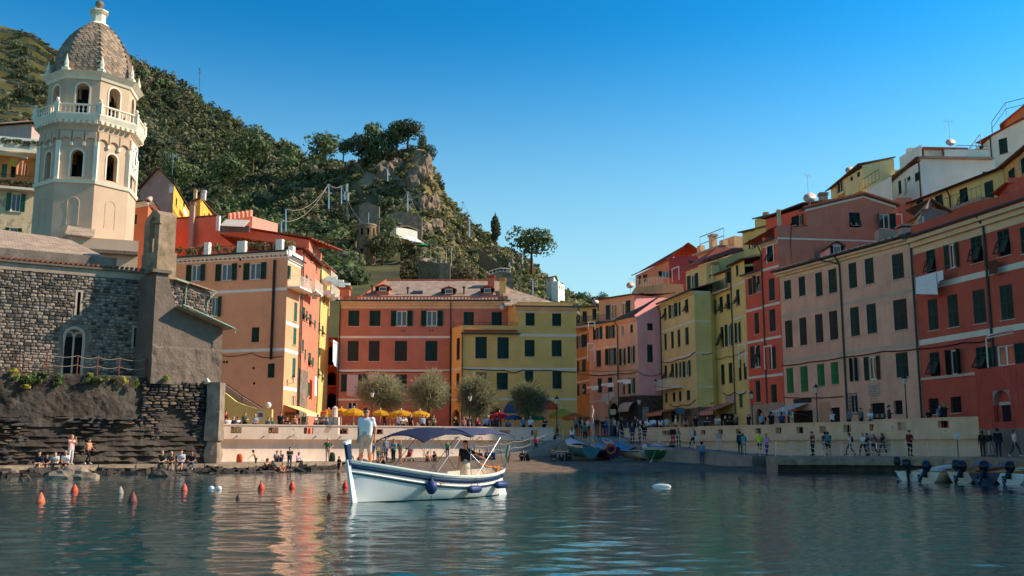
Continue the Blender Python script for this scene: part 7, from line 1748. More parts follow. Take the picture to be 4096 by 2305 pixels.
# houses around the tower
GXV[0]=850.
def U_(*a):return('U',)+a
T_=lambda*a:('T',)+a
PEEL=mat('peeling_plaster','#dcc3a2',.92,.1,.8,streak=.2,patch='#a59a8a',patch_amt=.46,patch_scale=.9)
h=house('peeling_house','cream house with peeling plaster and teal shutters left of the tower',(gx(0,90),90,8));F=Face(P(-140,88.5),P(150,90.5));zt=F.hit('T',200,380)[1];zb2=F.hit('T',200,860)[1]
facade(h,F,PEEL,8.,zb2,[T_(133,888,250,1110,'o',TEALSH),T_(112,1305,215,1400,'o',MIDGREEN)],sh=TEALSH);shell(h,inner(F,8),8.,zt,PEEL)
Fi=Face(F.pt(0,0,-1.6).xy,F.pt(F.L,0,-1.6).xy);facade(h,Fi,mat('loggia_ochre','#b88f5a',.9,.2,1.),zb2,zt,[T_(20,530,85,700,'c',TEALSH),T_(130,540,190,700,'d')],name='loggia_wall');bx('balcony',h,F.M,0,F.L+.1,-.9,1.6,zb2-.02,zb2+.2,TT);railing(h,[F.pt(0,zb2+.2,.85),F.pt(F.L,zb2+.2,.85)],1.1,IRON,.12)
bx('terrace_slab',h,F.M,0,F.L+.2,-.3,8,zt-.1,zt+.2,TT);bx('terrace_wall',h,F.M,0,F.L,.2,.4,zt+.2,zt+1.4,WHITEP)
for x0,x1,y in((0,45,245),(365,420,262)):a_,c_=F.hit('T',x0,300)[0],F.hit('T',x1,300)[0];bx('terrace_pillar',h,F.M,a_,c_,-.1,.4,zt+.2,F.hit('T',x0,y)[1],WHITEP)
b=MB();b.slab([F.pt(F.hit('T',-20,400)[0],zt-.3,.2),F.pt(F.hit('T',350,470)[0],zt-.9,1.4),F.pt(F.hit('T',350,470)[0],zt-.9,.9),F.pt(F.hit('T',-20,400)[0],zt-.3,-.4)],(0,0,.08));b.build('awning_bar',WHITEP,h)
for i,(x0,x1,y0,y1,c_,nm)in enumerate(((130,205,490,575,'#d9a93f','yellow'),(208,292,510,680,'#c98c63','salmon'),(292,350,550,690,'#9a6a52','brown patterned'))):
 cl=cloth('towel',None,F,F.hit('T',x0,600)[0],F.hit('T',x1,600)[0],F.hit('T',x0,y1)[1],F.hit('T',x0,y0)[1],.7,mat('towel_'+nm.split()[0],c_,.9,.15,6.),(0,-.1),i);tag(cl,nm+' towel drying on the loggia left of the bell tower','laundry')
pl=[(F.pt(x,zt+1.6,.1).x,F.pt(x,0,.1).y,zt+.9,.5,.35,i,i,0)for i,x in enumerate(np.linspace(F.L*.45,F.L*.95,7))]
scatter('terrace_plants',pl,VARS,[LV[1]])['label']='potted green plants along the terrace left of the tower'
pl=[(F.pt(x,0,.6).x,F.pt(x,0,.6).y,zb2+.6,.45,.4,i,i,0)for i,x in enumerate(np.linspace(F.L*.4,F.L*.98,9))]
scatter('balcony_plants',pl,VARS,[LV[0]])['label']='potted plants on the loggia balcony left of the tower'
h=house('grey_gable_house','grey house with pale roof above the peeling house at the left edge',(gx(0,108),108,20));F=Face(P(-200,108),P(100,106));zt=F.hit('T',150,62)[1];facade(h,F,mat('mauve_grey_plaster','#a89a98',.9,.08),14.,zt,[]);shell(h,inner(F,9),14.,zt,MATS['mauve_grey_plaster']);roof(h,inner(F,9),zt,2.0,'hip',.5,mat('pale_tile_roof','#b89a84',.9,.15,2.))
h=house('orange_house','bright orange house with green shutters just right of the bell tower',(gx(600,100),100,8));A_,B_,C_=P(520,101.5),P(592,100),P(692,116);F1,F2=Face(A_,B_),Face(B_,C_);ORG=mat('orange_plaster','#cf7752',.88,.08,.6,streak=.1);zt=F1.hit('U',150,330)[1]
facade(h,F1,ORG,8.,zt,[U_(-10,480,30,640,'c')]);facade(h,F2,ORG,8.,zt,[U_(395,465,430,570,'c',TEALSH),U_(503,520,545,730,'c',TEALSH),U_(575,900,630,1200,'a',TEALSH)],name='flank_wall');shell(h,[A_,B_,C_,(C_[0]-8,122),(A_[0],118)],8.,zt,ORG,skip=(0,1))
for F_ in(F1,F2):cornice(h,F_,0,F_.L,zt+.3,WHITEP,.4,.45);gutter(h,F_,0,F_.L,zt+.35,.6)
roof(h,[A_,B_,C_,(C_[0]-8,122)],zt+.3,1.6,'hip',.5,TILE);bx('balcony',h,F2.M,F2.L*.3,F2.L,-1.4,0,F2.hit('U',560,790)[1],F2.hit('U',560,760)[1],WHITEP);railing(h,[F2.pt(F2.L*.3,F2.hit('U',560,760)[1],1.3),F2.pt(F2.L,F2.hit('U',560,760)[1],1.3)],1.1,IRON,.3)
dish(h,F2.pt(F2.L*.35,zt+1.,-1.),.7,-.5,.6)
def yellow_back(name,label,A_,B_,C_,ct,cf,wins,front,flank,rise):
 h=house(name,label,(B_[0],B_[1],12));F1,F2=Face(A_,B_),Face(B_,C_);zt=F2.hit(*ct)[1]
 facade(h,F1,front,12.,zt,[],topf=(lambda x:zt+rise*(1-abs(2*x/F1.L-1)))if rise else None);facade(h,F2,flank,12.,zt,wins,name='flank_wall',sh=BROWNSH);shell(h,[A_,B_,C_,(C_[0]-(B_[0]-A_[0]),C_[1]+1)],12.,zt,front,skip=(0,1))
 roof(h,[A_,B_,C_,(C_[0]-(B_[0]-A_[0]),C_[1]+1)],zt,rise or .8,'front' if rise else 'shed',.35,DKTILE);return h,F1,F2,zt
YB=mat('sunny_yellow_plaster','#dba945',.88,.08,.6,streak=.08)
h,F1,F2,zt=yellow_back('grey_and_yellow_house','house with grey gable and sunlit yellow flank above the orange house',P(556,124),P(690,122),P(758,136),U_(740,190),0,[U_(655,205,678,345,'c'),U_(775,270,800,390,'c')],mat('grey_gable_plaster','#9d8f86',.9,.1,.6,streak=.15),YB,2.4)
chimney(h,F2.pt(.3,0,-.3).xy,zt-1,F2.hit('U',645,60)[1],.5,WHITEP);antenna(h,F1.pt(F1.L*.85,zt+1.5,-.5),2.5)
cl=cloth('white_sheet',None,F2,F2.hit('U',712,430)[0],F2.hit('U',780,430)[0],F2.hit('U',745,480)[1],F2.hit('U',745,385)[1],.5,CLOTHW);tag(cl,'white washing on the sunlit yellow house near the tower','laundry')
h,F1,F2,zt=yellow_back('small_yellow_house','small bright yellow house with overhanging roof right of the grey gable',P(762,119),P(800,117),P(875,130),U_(1150,350),0,[U_(1180,455,1212,535,'c'),U_(1110,460,1120,470,'d')],YB,YB,0);chimney(h,F1.pt(F1.L*.9,0,-.5).xy,zt,F1.hit('U',1048,125)[1],.45,WHITEP);chimney(h,F1.pt(F1.L*.0,0,-.5).xy,zt-2,F1.hit('U',885,130)[1],.35,CREAM)
h=house('long_salmon_house','long salmon roof wall with chimney behind the terrace of the salmon house',(gx(800,106),106,12));F=Face(P(688,108),P(873,106.5));SAL=mat('salmon_back_plaster','#c77a5e',.88,.07,.6,streak=.12);zt=F.hit('U',900,535)[1];facade(h,F,SAL,12.,zt,[]);bx('coping',h,F.M,0,F.L,-.15,.3,zt,zt+.15,DKTILE)
F2=Face(P(873,106.4),P(1240,103.5));zt2=F2.hit('D',700,890)[1];z3=F2.hit('D',1262,955)[1];facade(h,F2,SAL,12.,z3,[],name='lower_wall',topf=lambda x:max(z3,zt2+(z3-zt2)*max(0,x-F2.L*.3)/(F2.L*.7)));F3=Face(F2.p1.xy,P(1292,112));facade(h,F3,mat('rose_plaster','#c77b66'),12.,z3+.2,[('D',1280,990,1290,1150,'c'),('D',1305,1070,1317,1180,'c')],name='flank_wall',sh=TEALSH)
slope(h,[F2.pt(F2.L*.3,zt2+.1,.3),F2.pt(F2.L+.3,z3+.1,.3),F2.pt(F2.L+.3,z3+.3,-8),F2.pt(F2.L*.3,zt2+.3,-8)],TILE);chimney(h,F.pt(F.L*.5,0,.5).xy,14,F.hit('U',990,350)[1],.5,GRP);bx('white_end',h,F.M,F.L-.1,F.L+.3,-.2,.1,F.hit('U',1345,745)[1],zt,WHITEP)
aw=MB();a_,c_=at('U',1470,560,106),at('U',1853,575,104);aw.slab([a_,c_,c_+V3(0,-2.2,-1.2),a_+V3(0,-2.2,-1.2)],(0,0,.05));aw.build('roof_awning',mat('pale_grey_awning','#cfcac2',.85,.1),h);b=MB()
for i in range(22):x=a_.x+(c_.x-a_.x)*i/22;b.box(x,x+.22,a_.y-2.25,a_.y-2.2,a_.z-1.9,a_.z-1.2)
b.build('awning_valance',mat('blue_grey_stripe','#8f9aa3',.85,.05),h)
h=house('crenellated_house','pink house top with small battlements at the foot of the wood',(gx(950,128),128,14));F=Face(P(910,129),P(1010,127));zt=F.hit('U',1700,530)[1];PKC=mat('battlement_pink','#cf9384',.88,.08);facade(h,F,PKC,10.,zt,[]);shell(h,inner(F,5),10.,zt,PKC)
for i in range(6):bx('merlon',h,F.M,F.L*i/6+.1,F.L*(i+.55)/6,0,.4,zt-.001,zt+.9,PKC)
F2=Face(P(1010,127),P(1040,134));facade(h,F2,PKC,10.,zt-.5,[],name='flank_wall')
GXV[0]=1797.
Fo=Face(S0,S1);zc=Fo.hit('E',700,118)[1]+.8;pl=[]
for x in np.linspace(.5,Fo.L-.3,26):
 if random.random()<.85:q=Fo.pt(x,zc+RU(0,.4),-.5-random.random());pl.append((q.x,q.y,q.z,RU(.25,.6),RU(.3,.75),int(x*7),x,random.choice([1,4,2])))
scatter('terrace_garden',pl,VARS,LV)['label']='pot plants crowding the white roof terrace of the salmon house'
# people: one continuous skin per body (blended limbs), clothes as regions of it
def sdf_mesh(prims,res,pad=.06,k=.035):
 A=np.array([p[1]for p in prims],float);B=np.array([p[2]for p in prims],float);ra=np.array([p[3]for p in prims]);rb=np.array([p[4]for p in prims])
 lo=np.minimum(A-ra[:,None],B-rb[:,None]).min(0)-pad;hi=np.maximum(A+ra[:,None],B+rb[:,None]).max(0)+pad
 n_=np.ceil((hi-lo)/res).astype(int)+1
 g=[lo[i]+res*np.arange(n_[i])for i in range(3)];G=np.stack(np.meshgrid(*g,indexing='ij'),-1).astype(np.float32)
 D=np.full(G.shape[:3],9.,np.float32)
 for a,b_,r0,r1 in zip(A,B,ra,rb):
  m=max(r0,r1)+.12;i0=np.maximum(((np.minimum(a,b_)-m-lo)/res).astype(int),0);i1=np.minimum(((np.maximum(a,b_)+m-lo)/res).astype(int)+2,n_)
  sl=tuple(slice(i0[i],i1[i])for i in range(3));P_=G[sl];ab=b_-a;t=np.clip(((P_-a)@ab)/max(ab@ab,1e-9),0,1)
  d=np.linalg.norm(P_-a-t[...,None]*ab,axis=-1)-(r0+(r1-r0)*t)
  o=D[sl];kk=min(k,.6*max(r0,r1));h=np.clip(.5+.5*(o-d)/kk,0,1);D[sl]=np.where(o>8,d,o*(1-h)+d*h-kk*h*(1-h))
 S=D<0;c=np.stack([S[i:n_[0]-1+i,j:n_[1]-1+j,l_:n_[2]-1+l_]for i in(0,1)for j in(0,1)for l_ in(0,1)],-1);cs=c.sum(-1);act=(cs>0)&(cs<8)
 ids=-np.ones(act.shape,int);ix=np.argwhere(act);ids[act]=np.arange(len(ix))
 acc=np.zeros((len(ix),3));cnt=np.zeros(len(ix))
 cor=[(i,j,l_)for i in(0,1)for j in(0,1)for l_ in(0,1)]
 for e0 in range(8):
  for e1 in range(e0+1,8):
   p,q=np.array(cor[e0]),np.array(cor[e1])
   if np.abs(p-q).sum()!=1:continue
   d0=D[tuple((ix+p).T)];d1=D[tuple((ix+q).T)];cr_=(d0<0)!=(d1<0);t=np.where(cr_,d0/np.where(cr_,d0-d1,1),0)
   acc+=np.where(cr_[:,None],p+t[:,None]*(q-p),0);cnt+=cr_
 V=lo+res*(ix+acc/cnt[:,None]);Fs=[]
 for ax in range(3):
  sl0=[slice(None)]*3;sl1=[slice(None)]*3;sl0[ax]=slice(0,-1);sl1[ax]=slice(1,None)
  s0,s1=S[tuple(sl0)],S[tuple(sl1)];e=np.argwhere(s0!=s1);u,v=[(1,2),(2,0),(0,1)][ax]
  ok=(e[:,u]>0)&(e[:,v]>0)&(e[:,u]<n_[u]-1)&(e[:,v]<n_[v]-1);e=e[ok];du=np.zeros(3,int);du[u]=1;dv=np.zeros(3,int);dv[v]=1
  q=np.stack([ids[tuple((e-du-dv).T)],ids[tuple((e-dv).T)],ids[tuple(e.T)],ids[tuple((e-du).T)]],-1);fl=s0[tuple(e.T)];q[~fl]=q[~fl][:,::-1];Fs.append(q)
 Fq=np.concatenate(Fs);Fq=Fq[(Fq>=0).all(1)]
 C=V[Fq].mean(1);best=np.full(len(C),9.);reg=np.zeros(len(C),int)
 for p in prims:
  a,b_=np.array(p[1],float),np.array(p[2],float);ab=b_-a;t=np.clip(((C-a)@ab)/max(ab@ab,1e-9),0,1);d=np.linalg.norm(C-a-t[:,None]*ab,axis=-1)-(p[3]+(p[4]-p[3])*t)
  m=d<best;best[m]=d[m];reg[m]=p[0]
 return V,Fq,reg
SKIN,TOP,BOT,SHIN,SHOE,ARM,HAIR=range(7)
def body(J,hands=False,female=False,hair='short'):
 v=lambda n:np.array(J[n],float);P_=[]
 def cap(r,a,b,ra,rb):P_.append((r,tuple(a),tuple(b),ra,rb))
 pel,chest,neck,head=v('pelvis'),v('chest'),v('neck'),v('head');w=.86 if female else 1.
 up=head-neck;up=up/np.linalg.norm(up);fw=np.array(J.get('look',(0,-1,0)),float);fw/=np.linalg.norm(fw);side=np.cross(fw,up)
 for s_,n_ in((-1,'L'),(1,'R')):
  sh,el,wr,hp,kn,an,to=[v(k+n_)for k in('shoulder','elbow','wrist','hip','knee','ankle','toe')]
  hx=(sh-chest);cap(TOP,pel+hx*.45,chest+hx*.52-np.array([0,0,.06]),.105*w,.115*w);cap(TOP,chest+hx*.5,sh,.095*w,.065)
  cap(TOP,sh,sh+(el-sh)*.62,.062*w,.052*w);cap(ARM,sh+(el-sh)*.62,el,.048*w,.040*w);cap(ARM,el,wr,.041*w,.028*w)
  dv=wr-el;dv=dv/np.linalg.norm(dv);pw=wr+dv*.09
  if hands:
   cap(SKIN,wr,pw,.027,.034);sd=np.cross(dv,fw);sd=sd/(np.linalg.norm(sd)+1e-6)
   curl=fw*.5+dv
   curl/=np.linalg.norm(curl)
   for q,(o,ln)in enumerate(((-.03,.055),(-.01,.068),(.01,.064),(.029,.05))):
    b0=pw+sd*o;b1=b0+dv*ln*.6;cap(SKIN,b0,b1,.0115,.010);cap(SKIN,b1,b1+curl*ln*.55,.010,.0085)
   t0=wr+dv*.03+sd*-.03*s_;cap(SKIN,t0,t0+dv*.05-sd*.03*s_,.014,.010)
  else:cap(SKIN,wr,pw,.026,.034);cap(SKIN,pw,pw+dv*.06+fw*.02,.028,.016);cap(SKIN,wr+dv*.04,wr+dv*.08+fw*.035,.014,.01)
  cap(BOT,pel+(hp-pel)*.4,hp,.12*w,.105*w);cap(BOT,hp,kn,.092*w,.062*w);cap(SHIN,kn,kn+(an-kn)*.35,.054*w,.058*w);cap(SHIN,kn+(an-kn)*.35,an,.058*w,.036);cap(SHOE,an-(to-an)*.25,to,.045,.04)
 cap(TOP,pel+(chest-pel)*.3,chest,.115*w,.12*w);cap(BOT,pel,pel+(chest-pel)*.22,.125*w,.118*w)
 cap(SKIN,chest+(neck-chest)*.6,neck+up*.06,.055,.052)
 cap(SKIN,head-up*.045+fw*.025,head+up*.03+fw*.012,.070,.082);cap(SKIN,head-up*.085+fw*.055,head-up*.06+fw*.05,.034,.045)
 cap(SKIN,head+fw*.082+up*.01,head+fw*.104-up*.022,.012,.016)
 for s_ in(-1,1):cap(SKIN,head+side*.078*s_-up*.02,head+side*.082*s_+up*.015,.014,.018)
 cap(HAIR,head+up*.062-fw*.008,head+up*.05-fw*.035,.082,.085);cap(HAIR,head+up*.02-fw*.05,head-up*.03-fw*.055,.075,.06);cap(HAIR,head+up*.085+fw*.04,head+up*.075-fw*.02,.045,.07)
 if hair=='long':
  cap(HAIR,head-fw*.06,neck-fw*.075-up*.02,.075,.07);cap(HAIR,neck-fw*.075,neck-fw*.085-up*.16,.07,.04)
 elif hair=='bun':cap(HAIR,head-fw*.11+up*.06,head-fw*.125+up*.07,.045,.045)
 return P_
def joints(**k):
 J=dict(pelvis=(0,0,.95),chest=(0,0,1.32),neck=(0,0,1.46),head=(0,-.02,1.60),shoulderL=(-.18,0,1.40),shoulderR=(.18,0,1.40),elbowL=(-.235,.02,1.12),elbowR=(.235,.02,1.12),wristL=(-.24,-.06,.89),wristR=(.24,-.06,.89),hipL=(-.09,0,.92),hipR=(.09,0,.92),kneeL=(-.1,-.02,.50),kneeR=(.1,-.02,.50),ankleL=(-.1,.02,.08),ankleR=(.1,.02,.08),toeL=(-.11,-.13,.04),toeR=(.11,-.13,.04))
 J.update(k);return J
def shift(J,names,d):
 for n_ in names:J[n_]=tuple(np.array(J[n_])+np.array(d))
 return J
POSES={}
POSES['stand']=joints()
POSES['stand2']=joints(elbowR=(.27,.03,1.14),wristR=(.12,-.17,1.12),hipL=(-.1,0,.92),kneeR=(.13,-.08,.5),ankleR=(.15,.0,.08),toeR=(.19,-.14,.04))
POSES['walk']=joints(kneeL=(-.1,-.22,.54),ankleL=(-.1,-.27,.10),toeL=(-.1,-.42,.07),kneeR=(.1,.10,.50),ankleR=(.1,.36,.14),toeR=(.1,.27,.04),elbowL=(-.23,.16,1.14),wristL=(-.22,.12,.90),elbowR=(.23,-.08,1.13),wristR=(.22,-.27,1.02))
POSES['arms']=joints(elbowL=(-.24,-.05,1.14),wristL=(-.05,-.22,1.16),elbowR=(.24,-.05,1.14),wristR=(.07,-.22,1.14))
POSES['photo']=joints(elbowL=(-.22,-.16,1.25),wristL=(-.06,-.32,1.50),elbowR=(.22,-.16,1.25),wristR=(.06,-.32,1.50))
POSES['lean']=joints(chest=(0,-.18,1.25),neck=(0,-.27,1.36),head=(0,-.34,1.48),shoulderL=(-.18,-.24,1.31),shoulderR=(.18,-.24,1.31),elbowL=(-.24,-.36,1.12),elbowR=(.24,-.36,1.12),wristL=(-.05,-.5,1.12),wristR=(.05,-.5,1.12))
POSES['hips']=joints(elbowL=(-.36,.06,1.16),wristL=(-.19,-.02,1.0),elbowR=(.36,.06,1.16),wristR=(.19,-.02,1.0))
sit=dict(pelvis=(0,0,.12),chest=(0,-.05,.48),neck=(0,-.08,.61),head=(0,-.12,.75),shoulderL=(-.18,-.05,.55),shoulderR=(.18,-.05,.55),elbowL=(-.23,-.12,.28),elbowR=(.23,-.12,.28),wristL=(-.1,-.34,.20),wristR=(.1,-.34,.20),hipL=(-.1,-.02,.1),hipR=(.1,-.02,.1),kneeL=(-.13,-.44,.12),kneeR=(.13,-.44,.12),ankleL=(-.14,-.42,-.30),ankleR=(.14,-.50,-.30),toeL=(-.15,-.57,-.34),toeR=(.15,-.65,-.34))
POSES['ledge']=joints(**sit)
POSES['ledge2']=joints(**{**sit,'ankleL':(-.1,-.55,-.28),'toeL':(-.1,-.7,-.32),'wristL':(-.02,-.2,.42),'elbowL':(-.24,-.08,.3),'kneeR':(.08,-.44,.15),'ankleR':(.02,-.52,-.26),'toeR':(.02,-.68,-.30)})
gr=dict(sit);gr.update(kneeL=(-.16,-.34,.46),kneeR=(.16,-.36,.44),ankleL=(-.12,-.58,.08),ankleR=(.12,-.6,.08),toeL=(-.13,-.72,.05),toeR=(.13,-.74,.05),wristL=(-.08,-.42,.38),wristR=(.08,-.42,.38),elbowL=(-.24,-.22,.34),elbowR=(.24,-.22,.34))
POSES['ground']=joints(**gr)
POSES['ground2']=joints(**{**gr,'kneeL':(-.25,-.3,.14),'ankleL':(.05,-.46,.08),'toeL':(.15,-.5,.06),'kneeR':(.25,-.3,.14),'ankleR':(-.05,-.36,.08),'toeR':(-.15,-.4,.06),'wristL':(-.1,-.3,.22),'wristR':(.1,-.3,.22)})
POSES['recline']=joints(pelvis=(0,0,.12),chest=(0,.22,.42),neck=(0,.28,.55),head=(0,.29,.69),shoulderL=(-.18,.24,.49),shoulderR=(.18,.24,.49),elbowL=(-.26,.40,.28),elbowR=(.26,.40,.28),wristL=(-.27,.48,.05),wristR=(.27,.48,.05),hipL=(-.1,-.02,.1),hipR=(.1,-.02,.1),kneeL=(-.12,-.40,.26),kneeR=(.12,-.42,.12),ankleL=(-.12,-.75,.07),ankleR=(.12,-.82,.07),toeL=(-.13,-.84,.15),toeR=(.13,-.92,.14))
POSES['reach']=joints(chest=(.0,-.12,1.26),neck=(0,-.2,1.38),head=(0,-.26,1.51),shoulderL=(-.18,-.16,1.33),shoulderR=(.18,-.16,1.33),elbowL=(-.30,-.36,1.16),wristL=(-.42,-.56,1.0),elbowR=(.3,-.36,1.16),wristR=(.40,-.58,.98))
BODY={}
SLOTS=[mat('person_slot_%d'%i,'#888888')for i in range(7)]
def body_mesh(pose,female,hair,res=.03):
 key=(pose,female,hair)
 if key not in BODY:
  V,Fq,reg=sdf_mesh(body(POSES[pose],False,female,hair),res);BODY[key]=npmesh('person',V,Fq,SLOTS,True,reg)
 return BODY[key]
def cmat(prefix,hexv):return mat('%s_%s'%(prefix,hexv.lstrip('#')),hexv,.85,.12,12.,local=True)
SKN=['#c99a7c','#b98a6c','#d3a88c','#a87858'];HRS=['#2a201a','#3a2a1e','#6b5238','#8f8a84','#1a1715']
BAGM=MB();BAGM.sm=True;BAGM.loft([[(x*w,y*d_+oy,z)for x,y in((-.7,-1),(.7,-1),(1,-.4),(1,.6),(.6,1),(-.6,1),(-1,.6),(-1,-.4))]for z,w,d_,oy in((0,.12,.05,0),(.06,.16,.09,0),(.3,.15,.085,0),(.42,.11,.06,-.01),(.46,.06,.03,-.015))],True,True)
BAGME=BAGM.mesh('backpack',mat('bag_slot','#444444'))
CAPM=MB();CAPM.sm=True;CAPM.lathe([(.105,0),(.108,.04),(.09,.09),(.02,.115)],14);CAPM.add([(-.08,-.08,.01),(.08,-.08,.01),(.06,-.19,-.005),(-.06,-.19,-.005),(-.08,-.08,.022),(.08,-.08,.022),(.06,-.19,.008),(-.06,-.19,.008)],[(0,1,2,3),(7,6,5,4),(2,6,7,3)]);CAPME=CAPM.mesh('cap',mat('cap_slot','#444444'))
HATM=MB();HATM.sm=True;HATM.lathe([(.19,0),(.2,.012),(.115,.02),(.108,.09),(.09,.12),(.02,.125)],16);HATME=HATM.mesh('sun_hat',mat('cap_slot','#444444'))
PCOUNT=[0]
def person(label,loc,rot,pose,top,bot,shoes='#3a3633',skin=None,hair=None,hs='short',female=False,scale=1.,shorts=False,sleeves=False,bare=False,bag=None,cap=None,hat=None,group=None,extra=None):
 i=PCOUNT[0];PCOUNT[0]+=1
 me=body_mesh(pose,female,hs);sk=cmat('skin',skin or SKN[i%4]);tm,bm_=cmat('cloth',top),cmat('cloth',bot);hm=cmat('hair',hair or HRS[i%5])
 if bare:tm=sk
 mats_=[sk,tm,bm_,sk if shorts else bm_,cmat('cloth',shoes),tm if sleeves else sk,hm]
 M=MT(loc)@MR(rot,4,'Z')@MS(scale*(.95 if female else 1.03),4)
 o=add('person',me,None,M,mats_);tag(o,label,'person',group)
 J=POSES[pose]
 if bag:
  c=Vector(J['chest']);add('backpack',BAGME,o,M@MT((c.x,c.y+.17,c.z-.28)),[cmat('bag',bag)])
 h=Vector(J['head'])
 if cap:add('cap',CAPME,o,M@MT((h.x,h.y,h.z+.045)),[cmat('bag',cap)])
 if hat:add('sun_hat',HATME,o,M@MT((h.x,h.y,h.z+.045)),[cmat('bag',hat)])
 return o
def on(c,x,y,Y,z):
 p=at(c,x,y,Y);return(p.x,Y,z)
R90=PI/2
QF=lambda u:float(np.interp(u,[0,430,860,1370],[58.6,63.6,68.4,77.5]))
def quay_seat(c,x,y,**k):
 u,v=px(c,x,y);Y=QF(u)+.22;p=at('s',u,v,Y);return(p.x,Y,ZQ-.02)
G1='people sitting along the left quay'
sitters=[('C',345,'leftmost sitter on the quay in dark sweater and navy cap','#232733','#8c7a66',dict(cap='#27364d',shorts=True,sleeves=True)),('C',412,'small child in navy shirt and shorts on the quay beside the capped sitter','#2a3142','#2b3040',dict(scale=.78,shorts=True)),('C',485,'dark haired woman in white tee eating on the left quay','#dcd9d4','#1f2024',dict(female=True,hs='long',pose='ledge2')),('C',575,'man in bright white shirt and navy shorts on the left quay','#e3e4ea','#252b3d',dict(shorts=True,bag='#30353d')),('C',1425,'man in dark green shirt at the left end of the quay foursome','#2b3a35','#2c4440',dict(sleeves=False,hair='#8a8177')),('C',1505,'grey haired woman in brown top second in the quay foursome','#6a5750','#2a2625',dict(female=True,hair='#b9aa94',shorts=True)),('C',1590,'large man in pale blue tee third in the quay foursome','#b9c3d6','#36405a',dict(shorts=True,scale=1.06)),('C',1685,'person in black tee and jeans at the right end of the quay foursome','#1d1e22','#34507c',dict(female=True,shoes='#b9b4ae'))]
for c,x,lab,t_,b_,k in sitters:
 pose=k.pop('pose','ledge');person(lab,quay_seat(c,x,930),.12,pose,t_,b_,group=G1,**k)
def quay_stand(c,x,back=1.2):
 u,v=px(c,x,900);Y=QF(u)+back;return(at('s',u,1860,Y).x,Y,ZQ)
person('bald man in pink shirt and light grey trousers walking on the left quay',quay_stand('C',615,1.6),R(60),'photo','#d8a2a2','#b9bcc2',shoes='#d0cdc8',hair='#c99a7c',skin='#c99a7c',scale=1.04)
person('dark haired woman in black leggings with tan bag walking on the left quay',quay_stand('C',770,2.2),R(70),'walk','#b98a6c','#1d1d20',shoes='#e3e0da',female=True,hs='long',bag='#9c8a66')
pp=quay_stand('Q',1035,4.6)
bp=tag(add('rucksack',BAGME,None,MT((pp[0],pp[1],ZQ))@MS(1.4,4),[cmat('bag','#c5582c')]),'orange and grey rucksack leaning on the foot of the pale wall','rucksack')
person('bare chested boy in black shorts reaching forward over the quay edge',(at('Q',1225,1100,71.5).x,71.5,.16),R(-75),'reach','#b98a6c','#1c1c20',bare=True,shorts=True,scale=.82,shoes='#b98a6c',group='bathers by the quay')
person('bare chested man in black trunks sitting on the rocks at the water',(at('Q',1340,1100,71.2).x,71.2,.05),R(75),'ground','#b98a6c','#1c1c20',bare=True,shorts=True,shoes='#c99a7c',group='bathers by the quay')
person('woman in brown swimsuit lying low on the rocks by the water',(at('Q',1460,1110,70.8).x,70.8,.02),R(65),'recline','#5a4038','#5a4038',female=True,hs='long',shorts=True,shoes='#c99a7c',group='bathers by the quay')
person('small tanned child crouching at the waterline',(at('Q',1535,1100,70.6).x,70.6,.0),R(20),'ground2','#8a5a42','#7a4a38',bare=True,scale=.75,shorts=True,shoes='#b98a6c',group='bathers by the quay')
person('woman in black top and rolled jeans standing on the rocks',(at('Q',1615,1100,71.).x,71.,.1),R(30),'arms','#1d1d22','#2f3a52',female=True,hs='bun',shoes='#c99a7c',group='bathers by the quay')
for x,t_,lab in((1470,'#a9bcd0','person in pale blue shirt sitting against the foot of the pale wall'),(1515,'#4d3a52','person in plum top sitting beside the one in pale blue by the wall')):
 Y=79.2 if x<1500 else 79.4;person(lab,(at('Q',x,1000,Y).x,Y,ZQ),.2,'ground',t_,'#2b3242',scale=.95)
person('woman in lilac tee sitting on the quay edge',quay_seat('Q',1712,1010),R(60),'ledge2','#b7a3d0','#26262b',female=True,scale=.92)
person('man in green shirt and pale sun hat standing by the pale wall',(at('Q',2060,1000,80.5).x,80.5,ZQ),R(10),'hips','#47604f','#a39880',hat='#b9ad92',shorts=True,scale=1.02)
bp=tag(add('rucksack',BAGME,None,MT((at('Q',2110,1000,80.6).x,80.6,ZQ))@MS(1.6,4),[cmat('bag','#2f3b38')]),'dark green rucksack at the feet of the man in the sun hat','rucksack')
person('child in dark wetsuit standing in the shallows behind the bow',(at('Q',2190,1110,72.5).x,72.5,-.2),R(-40),'stand2','#22262c','#22262c',scale=.72,shorts=True,group='bathers by the quay')
def beach(c,x,Y):p=at(c,x,800,Y);return(p.x,Y,beach_z(p.x,Y))
GB='people on the sunny part of the beach'
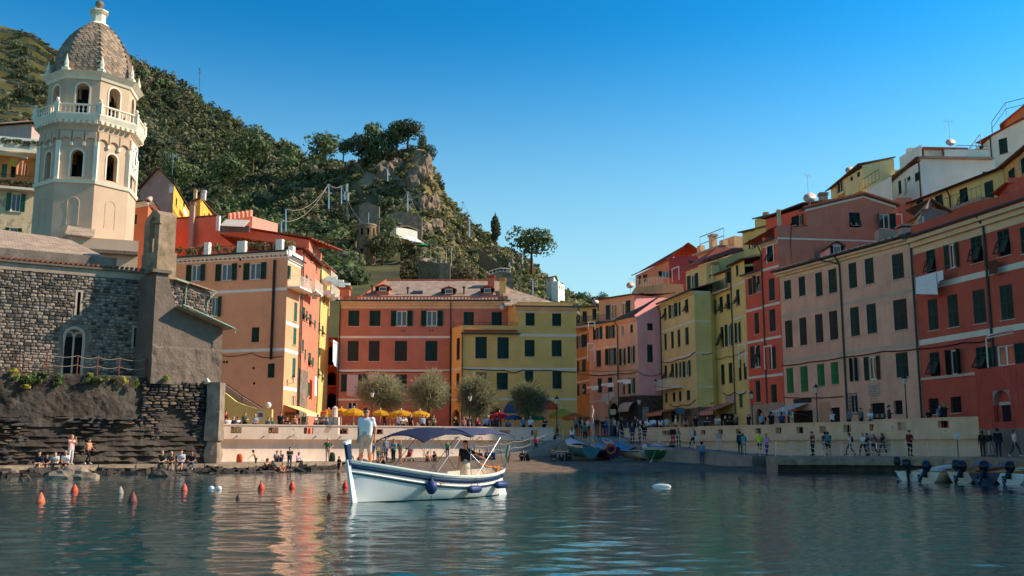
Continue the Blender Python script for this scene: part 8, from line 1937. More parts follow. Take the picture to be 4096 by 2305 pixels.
bl=[(500,82.5,'stand','#2f6fb0','#b98a6c','woman in blue dress standing behind the bow',dict(female=True,shorts=True,scale=.95)),(555,81.5,'arms','#6f7a55','#2b4a52','child in khaki tee behind the bow railing',dict(scale=.78)),(638,84,'stand','#5d7590','#3a4252','man in denim shirt standing at the back of the beach',dict(sleeves=True)),(640,82,'arms','#7a7fa0','#33364a','child in patterned blue shirt on the beach',dict(scale=.75)),(617,79.5,'ground','#c99a7c','#26303a','bare backed person sitting on the beach beside the boat bow',dict(bare=True,shorts=True)),(720,85,'stand2','#b98a92','#44485a','woman in flowered top holding a child on the beach',dict(female=True,hs='long')),(712,83,'stand','#31456a','#2a3040','boy in navy shirt on the beach behind the turquoise shirt',dict(scale=.85)),(722,80.5,'arms','#2f9aa8','#20242c','person in turquoise tee and black trousers on the beach',dict(scale=.98)),(792,82,'hips','#4b6a66','#2c3440','person in teal tank top with hands on hips on the beach',dict(female=True)),(795,79,'arms','#b98a6c','#b98a6c','toddler standing on the beach beside the pushchair',dict(scale=.62,bare=True,shorts=True)),(1075,81.5,'ground','#c98a6a','#a83a30','woman in red swimsuit sitting on the beach under the canopy',dict(female=True,shorts=True,hs='long')),(1160,81.5,'ground2','#2c2a2e','#2c2a2e','dark haired woman in black sitting on the beach under the canopy',dict(female=True,hs='long',shorts=True)),(245,83.8,'ground','#8a5a50','#3a3038','woman sitting at the wall just right of the blue stem post',dict(female=True,hs='long')),(372,82.8,'ground','#b98a6c','#34404c','child sitting low between the legs of the man on the boat',dict(scale=.7,bare=True)),(1290,86,'walk','#3f8a6a','#2a3350','child with green rucksack on the beach ramp behind the boat',dict(scale=.8,bag='#2f8a5f'))]
for x,Y,ps,t_,b_,lab,k in bl:person(lab,beach('H',x,Y),RU(-.9,.9),ps,t_,b_,group=GB,**k)
for i,(x,lab,t_)in enumerate(((1575,'leftmost of four sitters in shade behind the tiller','#262a33'),(1630,'second of four sitters in shade behind the tiller','#3a3440'),(1715,'sitter in pale jacket third behind the tiller','#6a7484'),(1775,'rightmost of four sitters in shade behind the tiller','#31507c'))):
 person(lab,beach('H',x,83.5),RU(-.5,.5),('ground','ground2')[i%2],t_,'#262a33',female=i==1,hs='long' if i in(1,3)else 'short',sleeves=True,group='sitters in the shade on the beach')
person('man sitting alone on the dark beach right of the boat',beach('I',235,83.2),R(-10),'ground','#26282c','#1f2126',sleeves=True);tag(add('rucksack',BAGME,None,MT(beach('I',290,83.2))@MS(1.3,4),[cmat('bag','#1d2026')]),'black rucksack beside the man alone on the beach','rucksack')
for i,(x,Y,lab,t_,k)in enumerate(((565,84.5,'woman in pale top sitting behind the two friends by the beached boats','#8d8a94',dict(female=True,hs='long',scale=1.1)),(548,83,'woman sitting cross legged in front of the beached boats','#4a3a3c',dict(female=True,hs='long',pose='ground2')),(632,83,'sitter in grey top in the middle of the trio by the boats','#6a707c',{}),(700,83,'sitter in dark red and black at the right of the trio by the boats','#2a2024',{}))):
 person(lab,beach('I',x,Y),RU(-.3,.3),k.pop('pose','ground'),t_,'#5a6a80' if i==1 else '#22262c',sleeves=True,group='friends by the beached boats',**k)
pc=beach('H',885,81.2);bg=thing('pushchair','red and dark pushchair parked on the beach','pushchair',pc,R(30));b=MB()
for sx in(-.22,.22):b.tube([(sx,.35,.1),(sx,-.2,.55),(sx,-.45,1.0)],.015,6);b.tube([(sx,-.35,.08),(sx,.25,.5)],.015,6)
b.tube([(-.22,-.45,1.0),(.22,-.45,1.0)],.018,6);b.build('frame',STEEL,bg,WM[bg.name],local=True)
for sx in(-.24,.24):
 for sy in(-.35,.35):b=MB();b.tube([(sx-.02,sy,.1),(sx+.02,sy,.1)],.1,12);b.build('wheel',IRON,bg,WM[bg.name],local=True)
b=MB();b.sm=True;b.loft([[(x,y,z)for x in(-.2,.2)for _ in(0,)]+[(.2,y+.04,z+.03),(-.2,y+.04,z+.03)]for y,z in((.3,.35),(.1,.4),(-.1,.55),(-.25,.85))],True,True);b.build('seat',mat('pram_red','#8c2f35',.8,.15),bg,WM[bg.name],local=True)
b=MB();b.sm=True;b.loft([[(x,.05+.38*cos(a)*-.9,.75+.33*sin(a))for a in np.linspace(.3,2.4,8)]for x in(-.22,0,.22)],False);b.build('hood',mat('pram_hood','#3a1f2a',.8,.1),bg,WM[bg.name],local=True)
GQ='people walking on the right quay'
def rq(c,x,Y,z=1.1):p=at(c,x,860 if c=='N' else 780,Y);return(p.x,Y,z)
rl=[('N',200,78.6,1.2,'stand','#24364e','#23252c',180,'person in dark blue jacket leaning at the ramp rail',dict(sleeves=True)),('N',245,77.8,1.15,'lean','#2f5a5c','#7f8079',175,'man with turquoise rucksack leaning on the quay rail',dict(bag='#3f9aa8',sleeves=True)),('N',450,76.5,1.1,'walk','#b6d636','#1e2024',5,'runner in neon yellow shirt on the quay',dict(shorts=True,cap='#a8333a')),('N',540,76,1.1,'walk','#b995b8','#4a3f9a',0,'woman in lilac top and purple leggings on the quay',dict(female=True,hs='bun')),('N',1135,75,1.1,'arms','#6a3038','#24303a',-75,'person in maroon tee looking at a phone on the quay',dict(cap='#2c2024')),('N',1300,75.4,1.1,'stand','#5a3a44','#20222a',180,'person in plum shirt standing on the quay',dict(shorts=True)),('N',1335,74.6,1.1,'walk','#35414c','#22262c',160,'person with teal rucksack just right of the plum shirt',dict(bag='#2f7f8a',shorts=True)),('N',1615,73.6,1.1,'walk','#c5c2be','#2c4668',-95,'woman in white top with plum rucksack walking left on the quay',dict(female=True,bag='#4a2238',cap='#26262b')),('N',1785,73.4,1.1,'walk','#d5d5d8','#1d1f24',-60,'woman in white tee and black trousers with white bag',dict(female=True,hs='long')),('N',1835,74.2,1.1,'stand','#3a2a34','#5a7aa0',120,'woman in light jeans behind the white tee',dict(female=True,hs='long',cap='#2a2024')),('N',1920,73.6,1.1,'walk','#6a5a80','#2a2433',-80,'person in pale cap with pink rucksack on the quay',dict(cap='#a9c3cc',bag='#b5354f',female=True,hs='long')),('N',2040,73.2,1.1,'walk','#1c1d22','#2d4260',-70,'woman in black tee with white tote bag on the quay',dict(female=True,hs='long',bag='#b9b6ae')),('N',2135,73.4,1.1,'photo','#1f2a2a','#22303c',-80,'photographer in dark clothes holding a camera on the quay',dict(sleeves=True)),('N',2205,73.4,1.1,'stand','#3a1a24','#1e161c',-20,'woman in dark red coat standing on the quay',dict(female=True,sleeves=True,hair='#8a6a48')),('O',700,69.8,1.1,'arms','#7a2028','#221a1e',10,'man in burgundy jacket and cap at the rope railing',dict(sleeves=True,cap='#3a3438')),('O',1545,64.6,1.12,'stand','#1c1b1f','#3a3026',170,'long haired woman in black coat on the far right quay',dict(female=True,hs='long',hair='#5a4032',sleeves=True)),('O',1630,64.2,1.12,'stand2','#2a2c30','#a8a29c',20,'blonde woman in dark jacket and pale trousers facing out on the right quay',dict(female=True,hair='#b59a6a',sleeves=True)),('O',1728,63.6,1.12,'stand','#1a1b20','#26304a',150,'man in black jacket and cap on the far right quay',dict(sleeves=True,cap='#2b3038')),('O',1920,61.5,1.12,'walk','#c9c9c6','#26364a',90,'woman in white puffer jacket walking right at the edge',dict(female=True,sleeves=True,hs='bun',shoes='#d5d2cc'))]
for c,x,Y,z,ps,t_,b_,rot,lab,k in rl:person(lab,rq(c,x,Y,z),R(rot),ps,t_,b_,group=GQ,**k)
def ramp_z(u):return float(np.interp(u,[2500,2650,2810,2970,3085],[2.12,1.85,1.55,1.27,1.1]))
def rampp(c,x,dY=0.):
 u,v=px(c,x,760);Y=float(np.interp(u,[2500,2650,2810,2970],[89.0,85.6,83.0,80.4]))+dY;return(at('s',u,1780,Y).x,Y,ramp_z(u))
GR='people on the ramp to the plaza'
for i,(c,x,dY,ps,t_,b_,rot,lab,k)in enumerate((('I',1365,0,'stand','#22304a','#2a3650',170,'man in navy shirt with shoulder bag on the ramp',{}),('I',1440,.3,'stand2','#6a7280','#2a3a58',60,'woman in grey top on the ramp beside the black tee',dict(female=True)),('I',1490,-.3,'arms','#191a1e','#3a4654',20,'man in black tee on the ramp',dict(shorts=True)),('I',1785,.2,'stand','#1c1c22','#b03038',-10,'person in black jacket with pink stripe and red track trousers',dict(sleeves=True)),('I',1838,.4,'stand2','#8d8078','#262a34',30,'person in beige top beside the red track trousers',dict(female=True)),('I',1990,0,'walk','#b9bcc4','#262c38',-100,'man in white shirt with navy rucksack on the ramp',dict(bag='#28324a',sleeves=True)),('I',2080,-2.6,'stand','#5d7f9a','#2c4a72',175,'man in light blue shirt and black hat below the ramp',dict(hat='#1c1c1f',sleeves=True)),('I',2255,-1.6,'stand','#a89a8c','#c5c2bc',0,'woman in beige vest and white trousers on the quay end',dict(female=True,hs='long')),('I',370,0,'walk','#b5305a','#3a2a40',170,'child in pink jacket on the left ramp',dict(scale=.72)))):
 loc=rampp(c,x,dY)
 if x==2080:loc=(at('I',2080,800,80.).x,80.,beach_z(16,80)-.02)
 if x==370:loc=(at('I',370,760,88.4).x,88.4,1.42)
 person(lab,loc,R(rot),ps,t_,b_,group=GR,**k)
cols=[('#d5d5d8','white'),('#1c1d22','black'),('#24364e','navy'),('#4f7aa0','blue'),('#6b6f74','grey'),('#7a2028','dark red'),('#2f6a4f','green'),('#b99a3f','mustard'),('#a87a6a','rose'),('#55604a','olive'),('#8fa5b5','pale blue'),('#3a2a34','plum')]
bots=[('#23252c','dark trousers'),('#34507c','jeans'),('#8c7a66','tan shorts'),('#55585c','grey trousers')]
GP='crowd on the plaza'
used_labels=set()
def crowd(items,where,c='Rr'):
 for j,(x,Y,zz,ps,ci,bi,rot,k)in enumerate(items):
  p=at(c,x,900,Y);k=dict(k);t_,tn=cols[ci];b_,bn=bots[bi]
  who='person'
  lab='%s in %s top %s'%(who,tn,where%{'n':('first','second','third','fourth','fifth','sixth','seventh','eighth','ninth','tenth','eleventh','twelfth','thirteenth','fourteenth','fifteenth','sixteenth')[j]})
  person(lab,(p.x,Y,zz),R(rot),ps,t_,b_,group=GP,shorts=bi==2,**k)
fem=dict(female=True,hs='long')
crowd([(255,88.5,1.9,'walk',0,1,170,fem),(300,93.5,ZP,'stand',4,0,20,{}),(352,94,ZP,'stand2',0,1,160,dict(bag='#2b3040')),(405,91,2.15,'walk',6,0,175,{}),(443,94.5,ZP,'stand',0,0,30,fem),(545,94,ZP,'stand',1,3,170,{}),(612,94.2,ZP,'stand2',11,0,0,fem),(655,94.6,ZP,'stand',3,1,10,{})],'%(n)s from the left at the head of the beach stairs')
crowd([(712,92.5,ZP,'stand',7,1,160,dict(bag='#55585c')),(738,95,ZP,'stand',0,0,20,dict(cap='#28324a')),(790,91.8,2.3,'walk',4,1,100,dict(cap='#9a948a')),(835,95.5,ZP,'stand2',1,0,200,{}),(870,93.5,ZP,'stand',11,1,150,dict(bag='#2b3040')),(990,94.8,ZP,'stand',2,0,0,dict(scale=1.06)),(1015,93.6,ZP,'stand',9,0,60,fem),(1080,93,ZP,'lean',0,0,190,dict(bag='#7a2038')),(1125,92.5,ZP,'stand',0,0,170,fem)],'%(n)s in the crowd right of the stairs')
GXV[0]=1797.
FWR=[Face(a,c)for a,c in zip(WRP[:-1],WRP[1:])]
def behind_wall(u,back):
 Y=float(np.interp(u,[2496,2800,3100,3500,3925],[92,87,81,74,67]))+back;return(gx(u,Y),Y,ZP)
def wall_crowd(items,where,zz=ZP):
 for j,(u,back,ps,ci,bi,rot,k)in enumerate(items):
  t_,tn=cols[ci];b_,bn=bots[bi];loc=behind_wall(u,back);loc=(loc[0],loc[1],zz)
  person('person in %s top %s'%(tn,where%{'n':('first','second','third','fourth','fifth','sixth','seventh','eighth','ninth','tenth','eleventh')[j]}),loc,R(rot),ps,t_,b_,group=GP,**k)
wall_crowd([(2598,1.2,'stand',0,1,170,fem),(2618,1.4,'lean',0,1,180,{}),(2645,1.6,'stand',0,0,150,fem),(2670,1.2,'stand2',10,2,170,dict(scale=.95)),(2706,1.8,'stand',0,1,90,{}),(2745,1.8,'stand',8,0,170,fem),(2785,2.,'stand2',1,0,20,{}),(2825,1.6,'lean',2,0,20,{})],'behind the wall under the olive house, %(n)s from left')
wall_crowd([(2872,1.4,'lean',0,2,0,{}),(2905,1.5,'stand',11,0,30,fem),(2917,1.1,'lean',1,0,10,{}),(2948,1.3,'photo',9,0,10,{}),(3000,1.3,'stand',1,0,-60,dict(cap='#b9bcc4')),(3052,1.6,'stand',10,0,20,{}),(3058,2.8,'stand2',5,0,0,{}),(3090,1.6,'stand',1,0,180,dict(scale=1.04)),(3132,2.,'stand2',2,0,160,dict(bag='#2b4a72'))],'on the terrace below the red tower, %(n)s from left')
wall_crowd([(3335,1.4,'photo',0,0,-40,fem),(3403,1.3,'arms',3,0,10,fem),(3450,1.6,'stand',4,0,15,dict(cap='#6a6a66',bag='#2b3040')),(3488,1.4,'arms',0,1,-30,fem),(3565,1.2,'arms',2,0,70,dict(sleeves=True,scale=1.06)),(3725,1.4,'stand2',1,0,0,dict(scale=.86)),(3770,1.6,'stand',3,0,10,{}),(3788,1.2,'photo',1,0,90,dict(scale=1.06,bag='#1d2026'))],'on the terrace below the pink house, %(n)s from left',ZP+.12)
FWL=Face(WL0,WL1)
def left_wall(items,where,c):
 for j,(x,back,ps,ci,bi,rot,k)in enumerate(items):
  s_,_=FWL.hit(c,x,600 if c=='Q' else 400);q=FWL.pt(s_,ZP,-back);t_,tn=cols[ci];b_,bn=bots[bi];k=dict(k);z0=k.pop('z',ZP)
  person('person in %s top %s'%(tn,where%{'n':('first','second','third','fourth','fifth','sixth','seventh','eighth','ninth','tenth','eleventh','twelfth')[j]}),(q.x,q.y,z0),R(rot),ps,t_,b_,group=GP,**k)
left_wall([(815,2.5,'stand',2,0,20,{}),(905,2.4,'stand',1,0,60,fem),(965,3.2,'stand2',5,1,10,dict(scale=1.05)),(930,.9,'ledge',0,2,200,dict(z=ZP+.45)),(985,.9,'ledge',2,2,170,dict(z=ZP+.45)),(1055,1.5,'ground',0,0,30,dict(scale=.95,z=ZP+.5)),(1180,2.6,'stand2',9,0,20,dict(bag='#2b2a26')),(1285,2.2,'ledge',10,0,20,dict(z=ZP+.7,hair='#b9b4ae')),(1390,.9,'ledge',4,2,150,dict(z=ZP+.45)),(1440,.9,'ledge2',6,2,190,dict(z=ZP+.45)),(1650,1.6,'ground',1,0,0,dict(z=ZP+.5)),(1670,4.5,'stand',1,0,10,dict(scale=1.06))],'behind the wall below the salmon house, %(n)s from left','Q')
left_wall([(1760,2.2,'stand',8,0,20,dict(scale=.9)),(1810,2.8,'stand2',5,0,0,fem),(1875,2.4,'stand',9,2,160,{}),(1915,3.,'stand',4,0,30,{}),(1990,1.8,'lean',0,0,40,dict(cap='#c9c4ba')),(2010,.7,'lean',4,0,10,{}),(2075,.6,'lean',3,1,-20,{}),(2195,1.6,'stand',2,0,10,{}),(2235,2.6,'stand2',8,0,60,fem)],'near the white pillar on the terrace, %(n)s from left','Q')
left_wall([(865,2.,'stand',0,1,-40,dict(bag='#2f6fb0')),(895,1.6,'lean',0,0,30,{}),(935,2.6,'stand',1,0,20,fem),(965,1.4,'stand2',1,0,140,dict(bag='#1d2026')),(1110,1.8,'stand',10,0,20,{}),(1170,2.2,'stand',11,0,0,{}),(1225,1.8,'stand2',9,0,30,{}),(1455,1.2,'lean',1,0,-30,dict(sleeves=True)),(1540,1.6,'stand',8,1,10,fem),(1590,1.8,'stand',2,0,0,dict(cap='#28324a')),(1655,2.6,'stand',2,0,150,{}),(1715,2.2,'stand2',5,0,20,fem)],'on the terrace behind the boat canopy, %(n)s from left','H')
left_wall([(1770,1.6,'stand',10,0,10,{}),(1805,1.7,'stand',3,0,30,dict(cap='#c9c4ba')),(1870,2.,'stand2',5,0,10,fem),(1905,1.8,'stand',2,0,160,{})],'beside the dark tamarisk on the terrace, %(n)s from left','H')
left_wall([(130,.9,'ground',3,0,0,dict(z=ZP+.55)),(370,2.5,'stand',3,0,20,{}),(432,2.2,'stand2',0,0,0,dict(hair='#b9b4ae')),(560,2.,'lean',1,0,20,{})],'under the orange and yellow parasols, %(n)s from left','I')
# boats
NAVY=mat('navy_paint','#22375c',.35,.08,4.);BWHITE=mat('boat_white_paint','#dfe3e2',.3,.05,2.,streak=.1,local=True);CANV=mat('navy_canvas','#232f52',.8,.1,3.)
VARN=mat('varnished_wood','#b27a3c',.35,.2,5.);DECK=mat('boat_deck_cream','#cbbfa8',.6,.1,3.);CHROME=mat('stainless_tube',(.36,.37,.39),.25,.05,metal=.9)
class Hull:
 def __init__(s,L,B,zs,zm,zb,rake=.3,trans=0.,draft=.28,full=.75):
  s.L,s.B,s.zs,s.zm,s.zb,s.rake,s.tr,s.dr,s.full=L,B,zs,zm,zb,rake,trans,draft,full
 def sheer(s,t):return s.zm+(s.zs-s.zm)*max(0,1-t/.42)**2+(s.zb-s.zm)*max(0,(t-.38)/.62)**1.75
 def half(s,t):
  e=sin(PI*min(1,.5+.5*(t/.45)))if 0 else None
  a=(1-abs((t-.44)/(.44 if t<.44 else .56))**(2.6 if t<.44 else 2.2));a=max(0,a)
  if s.tr and t<.44:a=s.tr+(1-s.tr)*a
  return s.B/2*a**.72
 def pt(s,t,k,side,out=0.):
  zt=s.sheer(t);z=-s.dr+(zt+s.dr)*k;p=.36+.62*max(0,t-.5)*1.5+(.35*max(0,.3-t)*(0 if s.tr else 1))
  y=(s.half(t)+.012)*k**p+out
  x=s.L*t+s.rake*max(0,z)*max(0,(t-.8)/.2)**1.5-(.25*max(0,z)*max(0,(.12-t)/.12)if not s.tr else 0)
  return V3(x,side*y,z)
 def kz(s,t,z):return max(0.,min(1.,(z+s.dr)/(s.sheer(t)+s.dr)))
def hull_parts(root,h,mh,mi,floor_z,stripes,cap_m,foredeck=None,n=36,mk=None):
 M=WM[root.name];ts=[i/n for i in range(n+1)];ks=[0,.12,.25,.4,.55,.7,.85,1.]
 b=MB();b.sm=True
 for sd in(-1,1):b.loft([[h.pt(t,k,sd)for k in(ks if sd>0 else ks[::-1])]for t in ts][::-1],False)
 if h.tr:b.sm=False;b.poly([h.pt(0,k,1)for k in ks]+[h.pt(0,k,-1)for k in ks[::-1]])
 hull=b.build('hull',mh,root,M,local=True)
 b=MB();b.sm=True
 for sd in(-1,1):b.loft([[h.pt(t,max(k,h.kz(t,floor_z)),sd,-.05 if h.half(t)>.08 else-h.half(t)*.5)for k in(ks[::-1]if sd>0 else ks)]for t in ts][::-1],False)
 b.build('inner_lining',mi,root,M,local=True)
 b=MB()
 for i in range(n):
  t0,t1=ts[i],ts[i+1];q=[h.pt(t0,h.kz(t0,floor_z),1,-.04),h.pt(t1,h.kz(t1,floor_z),1,-.04),h.pt(t1,h.kz(t1,floor_z),-1,-.04),h.pt(t0,h.kz(t0,floor_z),-1,-.04)];b.quad(*[V3(p.x,p.y,floor_z)for p in q])
 b.build('floor',mi,root,M,local=True)
 for nm,d0,d1,m,out in stripes:
  b=MB();b.sm=True
  for sd in(-1,1):
   rows=[]
   for t in ts:
    zt=h.sheer(t);a,c=h.pt(t,h.kz(t,zt-d1),sd,out),h.pt(t,h.kz(t,zt-d0),sd,out);a0,c0=h.pt(t,h.kz(t,zt-d1),sd,-.01),h.pt(t,h.kz(t,zt-d0),sd,-.01)
    rows.append([a0,a,c,c0]if sd<0 else[c0,c,a,a0])
   b.loft(rows,False)
  b.build(nm,m,hull,M,local=True)
 b=MB()
 for sd in(-1,1):
  line=[h.pt(t,1,sd)for t in ts];b.loft([[p+V3(0,sd*.035,-.02),p+V3(0,sd*.035,.03),p+V3(0,-sd*.06,.03),p+V3(0,-sd*.06,-.02)]for p in line],True,True)
 b.build('gunwale',cap_m,root,M,local=True)
 if foredeck:
  t0,m=foredeck;b=MB();tt=[t0+(1-t0)*i/10 for i in range(11)]
  b.loft([[h.pt(t,1,1,-.03)+V3(0,0,-.06),V3(h.pt(t,1,1).x,0,h.sheer(t)-.03),h.pt(t,1,-1,-.03)+V3(0,0,-.06)]for t in tt],False)
  q=tt[0];b.poly([h.pt(q,1,1,-.05)+V3(0,0,-.06),h.pt(q,1,-1,-.05)+V3(0,0,-.06),h.pt(q,h.kz(q,floor_z),-1,-.05),h.pt(q,h.kz(q,floor_z),1,-.05)]);b.build('foredeck',m,root,M,local=True)
 return hull
def waterhit(c,x,y):
 d=ray(c,x,y);t=-CAM_H/d.z;return V3(d.x*t,d.y*t,0)
def boat_frame(stern,bow,roll=0.,pitch=0.,z=0.):
 s_,b_=V3(stern[0],stern[1],z),V3(bow[0],bow[1],z);e=b_-s_
 return MT(s_)@MR(math.atan2(e.y,e.x),4,'Z')@MR(-pitch,4,'Y')@MR(roll,4,'X'),e.length
Ps,Pb=V3(-.50,36.2,0),waterhit('H',318,1222)
Mb,Lb=boat_frame(Ps,Pb,R(-1),0)
boat=tag(add('motor_boat',None,None,Mb),'white wooden motor boat with navy stripes and navy sun canopy carrying two people','boat')
hb=Hull(Lb+.06,2.2,.92,.74,1.27,.22,0.,.25)
RUBW=mat('rub_rail_white','#e6e4dd',.4,.05)
hull=hull_parts(boat,hb,BWHITE,DECK,.22,(('navy_stripe',.10,.235,NAVY,.012),('rub_rail',.03,.075,RUBW,.03),('lower_stripe',.36,.405,NAVY,.02),('rub_rail',.31,.345,RUBW,.03),('waterline_stripe',9.,9.1,NAVY,.0)),RUBW,(.74,DECK))
L_b=lambda x,y,z:Mb@V3(x,y,z)
b=MB();b.sm=True
for sd in(-1,1):
 b.loft([([hb.pt(t,hb.kz(t,-.05),sd,.006),hb.pt(t,hb.kz(t,.035),sd,.006)]if sd<0 else[hb.pt(t,hb.kz(t,.035),sd,.006),hb.pt(t,hb.kz(t,-.05),sd,.006)])for t in[i/36 for i in range(37)]],False)
b.build('boot_top',mat('boot_top_dark','#1f2b33',.5,.2),hull,Mb,local=True)
b=MB();st=hb.pt(1,0,1);sh_=hb.pt(1,1,1)
b.slab([V3(st.x-.12,-.05,-.1),V3(st.x+.06,-.05,-.1),V3(sh_.x+.10,-.05,sh_.z+.02),V3(sh_.x-.1,-.05,sh_.z+.02)],(0,.1,0));b.build('stem_plank',BWHITE,boat,Mb,local=True)
b=MB();b.slab([V3(sh_.x-.12,-.06,sh_.z-.15),V3(sh_.x+.02,-.06,sh_.z-.15),V3(sh_.x+.18,-.06,sh_.z+.52),V3(sh_.x-.0,-.06,sh_.z+.56)],(0,.12,0));so=b.build('stem_post',NAVY,boat,Mb,local=True)
b=MB();b.slab([V3(sh_.x-.02,-.065,sh_.z+.5),V3(sh_.x+.2,-.065,sh_.z+.46),V3(sh_.x+.22,-.065,sh_.z+.53),V3(sh_.x-.02,-.065,sh_.z+.62)],(0,.13,0));b.build('post_cap',RUBW,so,Mb,local=True)
b=MB();b.slab([V3(-.62,-.03,-.25),V3(-.05,-.03,-.3),V3(.02,-.03,.55),V3(-.2,-.03,.6)],(0,.06,0));b.build('rudder',BWHITE,boat,Mb,local=True)
b=MB();b.tube([(-.1,0,.72),(.1,0,.95),(.7,.08,.99),(1.25,.12,1.10)],[.07,.05,.035,.03],8);b.build('tiller',VARN,boat,Mb,local=True)
b=MB();b.box(-.05,.12,-.05,.05,.55,1.02);b.build('rudder_head',VARN,boat,Mb,local=True)
b=MB();b.box(1.9,3.1,-.45,.45,.22,.62);b.build('engine_box',DECK,boat,Mb,local=True)
for x0,x1,nm in((.4,1.0,'stern_bench'),(3.8,4.3,'thwart')):
 b=MB();w=min(hb.half(x0/Lb),hb.half(x1/Lb))*.9;b.box(x0,x1,-w,w,.5,.56);b.build(nm,VARN if nm=='thwart' else DECK,boat,Mb,local=True)
def canopy(x0,x1,w,z_edge,rise,nm,m,drop0=0.,drop1=0.):
 b=MB();b.sm=True;rows=[]
 for i in range(13):
  f=i/12;x=x0+(x1-x0)*f;zt=z_edge+rise*sin(PI*(.15+.7*f))-drop0*(1-f)**3-drop1*f**3
  rows.append([V3(x,w*s_,zt-.20*abs(s_)**2.4+.012*sin(f*20+s_*3))for s_ in np.linspace(-1,1,13)])
 b.loft(rows,False);b.loft([[p-V3(0,0,.018)for p in r][::-1]for r in rows],False)
 o=b.build(nm,m,boat,Mb,local=True)
 e=MB()
 for r in(rows[0],rows[-1]):e.tube(r,.018,5)
 for s_ in(0,-1):e.tube([r[s_]for r in rows],.014,5)
 e.build('canopy_hem',m,o,Mb,local=True)
canopy(2.75,5.25,1.02,2.15,.17,'canopy_front',mat('dark_navy_canvas','#1b2440',.8,.1,3.),0.,.2);canopy(.4,2.85,1.0,2.18,.17,'canopy_rear',mat('grey_navy_canvas','#3a4262',.8,.1,3.),.04,0.)
for sd in(-1,1):
 for(xa,xb_)in((4.9,4.75),(3.3,4.55),(3.5,2.1),(2.85,2.9),(1.2,2.6),(1.35,.35),(.35,.4),(2.3,1.3)):
  b=MB();zt=2.02;ta=xb_/Lb;foot=hb.pt(min(.98,ta),1,sd,-.03);b.tube([(foot.x,foot.y,foot.z),(xa,sd*.97,zt)],.011,6);b.build('canopy_tube',CHROME,boat,Mb,local=True)
for x in(4.95,2.8,.3):
 pass
def fender(x,kind,lab):
 t=x/Lb;p=hb.pt(t,hb.kz(t,hb.sheer(t)-.42),1,.2);top=hb.pt(t,1,1)
 f=tag(add('fender',None,None,Mb@MT(p)),lab,'fender','navy fenders on the white boat');b=MB();b.sm=True
 if kind=='ball':b.lathe([(.02,-.24),(.1,-.21),(.18,-.09),(.19,.02),(.14,.14),(.05,.2),(.04,.26)],16)
 else:
  pr=[(.03,-.33),(.1,-.28),(.125,-.2),(.125,.2),(.1,.28),(.03,.33)];bb=MB();bb.lathe(pr,14);b.add([(v[2],v[1],v[0]*1.)for v in bb.v],[tuple(reversed(q))for q in bb.f])
 b.build('body',mat('fender_blue','#243a6b',.5,.1),f,WM[f.name],local=True)
 r_=MB();up=Mb.inverted()@Mb@top-p
 r_.tube([(0,0,.2)if kind=='ball' else(-.2,0,.1),(up.x,up.y,up.z+.03)],.012,5)
 if kind=='ball':r_.tube([(0,0,-.27),(.02,0,-.45)],.012,5)
 r_.build('line',IRON,f,WM[f.name],local=True)
fender(4.75,'ball','round navy ball fender hanging forward on the white boat');fender(2.75,'cyl','navy cylinder fender amidships on the white boat');fender(.95,'cyl','navy cylinder fender near the stern of the white boat')
fl=tag(add('ensign',None,None,Mb@MT((.15,.35,.9))),'furled green white and red flag at the stern of the white boat','flag');b=MB();b.tube([(.15,.35,.9),(.05,.4,2.0)],.015,6);b.build('staff',CHROME,fl,Mb,local=True)
for k,c_ in enumerate(('#2f7d4d','#d8d4cb','#a83a30')):
 b=MB();b.sm=True;b.loft([[(.07-.05*k+.02*sin(z*9+k),.4+.05*cos(z*7+k),z)for z in np.linspace(1.15,1.75,7)],[(.03-.05*k+.02*sin(z*9+k),.44+.05*cos(z*7+k),z)for z in np.linspace(1.1,1.75,7)]],False);b.build('stripe',mat('flag_%d'%k,c_,.85,.05),fl,Mb,local=True)
def hero(label,J,female,hairk,mats_,loc,rot,sc,bulk,extras):
 pr=body(J,True,female,hairk);pr=[(r,a,b_,ra*(bulk if r in(TOP,BOT)else 1),rb*(bulk if r in(TOP,BOT)else 1))for r,a,b_,ra,rb in pr]
 V,Fq,reg=sdf_mesh(pr,.012,.05,.03);M=MT(loc)@MR(rot,4,'Z')@MS(sc,4)
 me=npmesh('person',V,Fq,SLOTS,True,reg);o=add('person',me,None,M,mats_);tag(o,label,'person');h=Vector(J['head']);extras(o,M,h,J);return o
def glasses(o,M,h,fw):
 b=MB();fw=Vector(fw).normalized();sd=V3(fw.y,-fw.x,0);f0=h+fw*.088+V3(0,0,.018)
 for s_ in(-1,1):c=f0+sd*.033*s_;b.slab([c-sd*.03+V3(0,0,.02),c+sd*.03+V3(0,0,.022),c+sd*.026-V3(0,0,.022),c-sd*.026-V3(0,0,.022)],tuple(fw*.012));b.tube([c+sd*.04*s_,h+sd*.088*s_+V3(0,0,.02)],.005,4)
 b.build('sunglasses',mat('dark_lens',(.01,.01,.012),.1,0,spec=.8),o,M,local=True)
def man_extra(o,M,h,J):
 glasses(o,M,h,J['look']);b=MB();b.lathe([(.158,0),(.162,.03),(.158,.06)],24,(0,0,.995),1.,.78);b.build('belt',mat('belt_navy','#26304a',.6,.1),o,M,local=True)
manJ=joints(elbowL=(-.245,.05,1.13),wristL=(-.23,-.02,.87),elbowR=(.26,.05,1.13),wristR=(.27,-.03,.87),kneeL=(-.13,-.02,.50),kneeR=(.12,-.02,.50),ankleL=(-.16,.02,.08),ankleR=(.14,.02,.08),toeL=(-.2,-.12,.04),toeR=(.18,-.12,.04),look=(.15,-1,-.05))
sk1=cmat('skin','#b98463');pm=L_b(6.45,-.28,1.0)
